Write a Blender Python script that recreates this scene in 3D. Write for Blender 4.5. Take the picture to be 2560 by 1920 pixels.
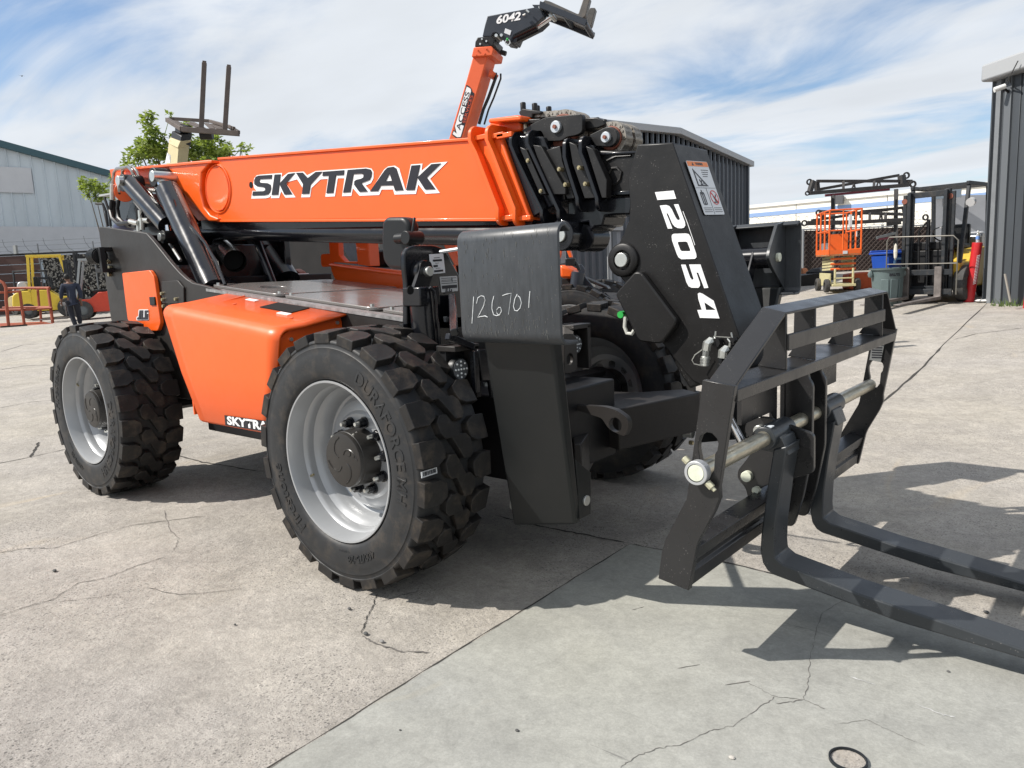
import bpy, bmesh, math, random
from mathutils import Vector, Matrix
from mathutils.geometry import tessellate_polygon
random.seed(7)
S=bpy.context.scene
for o in list(bpy.data.objects): bpy.data.objects.remove(o)
COL=S.collection
# ---------------- camera
cam=bpy.data.cameras.new('camera'); camo=bpy.data.objects.new('camera',cam); COL.objects.link(camo)
cam.sensor_width=36; cam.lens=26.21; cam.clip_start=.05; cam.clip_end=3000
def camaxes(yaw,pitch,roll):
    f=Vector((math.sin(yaw)*math.cos(pitch),math.cos(yaw)*math.cos(pitch),-math.sin(pitch)))
    r=Vector((math.cos(yaw),-math.sin(yaw),0)); d=-(r.cross(f))
    c,s=math.cos(roll),math.sin(roll)
    return c*r+s*d, -s*r+c*d, f
r_,d_,f_=camaxes(-.698,.149,.045)
camo.matrix_world=Matrix(((r_.x,-d_.x,-f_.x,2.785),(r_.y,-d_.y,-f_.y,-2.029),(r_.z,-d_.z,-f_.z,1.439),(0,0,0,1)))
S.camera=camo
# ---------------- sun and sky
SUN=Vector((-.68,-.72,1)).normalized()          # direction towards the sun
el=math.asin(SUN.z); az=math.atan2(SUN.x,SUN.y)
sd=bpy.data.lights.new('sun','SUN'); sd.energy=5.0; sd.angle=math.radians(.5); sd.color=(1,.95,.88)
so=bpy.data.objects.new('sun',sd); COL.objects.link(so); so.rotation_euler=SUN.to_track_quat('Z','Y').to_euler()
W=bpy.data.worlds.new('World'); S.world=W; W.use_nodes=True
def nodes(nt): 
    nt.nodes.clear()
    def N(t,**k):
        n=nt.nodes.new(t)
        for a,b in k.items():
            if a=='i':
                for x,y in b.items(): n.inputs[x].default_value=y
            else: setattr(n,a,b)
        return n
    return N,nt.links.new
N,L=nodes(W.node_tree)
sky=N('ShaderNodeTexSky',sky_type='NISHITA',sun_disc=False,sun_elevation=el,sun_rotation=az%(2*math.pi),altitude=50,air_density=1.0,dust_density=.15,ozone_density=3.0)
geo=N('ShaderNodeTexCoord'); sep=N('ShaderNodeSeparateXYZ'); L(geo.outputs['Generated'],sep.inputs[0])
zc=N('ShaderNodeMath',operation='MAXIMUM',i={1:.04}); L(sep.outputs['Z'],zc.inputs[0])
za=N('ShaderNodeMath',operation='ADD',i={1:.12}); L(zc.outputs[0],za.inputs[0])
dx=N('ShaderNodeMath',operation='DIVIDE'); dy=N('ShaderNodeMath',operation='DIVIDE')
L(sep.outputs['X'],dx.inputs[0]); L(sep.outputs['Y'],dy.inputs[0]); L(za.outputs[0],dx.inputs[1]); L(za.outputs[0],dy.inputs[1])
cb=N('ShaderNodeCombineXYZ'); L(dx.outputs[0],cb.inputs[0]); L(dy.outputs[0],cb.inputs[1])
mp=N('ShaderNodeMapping',i={'Rotation':(0,0,math.radians(-28)),'Scale':(.6,1.15,1),'Location':(3.1,1.7,0)}); L(cb.outputs[0],mp.inputs[0])
n1=N('ShaderNodeTexNoise',i={'Scale':1.1,'Detail':9.0,'Roughness':.56,'Distortion':.5}); L(mp.outputs[0],n1.inputs[0])
n2=N('ShaderNodeTexNoise',i={'Scale':.55,'Detail':3.0,'Roughness':.5}); L(cb.outputs[0],n2.inputs[0])
ad=N('ShaderNodeMath',operation='MULTIPLY_ADD',i={1:.7}); L(n2.outputs[0],ad.inputs[0]); L(n1.outputs[0],ad.inputs[2])
ramp=N('ShaderNodeMapRange',interpolation_type='SMOOTHSTEP',i={1:.66,2:.90,3:.16,4:1.0}); L(ad.outputs[0],ramp.inputs[0])
hz=N('ShaderNodeMapRange',i={1:0.0,2:.32,3:.55,4:0.0}); L(sep.outputs['Z'],hz.inputs[0])
mx0=N('ShaderNodeMath',operation='MAXIMUM'); L(ramp.outputs[0],mx0.inputs[0]); L(hz.outputs[0],mx0.inputs[1])
n3=N('ShaderNodeTexNoise',i={'Scale':1.7,'Detail':5.0}); L(mp.outputs[0],n3.inputs[0])
cc=N('ShaderNodeMapRange',i={1:.3,2:.7,3:.86,4:1.0}); L(n3.outputs[0],cc.inputs[0])
ccm=N('ShaderNodeMixRGB',blend_type='MULTIPLY',i={0:1.0,1:(7.0,7.4,7.9,1)}); L(cc.outputs[0],ccm.inputs[2])
mix=N('ShaderNodeMixRGB'); L(mx0.outputs[0],mix.inputs[0]); L(sky.outputs[0],mix.inputs[1]); L(ccm.outputs[0],mix.inputs[2])
hsv=N('ShaderNodeHueSaturation',i={'Saturation':1.2,'Value':1.1}); L(sky.outputs[0],hsv.inputs['Color']); L(hsv.outputs[0],mix.inputs[1])
bg=N('ShaderNodeBackground',i={'Strength':.098}); L(mix.outputs[0],bg.inputs[0])
wo=N('ShaderNodeOutputWorld'); L(bg.outputs[0],wo.inputs[0])
S.view_settings.view_transform='Standard'; S.view_settings.look='None'; S.view_settings.exposure=.30; S.view_settings.gamma=1
S.render.engine='CYCLES'
# ---------------- materials
MATS={}
def mat(name,rgb,rough=.5,metal=0,var=.0,vs=6,bump=0,bs=40,coat=0,speck=0,dust=0,rvar=0,streak=None):
    if name in MATS: return MATS[name]
    m=bpy.data.materials.new(name); m.use_nodes=True; N,L=nodes(m.node_tree)
    out=N('ShaderNodeOutputMaterial'); b=N('ShaderNodeBsdfPrincipled'); L(b.outputs[0],out.inputs[0])
    c=(*rgb,1); b.inputs['Base Color'].default_value=c; b.inputs['Roughness'].default_value=rough; b.inputs['Metallic'].default_value=metal
    b.inputs['Specular IOR Level'].default_value=.5 if (max(rgb)>.05 or 'carriage' in name or 'fork' in name or 'foot' in name) else .35; b.inputs['Coat Weight'].default_value=coat; b.inputs['Coat Roughness'].default_value=.08
    tc=N('ShaderNodeTexCoord'); co=tc.outputs['Object']; col=None
    if var:
        n=N('ShaderNodeTexNoise',i={'Scale':vs,'Detail':6.0,'Roughness':.6}); 
        if streak:
            mpp=N('ShaderNodeMapping',i={'Scale':streak}); L(co,mpp.inputs[0]); L(mpp.outputs[0],n.inputs[0])
        else: L(co,n.inputs[0])
        mr=N('ShaderNodeMapRange',i={1:.25,2:.75,3:1-var,4:1+var}); L(n.outputs[0],mr.inputs[0])
        x=N('ShaderNodeMixRGB',blend_type='MULTIPLY',i={0:1.0,1:c}); L(mr.outputs[0],x.inputs[2]); col=x.outputs[0]
    if dust:
        n=N('ShaderNodeTexNoise',i={'Scale':9.0,'Detail':8.0,'Roughness':.7}); L(co,n.inputs[0])
        mr=N('ShaderNodeMapRange',i={1:.5,2:.8,3:0.0,4:dust}); L(n.outputs[0],mr.inputs[0])
        x=N('ShaderNodeMixRGB',i={1:c,2:(.22,.17,.12,1)}); L(mr.outputs[0],x.inputs[0])
        if col: L(col,x.inputs[1])
        col=x.outputs[0]
    if speck:
        v=N('ShaderNodeTexVoronoi',i={'Scale':95.0}); L(co,v.inputs[0])
        n=N('ShaderNodeTexNoise',i={'Scale':14.0,'Detail':3.0}); L(co,n.inputs[0])
        t=N('ShaderNodeMapRange',i={1:.42,2:.75,3:.03,4:.22}); L(n.outputs[0],t.inputs[0])
        lt=N('ShaderNodeMath',operation='LESS_THAN'); L(v.outputs['Distance'],lt.inputs[0]); L(t.outputs[0],lt.inputs[1])
        ml=N('ShaderNodeMath',operation='MULTIPLY',i={1:speck}); L(lt.outputs[0],ml.inputs[0])
        x=N('ShaderNodeMixRGB',i={1:c,2:(.2,.19,.18,1)}); L(ml.outputs[0],x.inputs[0])
        if col: L(col,x.inputs[1])
        col=x.outputs[0]
    if col: L(col,b.inputs['Base Color'])
    if rvar:
        n=N('ShaderNodeTexNoise',i={'Scale':7.0,'Detail':6.0,'Roughness':.65}); L(co,n.inputs[0])
        mr=N('ShaderNodeMapRange',i={1:.3,2:.7,3:max(.03,rough-rvar),4:rough+rvar}); L(n.outputs[0],mr.inputs[0]); L(mr.outputs[0],b.inputs['Roughness'])
    if bump:
        n=N('ShaderNodeTexNoise',i={'Scale':bs,'Detail':4.0}); L(co,n.inputs[0])
        bp=N('ShaderNodeBump',i={'Strength':bump,'Distance':.01}); L(n.outputs[0],bp.inputs['Height']); L(bp.outputs[0],b.inputs['Normal'])
    MATS[name]=m; return m
ORANGE=mat('orange_paint',(.82,.108,.007),.42,var=.04,vs=3,coat=.22,bump=.03,bs=9,rvar=.06)
ORANGE2=mat('orange_paint_faded',(.62,.10,.03),.5,var=.12,vs=5,dust=.3)
CHAR=mat('charcoal_paint',(.011,.0105,.0105),.40,var=.15,vs=8,speck=.5,rvar=.08,bump=.04,bs=60)
FRAME=mat('frame_paint',(.024,.0215,.020),.44,var=.1,vs=5,speck=.25,rvar=.08,bump=.05,bs=30)
SLATE=mat('carriage_paint',(.019,.0185,.019),.31,var=.12,vs=9,speck=.35,rvar=.1,bump=.04,bs=50)
FORKM=mat('fork_steel_paint',(.030,.034,.038),.34,var=.15,vs=7,speck=.6,rvar=.1)
GLOSS=mat('gloss_black_paint',(.0065,.007,.0095),.24,var=.2,vs=5,coat=.25,rvar=.06)
DARK=mat('dark_underbody',(.007,.007,.008),.5,var=.3,vs=8,dust=.04)
RUB=mat('tyre_rubber',(.021,.022,.0235),.55,var=.22,vs=12,dust=.25,bump=.05,bs=45,rvar=.08)
LUG=mat('tread_rubber',(.015,.014,.0135),.52,var=.3,vs=22,dust=.32,bump=.08,bs=90,rvar=.1)
SILVER=mat('silver_rim_paint',(.36,.37,.38),.36,metal=.3,var=.04,coat=.2,rvar=.05)
ZINC=mat('zinc_plate',(.62,.63,.60),.32,metal=.85,var=.15,vs=20)
PINM=mat('pin_steel',(.50,.46,.36),.36,metal=.8,var=.35,vs=14,streak=(6,1,6),rvar=.12)
PINEND=mat('pin_end_paint',(.62,.64,.52),.5,var=.2,vs=25,dust=.5)
CHROME=mat('chrome',(.75,.75,.76),.12,metal=1)
EXH=mat('exhaust_steel',(.34,.32,.29),.25,metal=1,var=.3,vs=10)
CHAIN=mat('chain_steel',(.30,.275,.24),.42,metal=.6,var=.35,vs=40)
BROWN=mat('roller_brown',(.20,.06,.035),.6,var=.2)
DECKM=mat('deck_paint',(.22,.205,.195),.24,metal=.3,var=.02,vs=2,coat=.2,rvar=.05)
PLAS=mat('black_plastic',(.010,.011,.012),.4,var=.1,bump=.06,bs=120)
WHITE=mat('white_print',(.8,.8,.8),.45)
BLACKP=mat('black_print',(.018,.018,.024),.4)
LENS=mat('lamp_lens',(.35,.36,.37),.15,metal=.6)
GOLD=mat('yellow_zinc_bolt',(.42,.36,.22),.4,metal=.8)
REDP=mat('red_print',(.55,.03,.03),.5)
mat('void_shade_black',(.004,.004,.004),.9); mat('sticker_white',(.62,.64,.66),.5)  # void colour paints the shade inside holes and openings
# ---------------- mesh builder
def mapY(a,b,w): return (a,w,b)
def mapX(a,b,w): return (w,a,b)
def mapZ(a,b,w): return (a,b,w)
AX={'Y':mapY,'X':mapX,'Z':mapZ}
class B:
    def __init__(s): s.bm=bmesh.new(); s.xf=None
    def v(s,p):
        return s.bm.verts.new(s.xf(*p) if s.xf else p)
    def f(s,vs):
        try: s.bm.faces.new(vs)
        except ValueError: pass
    def prism(s,loops,ax,w0,w1):
        if not isinstance(loops[0][0],(tuple,list)): loops=[loops]
        m=AX[ax] if isinstance(ax,str) else ax
        rings=[]
        for lp in loops:
            a=[s.v(m(x,y,w0)) for x,y in lp]; b=[s.v(m(x,y,w1)) for x,y in lp]; rings.append((a,b)); n=len(lp)
            for i in range(n): s.f((a[i],a[(i+1)%n],b[(i+1)%n],b[i]))
        if len(loops)==1: s.f(rings[0][0][::-1]); s.f(rings[0][1])
        else:
            tri=tessellate_polygon([[Vector((x,y,0)) for x,y in lp] for lp in loops])
            A=[v for r in rings for v in r[0]]; Bv=[v for r in rings for v in r[1]]
            for t in tri: s.f([A[i] for i in t]); s.f([Bv[i] for i in t])
        return s
    def box(s,x0,x1,y0,y1,z0,z1): return s.prism([(x0,z0),(x1,z0),(x1,z1),(x0,z1)],'Y',y0,y1)
    def hexa(s,lo,hi):   # two 4-point loops
        a=[s.v(p) for p in lo]; b=[s.v(p) for p in hi]; n=len(a)
        for i in range(n): s.f((a[i],a[(i+1)%n],b[(i+1)%n],b[i]))
        s.f(a[::-1]); s.f(b); return s
    def ring(s,prof,o,d,n=32,close=False,up=None):   # lathe: prof [(along,r)]
        o=Vector(o); d=Vector(d).normalized(); u=d.orthogonal().normalized() if up is None else (Vector(up)-d*Vector(up).dot(d)).normalized(); w=d.cross(u)
        rows=[]
        for a,r in prof:
            if r<1e-6: rows.append([s.v(o+d*a)]*n); continue
            rows.append([s.v(o+d*a+(u*math.cos(2*math.pi*k/n)+w*math.sin(2*math.pi*k/n))*r) for k in range(n)])
        if close: rows.append(rows[0])
        for A,Bq in zip(rows,rows[1:]):
            for k in range(n):
                q=[A[k],A[(k+1)%n],Bq[(k+1)%n],Bq[k]]; q2=[]
                for e in q:
                    if e not in q2: q2.append(e)
                if len(q2)>2: s.f(q2)
        return s
    def cyl(s,p0,p1,r0,r1=None,n=20):
        r1=r0 if r1 is None else r1; L_=(Vector(p1)-Vector(p0)).length
        return s.ring([(0,0),(0,r0),(L_,r1),(L_,0)],p0,Vector(p1)-Vector(p0),n)
    def tube(s,pts,r,n=8,caps=True):
        P=[Vector(p) for p in pts]; u=None; rows=[]
        for i,p in enumerate(P):
            t=(P[min(i+1,len(P)-1)]-P[max(i-1,0)]).normalized()
            if u is None: u=t.orthogonal().normalized()
            u=(u-t*u.dot(t)).normalized(); w=t.cross(u)
            rr=r[i] if isinstance(r,(list,tuple)) else r
            rows.append([s.v(p+(u*math.cos(2*math.pi*k/n)+w*math.sin(2*math.pi*k/n))*rr) for k in range(n)])
        for A,Bq in zip(rows,rows[1:]):
            for k in range(n): s.f((A[k],A[(k+1)%n],Bq[(k+1)%n],Bq[k]))
        if caps: s.f(rows[0][::-1]); s.f(rows[-1])
        return s
    def beam(s,p0,p1,w,h,up=(0,0,1)):
        p0=Vector(p0); p1=Vector(p1); t=(p1-p0).normalized(); a=t.cross(Vector(up)).normalized()*w/2; b=a.cross(t).normalized()*h/2
        return s.hexa([p0+a+b,p0-a+b,p0-a-b,p0+a-b],[p1+a+b,p1-a+b,p1-a-b,p1+a-b])
    def sphere(s,c,r,n=12,sc=(1,1,1)):
        c=Vector(c); k=max(4,n//2)
        rows=[[s.v(c+Vector((0,0,r*sc[2])))]*n]
        for i in range(1,k):
            t=math.pi*i/k; rows.append([s.v(c+Vector((r*sc[0]*math.sin(t)*math.cos(2*math.pi*j/n),r*sc[1]*math.sin(t)*math.sin(2*math.pi*j/n),r*sc[2]*math.cos(t)))) for j in range(n)])
        rows.append([s.v(c-Vector((0,0,r*sc[2])))]*n)
        for A,Bq in zip(rows,rows[1:]):
            for j in range(n):
                q2=[]
                for e in (A[j],A[(j+1)%n],Bq[(j+1)%n],Bq[j]):
                    if e not in q2: q2.append(e)
                s.f(q2)
        return s
    def build(s,name,m,parent=None,bevel=0,smooth=True,label=None,cat=None,group=None,kind=None,ang=35,seg=2,loc=None):
        bmesh.ops.recalc_face_normals(s.bm,faces=s.bm.faces)
        me=bpy.data.meshes.new(name); s.bm.to_mesh(me); s.bm.free()
        ms=m if isinstance(m,(list,tuple)) else [m]
        for q in ms: me.materials.append(q)
        o=bpy.data.objects.new(name,me); COL.objects.link(o)
        if loc: me.transform(Matrix.Translation(-Vector(loc))); o.location=loc
        if smooth: me.shade_smooth(); me.set_sharp_from_angle(angle=math.radians(ang))
        if bevel:
            mod=o.modifiers.new('bevel','BEVEL'); mod.width=bevel; mod.segments=seg; mod.limit_method='ANGLE'; mod.angle_limit=math.radians(32); mod.harden_normals=False
        if parent is not None:
            o.parent=parent; o.matrix_parent_inverse=parent.matrix_world.inverted() if parent.type!='EMPTY' or True else Matrix()
        tag(o,label,cat,group,kind); return o
def tag(o,label=None,cat=None,group=None,kind=None):
    for k,v in (('label',label),('category',cat),('group',group),('kind',kind)):
        if v: o[k]=v
    return o
def empty(name,loc,label=None,cat=None,group=None,rz=0):
    o=bpy.data.objects.new(name,None); COL.objects.link(o); o.location=loc; o.rotation_euler=(0,0,rz); o.empty_display_size=.2
    o.matrix_world=Matrix.Translation(Vector(loc))@Matrix.Rotation(rz,4,'Z')
    return tag(o,label,cat,group)
def kids(o): return [c for c in bpy.data.objects if c.parent==o]
def copy_tree(o,M_,parent=None):     # copy a thing or part, moved by matrix M_ in world space, with children
    c=o.copy(); COL.objects.link(c)
    if parent is None: c.parent=None; c.matrix_parent_inverse=Matrix(); c.matrix_world=M_@o.matrix_world
    else:
        c.parent=parent; c.matrix_parent_inverse=Matrix(); c.matrix_basis=parent.matrix_world.inverted()@M_@o.matrix_world
        c.matrix_world=M_@o.matrix_world
    for ch in kids(o): copy_tree(ch,M_,c)
    return c
def rrect(x0,x1,y0,y1,r,n=5):
    r=min(r,(x1-x0)/2,(y1-y0)/2); P=[]
    for cx,cy,a0 in ((x1-r,y0+r,-90),(x1-r,y1-r,0),(x0+r,y1-r,90),(x0+r,y0+r,180)):
        for k in range(n+1):
            a=math.radians(a0+90*k/n); P.append((cx+r*math.cos(a),cy+r*math.sin(a)))
    return P
def circle(cx,cy,r,n=24,r2=None): return [(cx+r*math.cos(2*math.pi*k/n),cy+(r2 or r)*math.sin(2*math.pi*k/n)) for k in range(n)]
def rounded(poly,r,n=4,which=None):
    P=[];m=len(poly)
    for i in range(m):
        p=Vector(poly[i]); a=Vector(poly[i-1]); b=Vector(poly[(i+1)%m])
        if which is not None and i not in which: P.append(tuple(p)); continue
        da=(a-p); db=(b-p); q=min(r,da.length*.45,db.length*.45); A=p+da.normalized()*q; C=p+db.normalized()*q
        for k in range(n+1):
            t=k/n; P.append(tuple(A*(1-t)**2+p*2*t*(1-t)+C*t*t))
    return P
def text(st,size,fn,name,m,parent,ext=.0,shear=0,bold=0,align='CENTER',label=None,sx=1):
    cu=bpy.data.curves.new('t','FONT'); cu.body=st; cu.size=size; cu.extrude=ext; cu.shear=shear; cu.offset=bold; cu.align_x=align; cu.align_y='CENTER'; cu.resolution_u=3
    to=bpy.data.objects.new('t',cu); COL.objects.link(to); bpy.context.view_layer.update()
    me=bpy.data.meshes.new_from_object(to); bpy.data.objects.remove(to)
    for v in me.vertices: v.co=Vector(fn(v.co.x*sx,v.co.y,v.co.z))
    me.materials.append(m) if not me.materials else None
    me.materials[0]=m
    me.name=name; o=bpy.data.objects.new(name,me); COL.objects.link(o)
    if parent is not None: o.parent=parent; o.matrix_parent_inverse=parent.matrix_world.inverted()
    tag(o,label); return o
def hgt(Y):
    t=max(0.,Y-3.0); return .045*(t*t/3.0 if t<1.5 else t-.75)

# =============== GROUND
def conc(name,base,agg,seed,bl=.12,scr=.0):
    m=bpy.data.materials.new(name); m.use_nodes=True; N,L=nodes(m.node_tree)
    out=N('ShaderNodeOutputMaterial'); b=N('ShaderNodeBsdfPrincipled',i={'Roughness':.88}); L(b.outputs[0],out.inputs[0])
    b.inputs['Specular IOR Level'].default_value=.3
    tc=N('ShaderNodeNewGeometry'); mp=N('ShaderNodeMapping',i={'Location':(seed,seed*2,0)}); L(tc.outputs['Position'],mp.inputs[0]); co=mp.outputs[0]
    def noise(sc,de=6,ro=.6,di=0,src=None,mscale=None):
        n=N('ShaderNodeTexNoise',i={'Scale':sc,'Detail':de,'Roughness':ro,'Distortion':di}); s_=src or co
        if mscale: q=N('ShaderNodeMapping',i={'Scale':mscale[0:3],'Rotation':(0,0,mscale[3])}); L(s_,q.inputs[0]); s_=q.outputs[0]
        L(s_,n.inputs[0]); return n.outputs[0]
    def rng(x,a,b_,c_,d): r=N('ShaderNodeMapRange',i={1:a,2:b_,3:c_,4:d}); L(x,r.inputs[0]); return r.outputs[0]
    def mul(a,x):
        k=N('ShaderNodeMixRGB',blend_type='MULTIPLY',i={0:1.0}); L(a,k.inputs[1]); L(x,k.inputs[2]); return k.outputs[0]
    def mixc(fac,a,cl):
        k=N('ShaderNodeMixRGB',i={2:(*cl,1)}); L(fac,k.inputs[0]); L(a,k.inputs[1]); return k.outputs[0]
    c0=N('ShaderNodeRGB'); c0.outputs[0].default_value=(*base,1); col=c0.outputs[0]
    col=mixc(rng(noise(.35,4),.35,.7,0,.5),col,(base[0]*1.05,base[1]*1.02,base[2]*.86))
    col=mixc(rng(noise(1.3,8,.7,1.5),.45,.75,0,.55),col,tuple(k*.72 for k in base))
    col=mul(col,rng(noise(2.2,10,.72,.6),.25,.75,1-bl*1.6,1+bl*1.3))
    col=mul(col,rng(noise(7,9,.78,.9),.3,.7,1-bl*.9,1+bl*.9))
    col=mul(col,rng(noise(26,7,.75,.5),.3,.7,1-bl*1.1,1+bl*1.1))
    col=mul(col,rng(noise(130,3,.7),.3,.7,1-bl*.9,1+bl*.9))
    # smudges and tyre scuffs, stretched
    col=mixc(rng(noise(3.2,9,.75,.8,mscale=(.45,1.8,1,.5)),.60,.78,0,.55),col,tuple(k*.5 for k in base))
    col=mixc(rng(noise(1.1,7,.6,1.2,mscale=(1.5,.5,1,.2)),.62,.8,0,.6),col,(base[0]*1.25,base[1]*1.1,base[2]*.85))
    if scr:
        col=mixc(rng(noise(6,8,.8,.3,mscale=(.12,2.6,1,-.9)),.63,.72,0,scr),col,(.06,.06,.06))
        col=mixc(rng(noise(5,9,.85,.5,mscale=(.3,1.6,1,.35)),.66,.76,0,scr*.8),col,(.5,.5,.49))
    if agg:
        v=N('ShaderNodeTexVoronoi',i={'Scale':75.0,'Randomness':1.0}); L(co,v.inputs[0])
        v2=N('ShaderNodeTexVoronoi',i={'Scale':140.0}); L(co,v2.inputs[0])
        big=rng(noise(1.0,5,.6),.38,.62,.1,1.0)
        def spots(vv,th,amt,cl_a,cl_b,col):
            lt=N('ShaderNodeMath',operation='LESS_THAN',i={1:th}); L(vv.outputs['Distance'],lt.inputs[0])
            sr=N('ShaderNodeSeparateColor'); L(vv.outputs['Color'],sr.inputs[0])
            g=N('ShaderNodeMath',operation='GREATER_THAN',i={1:1-amt}); L(sr.outputs[0],g.inputs[0])
            f=N('ShaderNodeMath',operation='MULTIPLY'); L(lt.outputs[0],f.inputs[0]); L(g.outputs[0],f.inputs[1])
            f2=N('ShaderNodeMath',operation='MULTIPLY'); L(f.outputs[0],f2.inputs[0]); L(big,f2.inputs[1])
            cm=N('ShaderNodeMixRGB',i={1:(*cl_a,1),2:(*cl_b,1)}); L(sr.outputs[1],cm.inputs[0])
            k=N('ShaderNodeMixRGB'); L(f2.outputs[0],k.inputs[0]); L(col,k.inputs[1]); L(cm.outputs[0],k.inputs[2]); return k.outputs[0]
        col=spots(v,.36,.60*agg,(.10,.095,.09),(.36,.33,.30),col); col=spots(v2,.38,.62*agg,(.12,.11,.10),(.45,.42,.39),col)
    L(col,b.inputs['Base Color'])
    h1=noise(48,7,.8); h2=noise(9,6,.65); ha=N('ShaderNodeMath',operation='MULTIPLY_ADD',i={1:2.0}); L(h2,ha.inputs[0]); L(h1,ha.inputs[2])
    bp=N('ShaderNodeBump',i={'Strength':.8 if agg else .22,'Distance':.009}); L(ha.outputs[0],bp.inputs['Height']); L(bp.outputs[0],b.inputs['Normal'])
    return m
CR=conc('rough_concrete',(.375,.348,.318),1.0,3.1,.17,.45); CS=conc('smooth_concrete',(.305,.305,.284),0,9.7,.11,.8)
xs=[-300,-120,-60,-30,-15,-8,-4,0,4,8,15,30,80,300]; ysl=[-60,-20,-6,-2,0,1.5,3,3.5,4,4.5,6,10,16,24,40,70,120,300]
b=B(); g=[[b.v((x,y,hgt(y))) for x in xs] for y in ysl]
for i in range(len(ysl)-1):
    for j in range(len(xs)-1): b.f((g[i][j],g[i][j+1],g[i+1][j+1],g[i+1][j]))
GR=b.build('ground',CR,kind='structure',smooth=True,ang=60)
random.seed(21)
def jag(P0,P1,n,j): 
    out=[]
    for i in range(n+1):
        t=i/n; out.append((P0[0]+(P1[0]-P0[0])*t+random.uniform(-j,j),P0[1]+(P1[1]-P0[1])*t+random.uniform(-j,j)))
    return out
ea=jag((.915,-2.6),(.83,1.20),60,.004); eb=jag((.83,1.20),(1.2,1.235),9,.006)+jag((1.2,1.235),(6,1.15),60,.006)[1:]
sl_=ea+eb[1:]+[(6,-2.6)]
b=B(); b.prism(sl_,'Z',-.02,.004); b.build('smooth_slab',CS,kind='structure',smooth=False)
CRK=mat('crack_dark',(.045,.042,.038),.95,var=.4,vs=30)
CRK2=mat('crack_soft',(.13,.12,.11),.95,var=.3,vs=30)
def strip(pts,w,name,m=CRK,j=.006,sub=7,z=.0035,par=None):
    P_=[]
    for (a,c_) in zip(pts,pts[1:]):
        for k in range(sub):
            t=k/sub; P_.append((a[0]+(c_[0]-a[0])*t+random.uniform(-j,j),a[1]+(c_[1]-a[1])*t+random.uniform(-j,j)))
    P_.append((pts[-1][0],pts[-1][1])); b=B(); L0=[];n=len(P_)
    for i,p in enumerate(P_):
        q=P_[min(i+1,n-1)]; o_=P_[max(i-1,0)]; d=Vector((q[0]-o_[0],q[1]-o_[1])); d=d.normalized() if d.length>1e-9 else Vector((1,0)); nn=Vector((-d.y,d.x)); ww=w*random.uniform(.25,1)*(.35 if i in (0,n-1) else 1)
        L0.append((b.v((p[0]+nn.x*ww/2,p[1]+nn.y*ww/2,hgt(p[1])+z)),b.v((p[0]-nn.x*ww/2,p[1]-nn.y*ww/2,hgt(p[1])+z))))
    for A_,C_ in zip(L0,L0[1:]): b.f((A_[0],A_[1],C_[1],C_[0]))
    return b.build(name,m,par or GR,smooth=False)
strip([(p[0]-.002,p[1]) for p in ea[::4]],.010,'slab_joint',CRK,.002,3,.0052); strip([(p[0],p[1]+.004) for p in eb[::3]],.014,'slab_joint',CRK,.003,3,.0052)
for P_,w,m in (([(-4.683, -0.237),(-4.691, 0.213),(-4.752, 0.487)],.02,CRK),([(-2.06, -0.816),(-2.005, -0.716),(-1.856, -0.597),(-1.885, -0.344),(-1.879, -0.168),(-1.757, 0.037),(-1.652, 0.183)],.008,CRK),
 ([(-1.094, -1.131),(-1.088, -0.953),(-1.07, -0.88),(-1.188, -0.733),(-1.127, -0.623),(-1.158, -0.482),(-1.158, -0.309)],.006,CRK),
 ([(-1.03, -0.884),(-0.911, -0.742),(-0.828, -0.559),(-0.606, -0.505),(-0.497, -0.4),(-0.402, -0.272)],.005,CRK2),
 ([(0.181, 0.041),(0.255, -0.041),(0.338, -0.15),(0.43, -0.252)],.006,CRK),([(0.451, -0.261),(0.549, -0.275),(0.669, -0.259),(0.775, -0.196)],.012,CRK2),
 ([(-3.528, 0.917),(-3.057, 0.913),(-2.852, 0.945),(-2.346, 0.994)],.02,CRK),([(0.263, -0.007),(0.288, 0.083),(0.332, 0.189)],.005,CRK2),
 ([(-4.676, 0.171),(-5.03, 0.323),(-5.369, 0.464)],.03,CRK),([(0.685, 14.357),(0.883, 9.159),(0.992, 7.2),(1.032, 5.207)],.03,CRK),
 ([(-0.077, 1.179),(0.262, 1.169),(0.501, 1.191),(0.789, 1.21)],.016,CRK),([(-8.387, 1.005),(-8.53, 1.418),(-8.379, 1.658)],.02,CRK2),([(1.593, 10.852),(1.103, 10.157),(0.913, 9.535)],.02,CRK2),
 ([(-19.17, 4.111),(-20.591, 5.095),(-19.827, 5.532)],.05,CRK2),([(-14.095, 2.648),(-14.406, 3.157),(-13.973, 3.485)],.06,CRK2),([(-2.008, 0.098),(-1.603, -0.067),(-1.386, -0.117),(-1.22, -0.227)],.004,CRK2)):
    strip(P_,w,'crack',m)
for P_,w in (([(1.896, 1.295),(1.915, 1.127),(1.88, 0.938),(1.93, 0.698),(1.96, 0.556),(1.998, 0.434),(2.027, 0.294),(1.946, 0.26),(1.841, 0.288)],.0028),([(2.027, 0.294),(2.1, 0.282)],.003),([(1.946, 0.26),(1.928, 0.167),(1.897, 0.025),(1.85, -0.038),(1.818, -0.144),(1.763, -0.211),(1.729, -0.288),(1.721, -0.351)],.003),([(2.148, 0.213),(2.219, 0.3),(2.303, 0.274),(2.392, 0.258)],.002),([(1.967, 0.224),(2.025, 0.289)],.004)):
    strip(P_,w,'hairline_crack',CRK2,.004,8,.0055)
for P_,w in (([(1.23, 0.544),(1.257, 0.602)],.004),([(1.601, 0.234),(1.655, 0.304)],.006),([(1.784, 0.23),(1.843, 0.303)],.006)): strip(P_,w,'scuff_mark',CRK2,.001,5,.0055)
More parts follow.
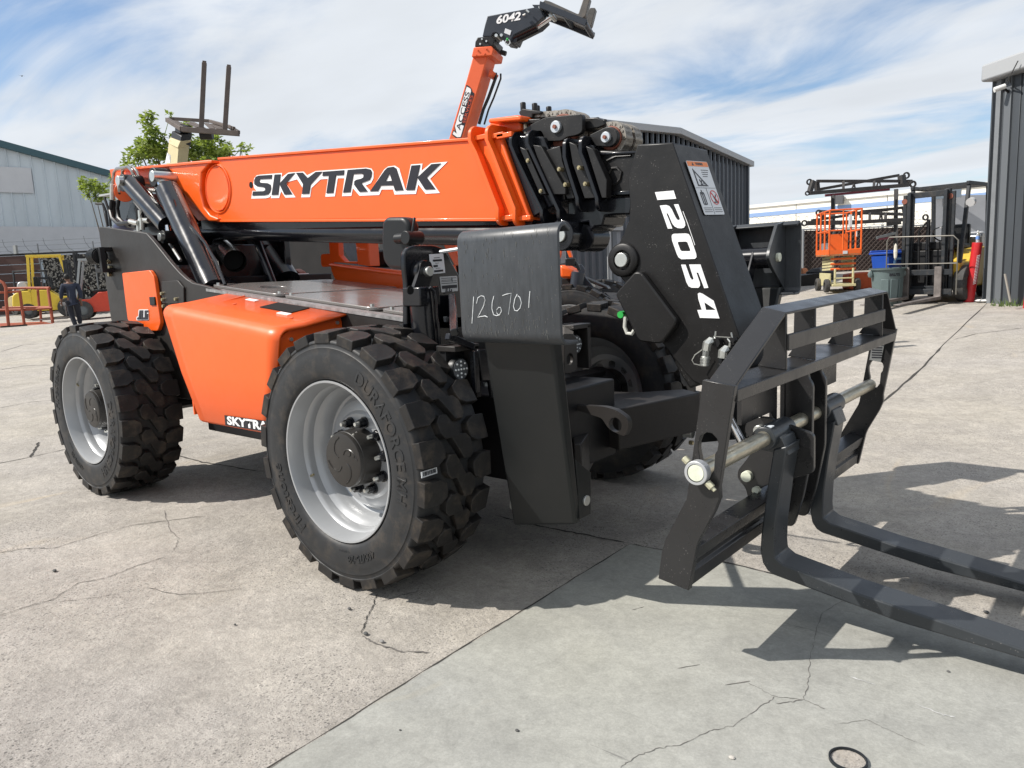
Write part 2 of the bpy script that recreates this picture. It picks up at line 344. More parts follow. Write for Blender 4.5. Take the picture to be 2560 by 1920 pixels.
for P_,w in (([(2.11, 0.522),(2.191, 0.518)],.012),([(2.324, 0.474),(2.398, 0.458),(2.434, 0.469)],.006)): strip(P_,w,'white_scrape',mat('scrape_white',(.42,.42,.41),.9,var=.4,vs=60),.004,6,.0056)
PEB=mat('pebble_dark',(.07,.07,.068),.8,var=.3); PEW=mat('pebble_pale',(.45,.42,.38),.85,var=.2)
for q,r,m,lab in (((0.208, -0.139, 0.0),.011,PEB,'flat dark pebble below the front tyre, beside the crack'),((0.452, -0.248, 0.0),.013,PEB,'dark pebble at the lower end of the crack below the front tyre'),((0.558, -0.253, 0.0),.012,mat('pebble_grey',(.22,.21,.2),.8),'grey stone chip lying right of the crack below the tyre'),((-0.084, -0.518, 0.0),.007,PEB,'small black pebble on rough concrete left of the tyre shadow'),((-1.461, -0.742, 0.0),.014,PEB,'dark flat stone on rough concrete at the far left'),((1.059, -0.606, 0.0),.005,PEB,'tiny black stone on the smooth slab near the joint'),((1.96, -0.122, 0.0),.010,PEW,'small pale crumpled stone on smooth slab left of the round cleanout'),((2.368, 0.746, 0.0),.007,PEB,'small black stone on the smooth slab below the fork tips'),((2.404, 1.318, 0.0),.012,PEB,'dark pebble on rough concrete between the fork blades'),((1.366, -0.389, 0.0),.008,PEB,'black flake on smooth slab at the bottom middle')):
    b=B(); b.sphere((q[0],q[1],q[2]+r*.3+.004),r,8,(1,.75,.45)); o_=b.build('pebble',m,label=lab,cat='stone',smooth=False)
q=(2.231, 0.06, 0.0); b=B(); b.ring([(.0,.052),(.012,.052),(.012,.0475),(.0,.0475)],(q[0],q[1],.002),(0,0,1),40,close=True); dr_=b.build('cleanout_ring',mat('ring_iron',(.03,.035,.04),.4,metal=.5),label='round dark cleanout ring set in the slab at the bottom right',cat='drain cap')
B().cyl((q[0],q[1],.0042),(q[0],q[1],.007),.047,n=32).build('ring_fill',CR,dr_)
# =============== BUILDINGS
def corr(P0,P1,zb,zt,pitch,dep,m,name,parent,nrm,flat=.55,**k):
    P0=Vector(P0);P1=Vector(P1); L_=(P1-P0).length; d=(P1-P0)/L_; nn=Vector(nrm).normalized(); n=max(1,round(L_/pitch)); pitch=L_/n; b=B(); rows=[]
    for i in range(n):
        s0=i*pitch
        for f,h in ((0,0),(flat,0),(flat+.08,1),(.92,1)):
            s_=s0+f*pitch; p=P0+d*s_+nn*dep*h; rows.append((b.v((p.x,p.y,zb(s_))),b.v((p.x,p.y,zt(s_)))))
    for A_,C_ in zip(rows,rows[1:]): b.f((A_[0],C_[0],C_[1],A_[1]))
    return b.build(name,m,parent,smooth=False)
WB_=mat('pale_blue_sheet',(.52,.58,.62),.55,var=.10,vs=.8,streak=(1,1,.25)); TEAL=mat('teal_trim',(.035,.09,.11),.45)
lbd=empty('warehouse',(-50,13,.4),'pale blue corrugated warehouse with dark teal roof edge at the far left','building')
A0_=Vector((-52.0,1.0,0)); A1_=Vector((-47.4,28.0,0)); dl=(A1_-A0_).normalized(); LL=(A1_-A0_).length
def ztl(s_): 
    y=1.0+s_*dl.y; return 10.45+(14.25-y)*.2565
corr(A0_,A1_,lambda s_:.3,lambda s_:ztl(s_)-.05,.62,.07,WB_,'wall',lbd,(.986,-.165,0),.80)
b=B(); nn=Vector((.986,-.165,0)); p=A0_; q=A1_
b.hexa([p+Vector((0,0,ztl(0)-.35))+nn*.3,p+Vector((0,0,ztl(0)-.35)),p+Vector((0,0,ztl(0)+.05)),p+Vector((0,0,ztl(0)+.05))+nn*.3],[q+Vector((0,0,ztl(LL)-.35))+nn*.3,q+Vector((0,0,ztl(LL)-.35)),q+Vector((0,0,ztl(LL)+.05)),q+Vector((0,0,ztl(LL)+.05))+nn*.3]); b.build('roof_edge',TEAL,lbd)
for s0,s1,z0,z1 in ((5,14.8,7.5,9.0),(5,21.3,3.4,5.5)):
    b=B(); b.prism([(s0,z0),(s1,z0),(s1,z1),(s0,z1)],lambda a,c_,w:tuple(A0_+dl*a+nn*(.085+w)+Vector((0,0,c_))),0,.02); b.build('patched_panel',mat('patch_sheet',(.53,.54,.56),.6,var=.08,vs=.8),lbd)
# brown stacked-board fence, razor wire
fbx=[(-46.514, 10.48, 0.161),(-43.175, 13.286, 0.184)]; BRN=mat('brown_board',(.055,.022,.016),.6,var=.4,vs=3,streak=(.3,.3,3))
wf=empty('board_fence',(fbx[0][0],fbx[0][1],.3),'dark red-brown fence of wide horizontal boards behind the orange basket','fence')
u_=(Vector(fbx[1])-Vector(fbx[0])); u_.z=0; LF=u_.length; u_.normalize(); nf=Vector((u_.y,-u_.x,0))
for k in range(7):
    z0=.2+k*.475; b=B(); b.prism([(0,z0),(LF,z0),(LF,z0+.44),(0,z0+.44)],lambda a,c_,w:(fbx[0][0]+u_.x*a+nf.x*w,fbx[0][1]+u_.y*a+nf.y*w,c_),-.03+.02*(k%2),.03+.02*(k%2)); b.build('board',BRN,wf)
b=B(); b.prism([(0,3.52),(LF+14,3.5),(LF+14,3.6),(0,3.62)],lambda a,c_,w:(fbx[0][0]+u_.x*a+nf.x*w,fbx[0][1]+u_.y*a+nf.y*w,c_),-.05,.05); b.build('fence_rail',DARK,wf)
WIRE=mat('galvanised_wire',(.18,.19,.20),.5,metal=.5)
rz=empty('razor_wire',(fbx[0][0],fbx[0][1],3.6),'razor wire strung in curls along the top of the left fence','wire')
b=B(); 
for zz in (3.75,4.0,4.25): b.tube([(fbx[0][0]+u_.x*a,fbx[0][1]+u_.y*a,zz) for a in (0,LF+13)],.012,4)
b.build('straight_wire',WIRE,rz,kind='stuff')
b=B()
for k in range(15):
    a=k*1.1+.3; b.tube([(fbx[0][0]+u_.x*(a+.9*t*t),fbx[0][1]+u_.y*(a+.9*t*t),4.4-.85*math.sin(t*1.57)) for t in (0,.25,.5,.75,1)],.014,4)
b.build('wire_curl',WIRE,rz,kind='stuff')
b=B(); p=Vector(fbx[0])+u_*(LF-.6); b.box(p.x-.5,p.x-.4+.3,p.y-.5,p.y-.4,3.6,4.05); b.build('sign_back',mat('box_grey',(.2,.21,.21),.6),rz)
# mesh fence with leafy screen, right of the boards
mf=empty('mesh_fence',(fbx[1][0],fbx[1][1],.3),'dark mesh fence with speckled screen behind the yellow and red forklifts','fence')
sc_m=mat('screen_leaf',(.22,.21,.19),.8,var=.85,vs=22); b=B(); b.prism([(LF,.3),(LF+13,.3),(LF+13,3.45),(LF,3.45)],lambda a,c_,w:(fbx[0][0]+u_.x*a+nf.x*w,fbx[0][1]+u_.y*a+nf.y*w,c_),-.3,-.28); b.build('backing',DARK,mf)
b=B(); random.seed(4)
for k in range(2600):
    a=LF+random.random()*13; z=.8+random.random()*2.6; s_=.05+random.random()*.06; an=random.random()*3.14
    p=Vector((fbx[0][0],fbx[0][1],0))+u_*a+nf*(random.random()*.2-.25); e1=(u_*math.cos(an)+Vector((0,0,1))*math.sin(an))*s_; e2=(u_*-math.sin(an)+Vector((0,0,1))*math.cos(an))*s_*.5
    c_=p+Vector((0,0,z)); b.f([b.v(c_+e1),b.v(c_+e2),b.v(c_-e1),b.v(c_-e2)])
b.build('screen',sc_m,mf,kind='stuff',smooth=False)
for k in range(5): p=Vector((fbx[0][0],fbx[0][1],0))+u_*(LF+k*3.0); B().cyl((p.x,p.y,.2),(p.x,p.y,4.1),.04,n=8).build('fence_post',WIRE,mf)
# grey corrugated building behind the boom head
GC=mat('slate_sheet',(.062,.072,.088),.45,var=.12,vs=2,streak=(1,1,.3)); GT=mat('pale_trim',(.33,.34,.35),.5)
g1=empty('grey_building',(-6.8,16,.6),'slate grey corrugated building with pale roof trim behind the numbered boom head','building')
def zg(y): return 4.84-.0646*(16.5-y) if y<16.5 else 4.84-.093*(y-16.5)
dor=[(-6.8, 13.136, 2.282),(-6.8, 13.497, 2.286),(-6.8, 13.663, 1.086)]
yd0,yd1,yd2,zd=dor[0][1],dor[1][1],dor[2][1],dor[0][2]
corr((-6.8,11.0,0),(-6.8,yd0-.12,0),lambda s_:.2,lambda s_:zg(11+s_)-.02,.28,.05,GC,'wall',g1,(1,0,0),.62)
corr((-6.8,yd2,0),(-6.8,21.2,0),lambda s_:.2,lambda s_:zg(yd2+s_)-.02,.28,.05,GC,'wall',g1,(1,0,0),.62)
corr((-6.8,yd0-.12,0),(-6.8,yd2,0),lambda s_:zd+.1,lambda s_:zg(yd0+s_)-.02,.28,.05,GC,'wall_above_door',g1,(1,0,0),.62)
b=B(); b.box(-14,-6.85,21.1,21.2,.2,4.45); b.build('end_wall',GC,g1)
b=B(); b.box(-6.83,-6.70,yd0-.13,yd0-.02,.2,zd+.02); b.box(-6.83,-6.70,yd0-.13,yd2,zd+.02,zd+.12); b.build('door_frame',GT,g1)
B().box(-6.9,-6.78,yd1,yd2,.2,zd).build('door_jamb',mat('jamb_grey',(.20,.215,.24),.5),g1)
B().box(-7.6,-7.5,yd0-.6,yd1+.6,.2,zd+.3).build('interior_shade_panel',MATS['void_shade_black'],g1)  # black panel painting the unlit room behind the doorway
B().box(-7.45,-7.3,yd0+.15,yd1-.05,1.5,1.9).build('poster',mat('dim_green',(.03,.04,.02),.7),g1)
for (ya,yb) in ((11.0,16.5),(16.5,21.4)):
    b=B(); b.hexa([(-6.85,ya,zg(ya)-.03),(-6.60,ya,zg(ya)-.03),(-6.60,ya,zg(ya)+.13),(-6.9,ya,zg(ya)+.19)],[(-6.85,yb,zg(yb)-.03),(-6.60,yb,zg(yb)-.03),(-6.60,yb,zg(yb)+.13),(-6.9,yb,zg(yb)+.19)]); b.build('roof_trim',GT,g1,bevel=.01)
b=B(); b.hexa([(-6.8,11.0,zg(11)),(-6.8,16.5,zg(16.5)),(-6.8,21.2,zg(21.2)),(-6.8,21.2,zg(21.2)-.1)],[(-14,11.0,zg(11)),(-14,16.5,zg(16.5)),(-14,21.2,zg(21.2)),(-14,21.2,zg(21.2)-.1)]); b.build('roof',GT,g1)
B().box(-6.75,-6.68,21.12,21.22,.3,4.5).build('corner_trim',GC,g1)
# office front seen under the boom
of=empty('office_front',(-12,9,.3),'low office front with dark door, red fascia and notice boards seen under the boom','building')
corr((-12,6.5,0),(-12,7.9,0),lambda s_:.1,lambda s_:3.6,.3,.05,mat('light_sheet',(.36,.39,.42),.5,var=.1),'wall',of,(1,0,0),.7)
B().box(-12.1,-11.85,7.9,8.12,.1,3.6).build('corner_post',mat('post_slate',(.05,.06,.075),.5),of)
B().box(-12.1,-11.95,8.12,14,.1,3.6).build('office_wall',mat('office_wall',(.22,.22,.22),.7,var=.15),of)
B().box(-11.95,-11.8,8.15,9.5,2.45,3.6).build('red_fascia',mat('fascia_red',(.30,.03,.012),.5),of)
dy=[(-11.9, 8.072, 2.207),(-11.9, 8.206, 2.241),(-11.9, 8.251, 2.193),(-11.9, 8.722, 2.191),(-11.9, 8.848, 2.24)]
B().box(-11.95,-11.90,dy[0][1],dy[1][1],.1,dy[0][2]).build('side_light',mat('side_grey',(.27,.26,.25),.6),of)
B().box(-11.95,-11.88,dy[1][1],dy[4][1],.1,dy[1][2]).build('door_frame',mat('frame_grey',(.16,.18,.20),.5),of)
B().box(-11.95,-11.865,dy[2][1],dy[3][1],.1,dy[2][2]).build('office_door',mat('door_navy',(.010,.012,.018),.4),of)
random.seed(12); pal=[(.30,.28,.22),(.24,.26,.25),(.20,.21,.2),(.33,.31,.25),(.27,.27,.24)]
for k,(x0,y0,x1,y1) in enumerate(((710,90,790,250),(722,262,795,335),(960,90,1050,190),(965,200,1055,270),(965,275,1055,320),(1060,90,1215,200),(1065,205,1240,325),(1120,345,1200,390),(1450,95,1625,190),(1455,225,1500,300),(760,560,800,740))):
    q=[[(-11.9, 8.858, 2.339),(-11.9, 8.975, 2.111)], [(-11.9, 8.855, 2.095),(-11.9, 8.972, 1.99)], [(-11.9, 9.301, 2.34),(-11.9, 9.45, 2.195)], [(-11.9, 9.294, 2.181),(-11.9, 9.448, 2.078)], [(-11.9, 9.284, 2.073),(-11.9, 9.441, 2.006)], [(-11.9, 9.482, 2.341),(-11.9, 9.755, 2.179)], [(-11.9, 9.475, 2.173),(-11.9, 9.784, 1.994)], [(-11.9, 9.557, 1.968),(-11.9, 9.7, 1.899)], [(-11.9, 10.219, 2.335),(-11.9, 10.552, 2.191)], [(-11.9, 10.21, 2.139),(-11.9, 10.288, 2.026)], [(-11.9, 8.879, 1.669),(-11.9, 8.924, 1.409)]][k]
    cl=pal[k%5]; b=B().box(-11.94,-11.90,q[0][1],q[1][1],q[1][2],q[0][2]); nb=b.build('notice_board',mat('notice%d'%(k%5),cl,.7,var=.25,vs=8),of)
# white building far right with a blue stripe
WW=mat('white_wall',(.80,.77,.69),.7,var=.04,vs=.3); BLU=mat('blue_stripe',(.22,.33,.55),.6)
wbd=empty('white_building',(-10,58,2),'long white building with a blue stripe beyond the yard fence','building')
wp=[(-28.421, 59.194, 6.267),(-2.347, 57.76, 5.77),(-22.471, 58.866, 4.996),(-22.471, 58.866, 5.255),(-5.016, 57.906, 4.981),(-5.026, 57.907, 5.19),(-18.078, 58.625, 0.116),(-22.473, 58.867, 6.192)]
zt_=(wp[7][2]+wp[1][2])/2
def wl_(x): return 57.9-.055*(x+4.9)
def wbox(x0,x1,z0,z1,d,name,m): 
    b=B(); b.hexa([(x0,wl_(x0)-d,z0),(x1,wl_(x1)-d,z0),(x1,wl_(x1)-d,z1),(x0,wl_(x0)-d,z1)],[(x0,wl_(x0)+.3,z0),(x1,wl_(x1)+.3,z0),(x1,wl_(x1)+.3,z1),(x0,wl_(x0)+.3,z1)]); return b.build(name,m,wbd)
xj=[-34,-24,(-18.135, 58.628, 4.802)[0],(-11.464, 58.261, 4.254)[0],4,14]
for a_,c_ in zip(xj,xj[1:]): wbox(a_+.03,c_-.03,.5,zt_-.25,0,'wall_panel',WW)
wbox(-34,14,zt_-.25,zt_,.12,'parapet_cap',mat('cap_white',(.7,.69,.66),.6))
zs=(wp[2][2]+wp[4][2])/2; wbox(-34,14,zs,zs+.32,.03,'blue_stripe',BLU)
wl1=(-14.795, 58.244, 5.703); B().box(wl1[0]-.35,wl1[0]+.35,wl1[1]-.4,wl1[1],wl1[2]-.3,wl1[2]+.3).build('wall_lamp',mat('lamp_grey',(.08,.08,.085),.5),wbd)
# light grey painted wall just left of the right building
gp=empty('grey_wall',(-.2,20,.6),'flat pale grey wall between the forklift and the dark building','wall')
q=[(-1.988, 23.307, 2.986),(-0.458, 24.619, 3.13),(-0.818, 23.734, 0.153)]; b=B(); b.hexa([(q[0][0],q[0][1],.5),(q[1][0]+.6,q[1][1],.5),(q[1][0]+.6,q[1][1],q[1][2]-.12),(q[0][0],q[0][1],q[0][2]+.12)],[(q[0][0],q[0][1]+.2,.5),(q[1][0]+.6,q[1][1]+.2,.5),(q[1][0]+.6,q[1][1]+.2,q[1][2]-.12),(q[0][0],q[0][1]+.2,q[0][2]+.12)]); b.build('wall_face',mat('grey_render',(.33,.34,.36),.7,var=.12,vs=1.5),gp)
B().box(q[0][0]+.1,q[0][0]+.75,q[0][1]-.05,q[0][1],3.0,3.35).build('vent_window',mat('vent_blue',(.12,.15,.18),.5),gp)
# dark corrugated building at the right edge
rb=empty('dark_building',(.8,14.3,.5),'dark grey corrugated building corner with pale gutter at the right edge','building')
ca_=Vector((.69,14.36,0)); cbv=Vector((2.6,12.75,0)); dr2=(cbv-ca_).normalized(); nr=Vector((-dr2.y,dr2.x,0))*-1
ztr=(0.611, 14.427, 4.428)[2]; nr=Vector((-.645,-.764,0))
DG_=mat('charcoal_sheet',(.055,.062,.070),.45,var=.15,vs=2,streak=(1,1,.3)); LG_=mat('grey_flashing',(.17,.18,.19),.5,var=.1)
corr(ca_+dr2*.42,ca_+dr2*5,lambda s_:.35,lambda s_:ztr,.36,.09,DG_,'wall',rb,nr,.5)
def rpost(s0,s1,d0,d1,m,name):
    b=B(); P_=[ca_+dr2*s0+nr*d0,ca_+dr2*s1+nr*d0,ca_+dr2*s1+nr*d1,ca_+dr2*s0+nr*d1]; b.hexa([p+Vector((0,0,.35)) for p in P_],[p+Vector((0,0,ztr)) for p in P_]); b.build(name,m,rb,bevel=.006)
rpost(.0,.1,-.1,.05,LG_,'corner_flashing'); rpost(.1,.2,-.1,.0,DG_,'corner_panel'); rpost(.2,.34,-.1,.06,mat('downpipe_grey',(.11,.12,.13),.5),'downpipe'); rpost(.34,.5,-.1,.02,DG_,'corner_panel')
b=B(); P_=[ca_-dr2*.15+nr*-.2,ca_+dr2*5+nr*-.2,ca_+dr2*5+nr*.25,ca_-dr2*.15+nr*.25]; b.hexa([p+Vector((0,0,ztr)) for p in P_],[p+Vector((0,0,ztr+.30)) for p in P_]); b.build('gutter',GT,rb,bevel=.04)
p=ca_-Vector((.1,0,0)); b=B(); b.hexa([p+Vector((0,0,.3)),p+Vector((.02,0,.3)),p+Vector((.02,0,ztr)),p+Vector((0,0,ztr))],[p+Vector((2.2,4,.3)),p+Vector((2.22,4,.3)),p+Vector((2.22,4,ztr)),p+Vector((2.2,4,ztr))]); b.build('side_wall',DG_,rb)
q=(0.762, 14.039, 4.232); sc=empty('security_camera',q,'small white security camera under the gutter of the dark building','camera')
B().cyl((q[0]-.09,q[1]-.06,q[2]-.02),(q[0]+.06,q[1]+.02,q[2]+.03),.045,n=12).build('camera_body',mat('cam_white',(.7,.7,.68),.4),sc); B().beam((q[0]+.04,q[1]+.02,q[2]),(q[0]+.12,q[1]+.1,q[2]-.08),.03,.03).build('camera_arm',DARK,sc)
b=B(); 
for a_,h in ((0,0),(.04,.02),(-.03,.04)): b.tube([(1.036, 13.658, 4.568),(0.923, 13.754, 4.362),(q[0]+.1+a_,q[1],q[2]+.05+h)],.010,5)
b.build('loose_cables',mat('cable_grey',(.06,.06,.06),.6),rb)
# slatted chain-link fence and posts
fn2=empty('slatted_fence',(-5,25,.9),'brown slatted chain-link fence with razor wire in front of the white building','fence')
f0=Vector((-7.603, 23.717, 2.169)); f1_=Vector((-1.384, 26.321, 2.306)); f0.z=f1_.z=0; ud=(f1_-f0).normalized(); LF2=(f1_-f0).length; SLT=mat('brown_slat',(.05,.034,.030),.7,var=.35,vs=6)
zf=lambda a:(-6.444, 24.746, 2.459)[2]+((-1.681, 26.075, 2.323)[2]-(-6.444, 24.746, 2.459)[2])*a/LF2
b=B(); a=0
while a<LF2:
    p=f0+ud*a; p2=p+ud*.099; b.hexa([(p.x,p.y,.7),(p2.x,p2.y,.7),(p2.x,p2.y,zf(a)-.04),(p.x,p.y,zf(a)-.04)],[(p.x,p.y+.012,.7),(p2.x,p2.y+.012,.7),(p2.x,p2.y+.012,zf(a)-.04),(p.x,p.y+.012,zf(a)-.04)]); a+=.1
b.build('slat_infill',SLT,fn2,kind='stuff',smooth=False)
b=B(); a=-2
while a<LF2+2:
    for s_ in (1,-1):
        q0,q1=a,a+1.4*s_; za,zb_=.75,zf(max(0,min(LF2,a)))-.05
        if 0<q0<LF2 and 0<q1<LF2: p=f0+ud*q0; p2=f0+ud*q1; b.tube([(p.x,p.y-.02,za),(p2.x,p2.y-.02,zb_)],.011,3,caps=False)
    a+=.14
b.build('chain_mesh',mat('mesh_wire',(.13,.105,.095),.5,metal=.3),fn2,kind='stuff',smooth=False)
b=B(); b.tube([(f0.x,f0.y-.03,zf(0)),(f1_.x,f1_.y-.03,zf(LF2))],.025,6); b.build('top_rail',mat('galv_post',(.35,.36,.37),.45,metal=.4),fn2)
for x_ in [(-6.034, 24.355, 2.075),(-3.827, 25.52, 1.945),(-2.451, 25.999, 1.863)]: B().cyl((x_[0],x_[1]-.1,.7),(x_[0],x_[1]-.1,zf(2)+.02),.04,n=10).build('fence_post',MATS['galv_post'],fn2)
b=B()
for k in range(26):
    a=k*LF2/26; P_=[]
    for t in range(9): an=t*math.pi*2/8; p=f0+ud*(a+.28*math.cos(an)+t*.04); P_.append((p.x,p.y,zf(a)+.24+.26*math.sin(an)))
    b.tube(P_,.006,3,caps=False)
for dz_ in (.08,.18): b.tube([(f0.x,f0.y,zf(0)+dz_),(f1_.x,f1_.y,zf(LF2)+dz_)],.008,4)
b.build('razor_coil',WIRE,fn2,kind='stuff')
# =============== TREE
def foliage(b,c_,r,n,sz,rnd):
    c_=Vector(c_)
    for k in range(n):
        d=Vector((rnd.gauss(0,1),rnd.gauss(0,1),rnd.gauss(0,1))); d.normalize(); p=c_+Vector((d.x*r[0],d.y*r[1],d.z*r[2]))*rnd.random()**.45
        a=Vector((rnd.gauss(0,1),rnd.gauss(0,1),rnd.gauss(0,.5))).normalized(); u=a.orthogonal().normalized(); s_=sz*rnd.uniform(.6,1.3)
        b.f([b.v(p),b.v(p+a*s_*.5+u*s_*.22),b.v(p+a*s_),b.v(p+a*s_*.5-u*s_*.22)])
LEAF=bpy.data.materials.new('leaf_green'); LEAF.use_nodes=True; N,L=nodes(LEAF.node_tree)
o_=N('ShaderNodeOutputMaterial'); pb_=N('ShaderNodeBsdfPrincipled',i={'Roughness':.5}); tr=N('ShaderNodeBsdfTranslucent',i={0:(.30,.40,.05,1)}); mx=N('ShaderNodeMixShader',i={0:.35}); tcn=N('ShaderNodeNewGeometry'); nz=N('ShaderNodeTexNoise',i={'Scale':1.6,'Detail':3.0}); L(tcn.outputs['Position'],nz.inputs[0]); rr=N('ShaderNodeMapRange',i={1:.35,2:.65}); L(nz.outputs[0],rr.inputs[0]); cm=N('ShaderNodeMixRGB',i={1:(.06,.10,.02,1),2:(.24,.30,.05,1)}); L(rr.outputs[0],cm.inputs[0]); L(cm.outputs[0],pb_.inputs[0]); L(pb_.outputs[0],mx.inputs[1]); L(tr.outputs[0],mx.inputs[2]); L(mx.outputs[0],o_.inputs[0])
rnd=random.Random(9)
def tree(base,blobs,label,n,sz,th):
    t=empty('broadleaf_tree',base,label,'tree'); b=B(); 
    for c_,r in blobs:
        m_=[base[0]*.35+c_[0]*.65,base[1]*.35+c_[1]*.65,base[2]+(c_[2]-base[2])*.6]
        b.tube([base,(base[0]+.1,base[1],base[2]+(c_[2]-base[2])*.35),m_,c_],[th,th*.8,th*.4,th*.12],7)
    b.build('trunk',mat('bark',(.09,.07,.05),.9,var=.3),t)
    b=B()
    for c_,r in blobs:
        for k in range(7):
            o=Vector(c_)+Vector((rnd.uniform(-1,1)*r[0],rnd.uniform(-1,1)*r[1],rnd.uniform(-1,1)*r[2]))*.85; q=rnd.uniform(.16,.42)*r[0]; foliage(b,o,(q,q,q*.8),int(n*q*q),sz,rnd); b.tube([c_,tuple(o)],[.02,.008],4)
    b.build('crown',LEAF,t,smooth=False); return t
tb_=(-23.173, 10.518, 0.305); TD=34
bl=[((-31.723, 15.229, 8.226),(.95,1.0,1.3)),((-32.141, 14.854, 8.099),(.9,.9,1.2)),((-32.539, 14.435, 7.667),(.7,.8,.8)),((-31.952, 14.862, 7.33),(1.4,1.2,1.0)),((-30.514, 16.152, 7.762),(1.1,1.2,1.0)),((-30.197, 16.462, 7.986),(.9,.9,.6)),((-30.663, 15.899, 7.104),(1.2,1.2,.9)),((-29.917, 16.557, 7.273),(1.2,1.1,.8)),((-29.36, 17.054, 7.423),(.8,.8,.7)),((-28.988, 17.385, 7.523),(.45,.5,1.0)),((-31.145, 15.678, 8.041),(.8,1,.9)),((-32.573, 14.288, 7.063),(.8,.8,.6))]
tree((bl[4][0][0],bl[4][0][1],.4),bl,'leafy green tree rising behind the raised tan boom',620,.24,.16)
bl2=[((-25.59, 9.21, 5.137),(.45,.4,.22)),((-25.381, 9.354, 4.979),(.5,.4,.3)),((-25.094, 9.584, 4.926),(.45,.4,.5)),((-25.198, 9.466, 4.768),(.4,.4,.25))]
tree((bl2[2][0][0]+.6,bl2[2][0][1],.3),bl2,'small green tree showing just left of the boom tail',1500,.14,.06)
# weeds and stick at the right building
q=(1.128, 13.784, 0.452); b=B(); rnd=random.Random(3)
for k in range(80):
    p=Vector((q[0]+rnd.gauss(0,.18),q[1]+rnd.gauss(0,.1),q[2])); a=Vector((rnd.gauss(0,.5),rnd.gauss(0,.5),1)).normalized()*rnd.uniform(.05,.2); s_=Vector((.010,0,0)); b.f([b.v(p-s_),b.v(p+s_),b.v(p+a)])
b.build('weeds',mat('weed_green',(.08,.12,.03),.8),kind='stuff',label='low green weeds growing at the foot of the dark building',cat='plant',smooth=False)
b=B(); b.tube([(1.048, 13.322, 1.028),(1.16, 13.227, 0.554)],.018,6); b.build('leaning_stick',mat('old_stick',(.25,.23,.2),.8),label='thin pale stick leaning on the dark building above the weeds',cat='stick')
b=B(); q=(0.62, 14.506, 0.484); b.sphere((q[0],q[1]-.1,q[2]+.03),.12,8,(1.3,1,.3)); b.build('litter_bag',mat('litter_white',(.6,.6,.58),.6),label='crumpled white litter between the red bollard and the building',cat='litter',smooth=False)
# =============== BOLLARDS
RED=mat('red_bollard_paint',(.50,.018,.022),.45,var=.12,vs=8)
def bollard(q,top,label):
    t=empty('bollard',q,label,'bollard',group='red bollards by the dark building'); d=Vector(top)-Vector(q)
    B().cyl(Vector(q)-d*.1,top,.088,n=24).build('bollard_post',RED,t,bevel=.006); return t,d
bq=(0.357, 14.528, 0.485); bt=(bq[0]+.10,bq[1]-.02,bq[2]+1.11); tb2,dd=bollard(bq,bt,'red steel bollard with white hatching and a bottle on top')
b=B()
for k in range(19):
    t=.30+k*.026; p=Vector(bq)+dd*t; fd_=Vector((.64,-.77,0)); sd_=Vector((.77,.64,0))
    for s_ in (0,):
        a_=p+fd_*.0885-sd_*.028; c_=p+fd_*.0885+sd_*.028; u=Vector((0,0,.012)); b.hexa([a_,c_+u*1.5,c_+u*2.6,a_+u*1.1],[a_+fd_*.004,c_+u*1.5+fd_*.004,c_+u*2.6+fd_*.004,a_+u*1.1+fd_*.004])
b.build('white_hatching',WHITE,tb2,kind='stuff')
bq2=(1.405, 13.454, 0.437); bollard(bq2,(bq2[0]+.08,bq2[1],bq2[2]+1.1),'second red bollard cut by the right picture edge')
bo=empty('water_bottle',bt,'clear plastic water bottle with blue label standing on the red bollard','bottle')
GL=mat('clear_plastic',(.75,.8,.85),.08); GL.node_tree.nodes['Principled BSDF'].inputs['Transmission Weight'].default_value=.75
p=Vector(bt); B().ring([(0,0),(.002,.03),(.02,.033),(.10,.033),(.15,.033),(.175,.022),(.19,.013),(.205,.013),(.205,0)],p,(0,0,1),16).build('bottle_body',GL,bo); B().ring([(.06,.0345),(.12,.0345)],p,(0,0,1),16).build('bottle_label',mat('label_blue',(.15,.28,.6),.5),bo); B().cyl(p+Vector((0,0,.2)),p+Vector((0,0,.222)),.015,n=12).build('bottle_cap',WHITE,bo)
# =============== BINS
BIN=mat('grey_bin_plastic',(.10,.135,.135),.5,var=.08); bq=(-0.954, 13.965, 0.46)
tc_=empty('trash_can',bq,'tall grey-green round rubbish bin with flared lid rim and dark lettering','bin')
b=B(); b.ring([(0,0),(0,.235),(.66,.285),(.70,.30),(.70,.33),(.73,.335),(.73,.30),(.05,.24)],bq,(0,0,1),28); b.build('bin_body',BIN,tc_,ang=40)
R3=Vector((.765,.643,0)); V3=Vector((.643,-.765,0))
for a in (-1,0,1):
    an=a*.62; dv=(V3*math.cos(an)+R3*math.sin(an)); sd_=Vector((-dv.y,dv.x,0)); b=B(); p=Vector(bq)
    b.hexa([p+dv*.24+sd_*.07+Vector((0,0,.05)),p+dv*.24-sd_*.07+Vector((0,0,.05)),p+dv*.262-sd_*.07+Vector((0,0,.05)),p+dv*.262+sd_*.07+Vector((0,0,.05))],[p+dv*.27+sd_*.07+Vector((0,0,.52)),p+dv*.27-sd_*.07+Vector((0,0,.52)),p+dv*.286-sd_*.07+Vector((0,0,.52)),p+dv*.286+sd_*.07+Vector((0,0,.52))]); b.build('bin_rib',BIN,tc_,bevel=.01)
for s_ in (-1,1): p=Vector(bq)+R3*s_*.33; B().sphere((p.x,p.y,p.z+.62),.07,8,(.8,.8,1)).build('bin_handle',BIN,tc_)
def onbin(x,y,z): an=x/.29; dv=V3*math.cos(an)+R3*math.sin(an); return tuple(Vector(bq)+dv*(.292+z)+Vector((0,0,.60+y)))
text('BRUTE',.07,onbin,'bin_lettering',BLACKP,tc_,bold=.003)
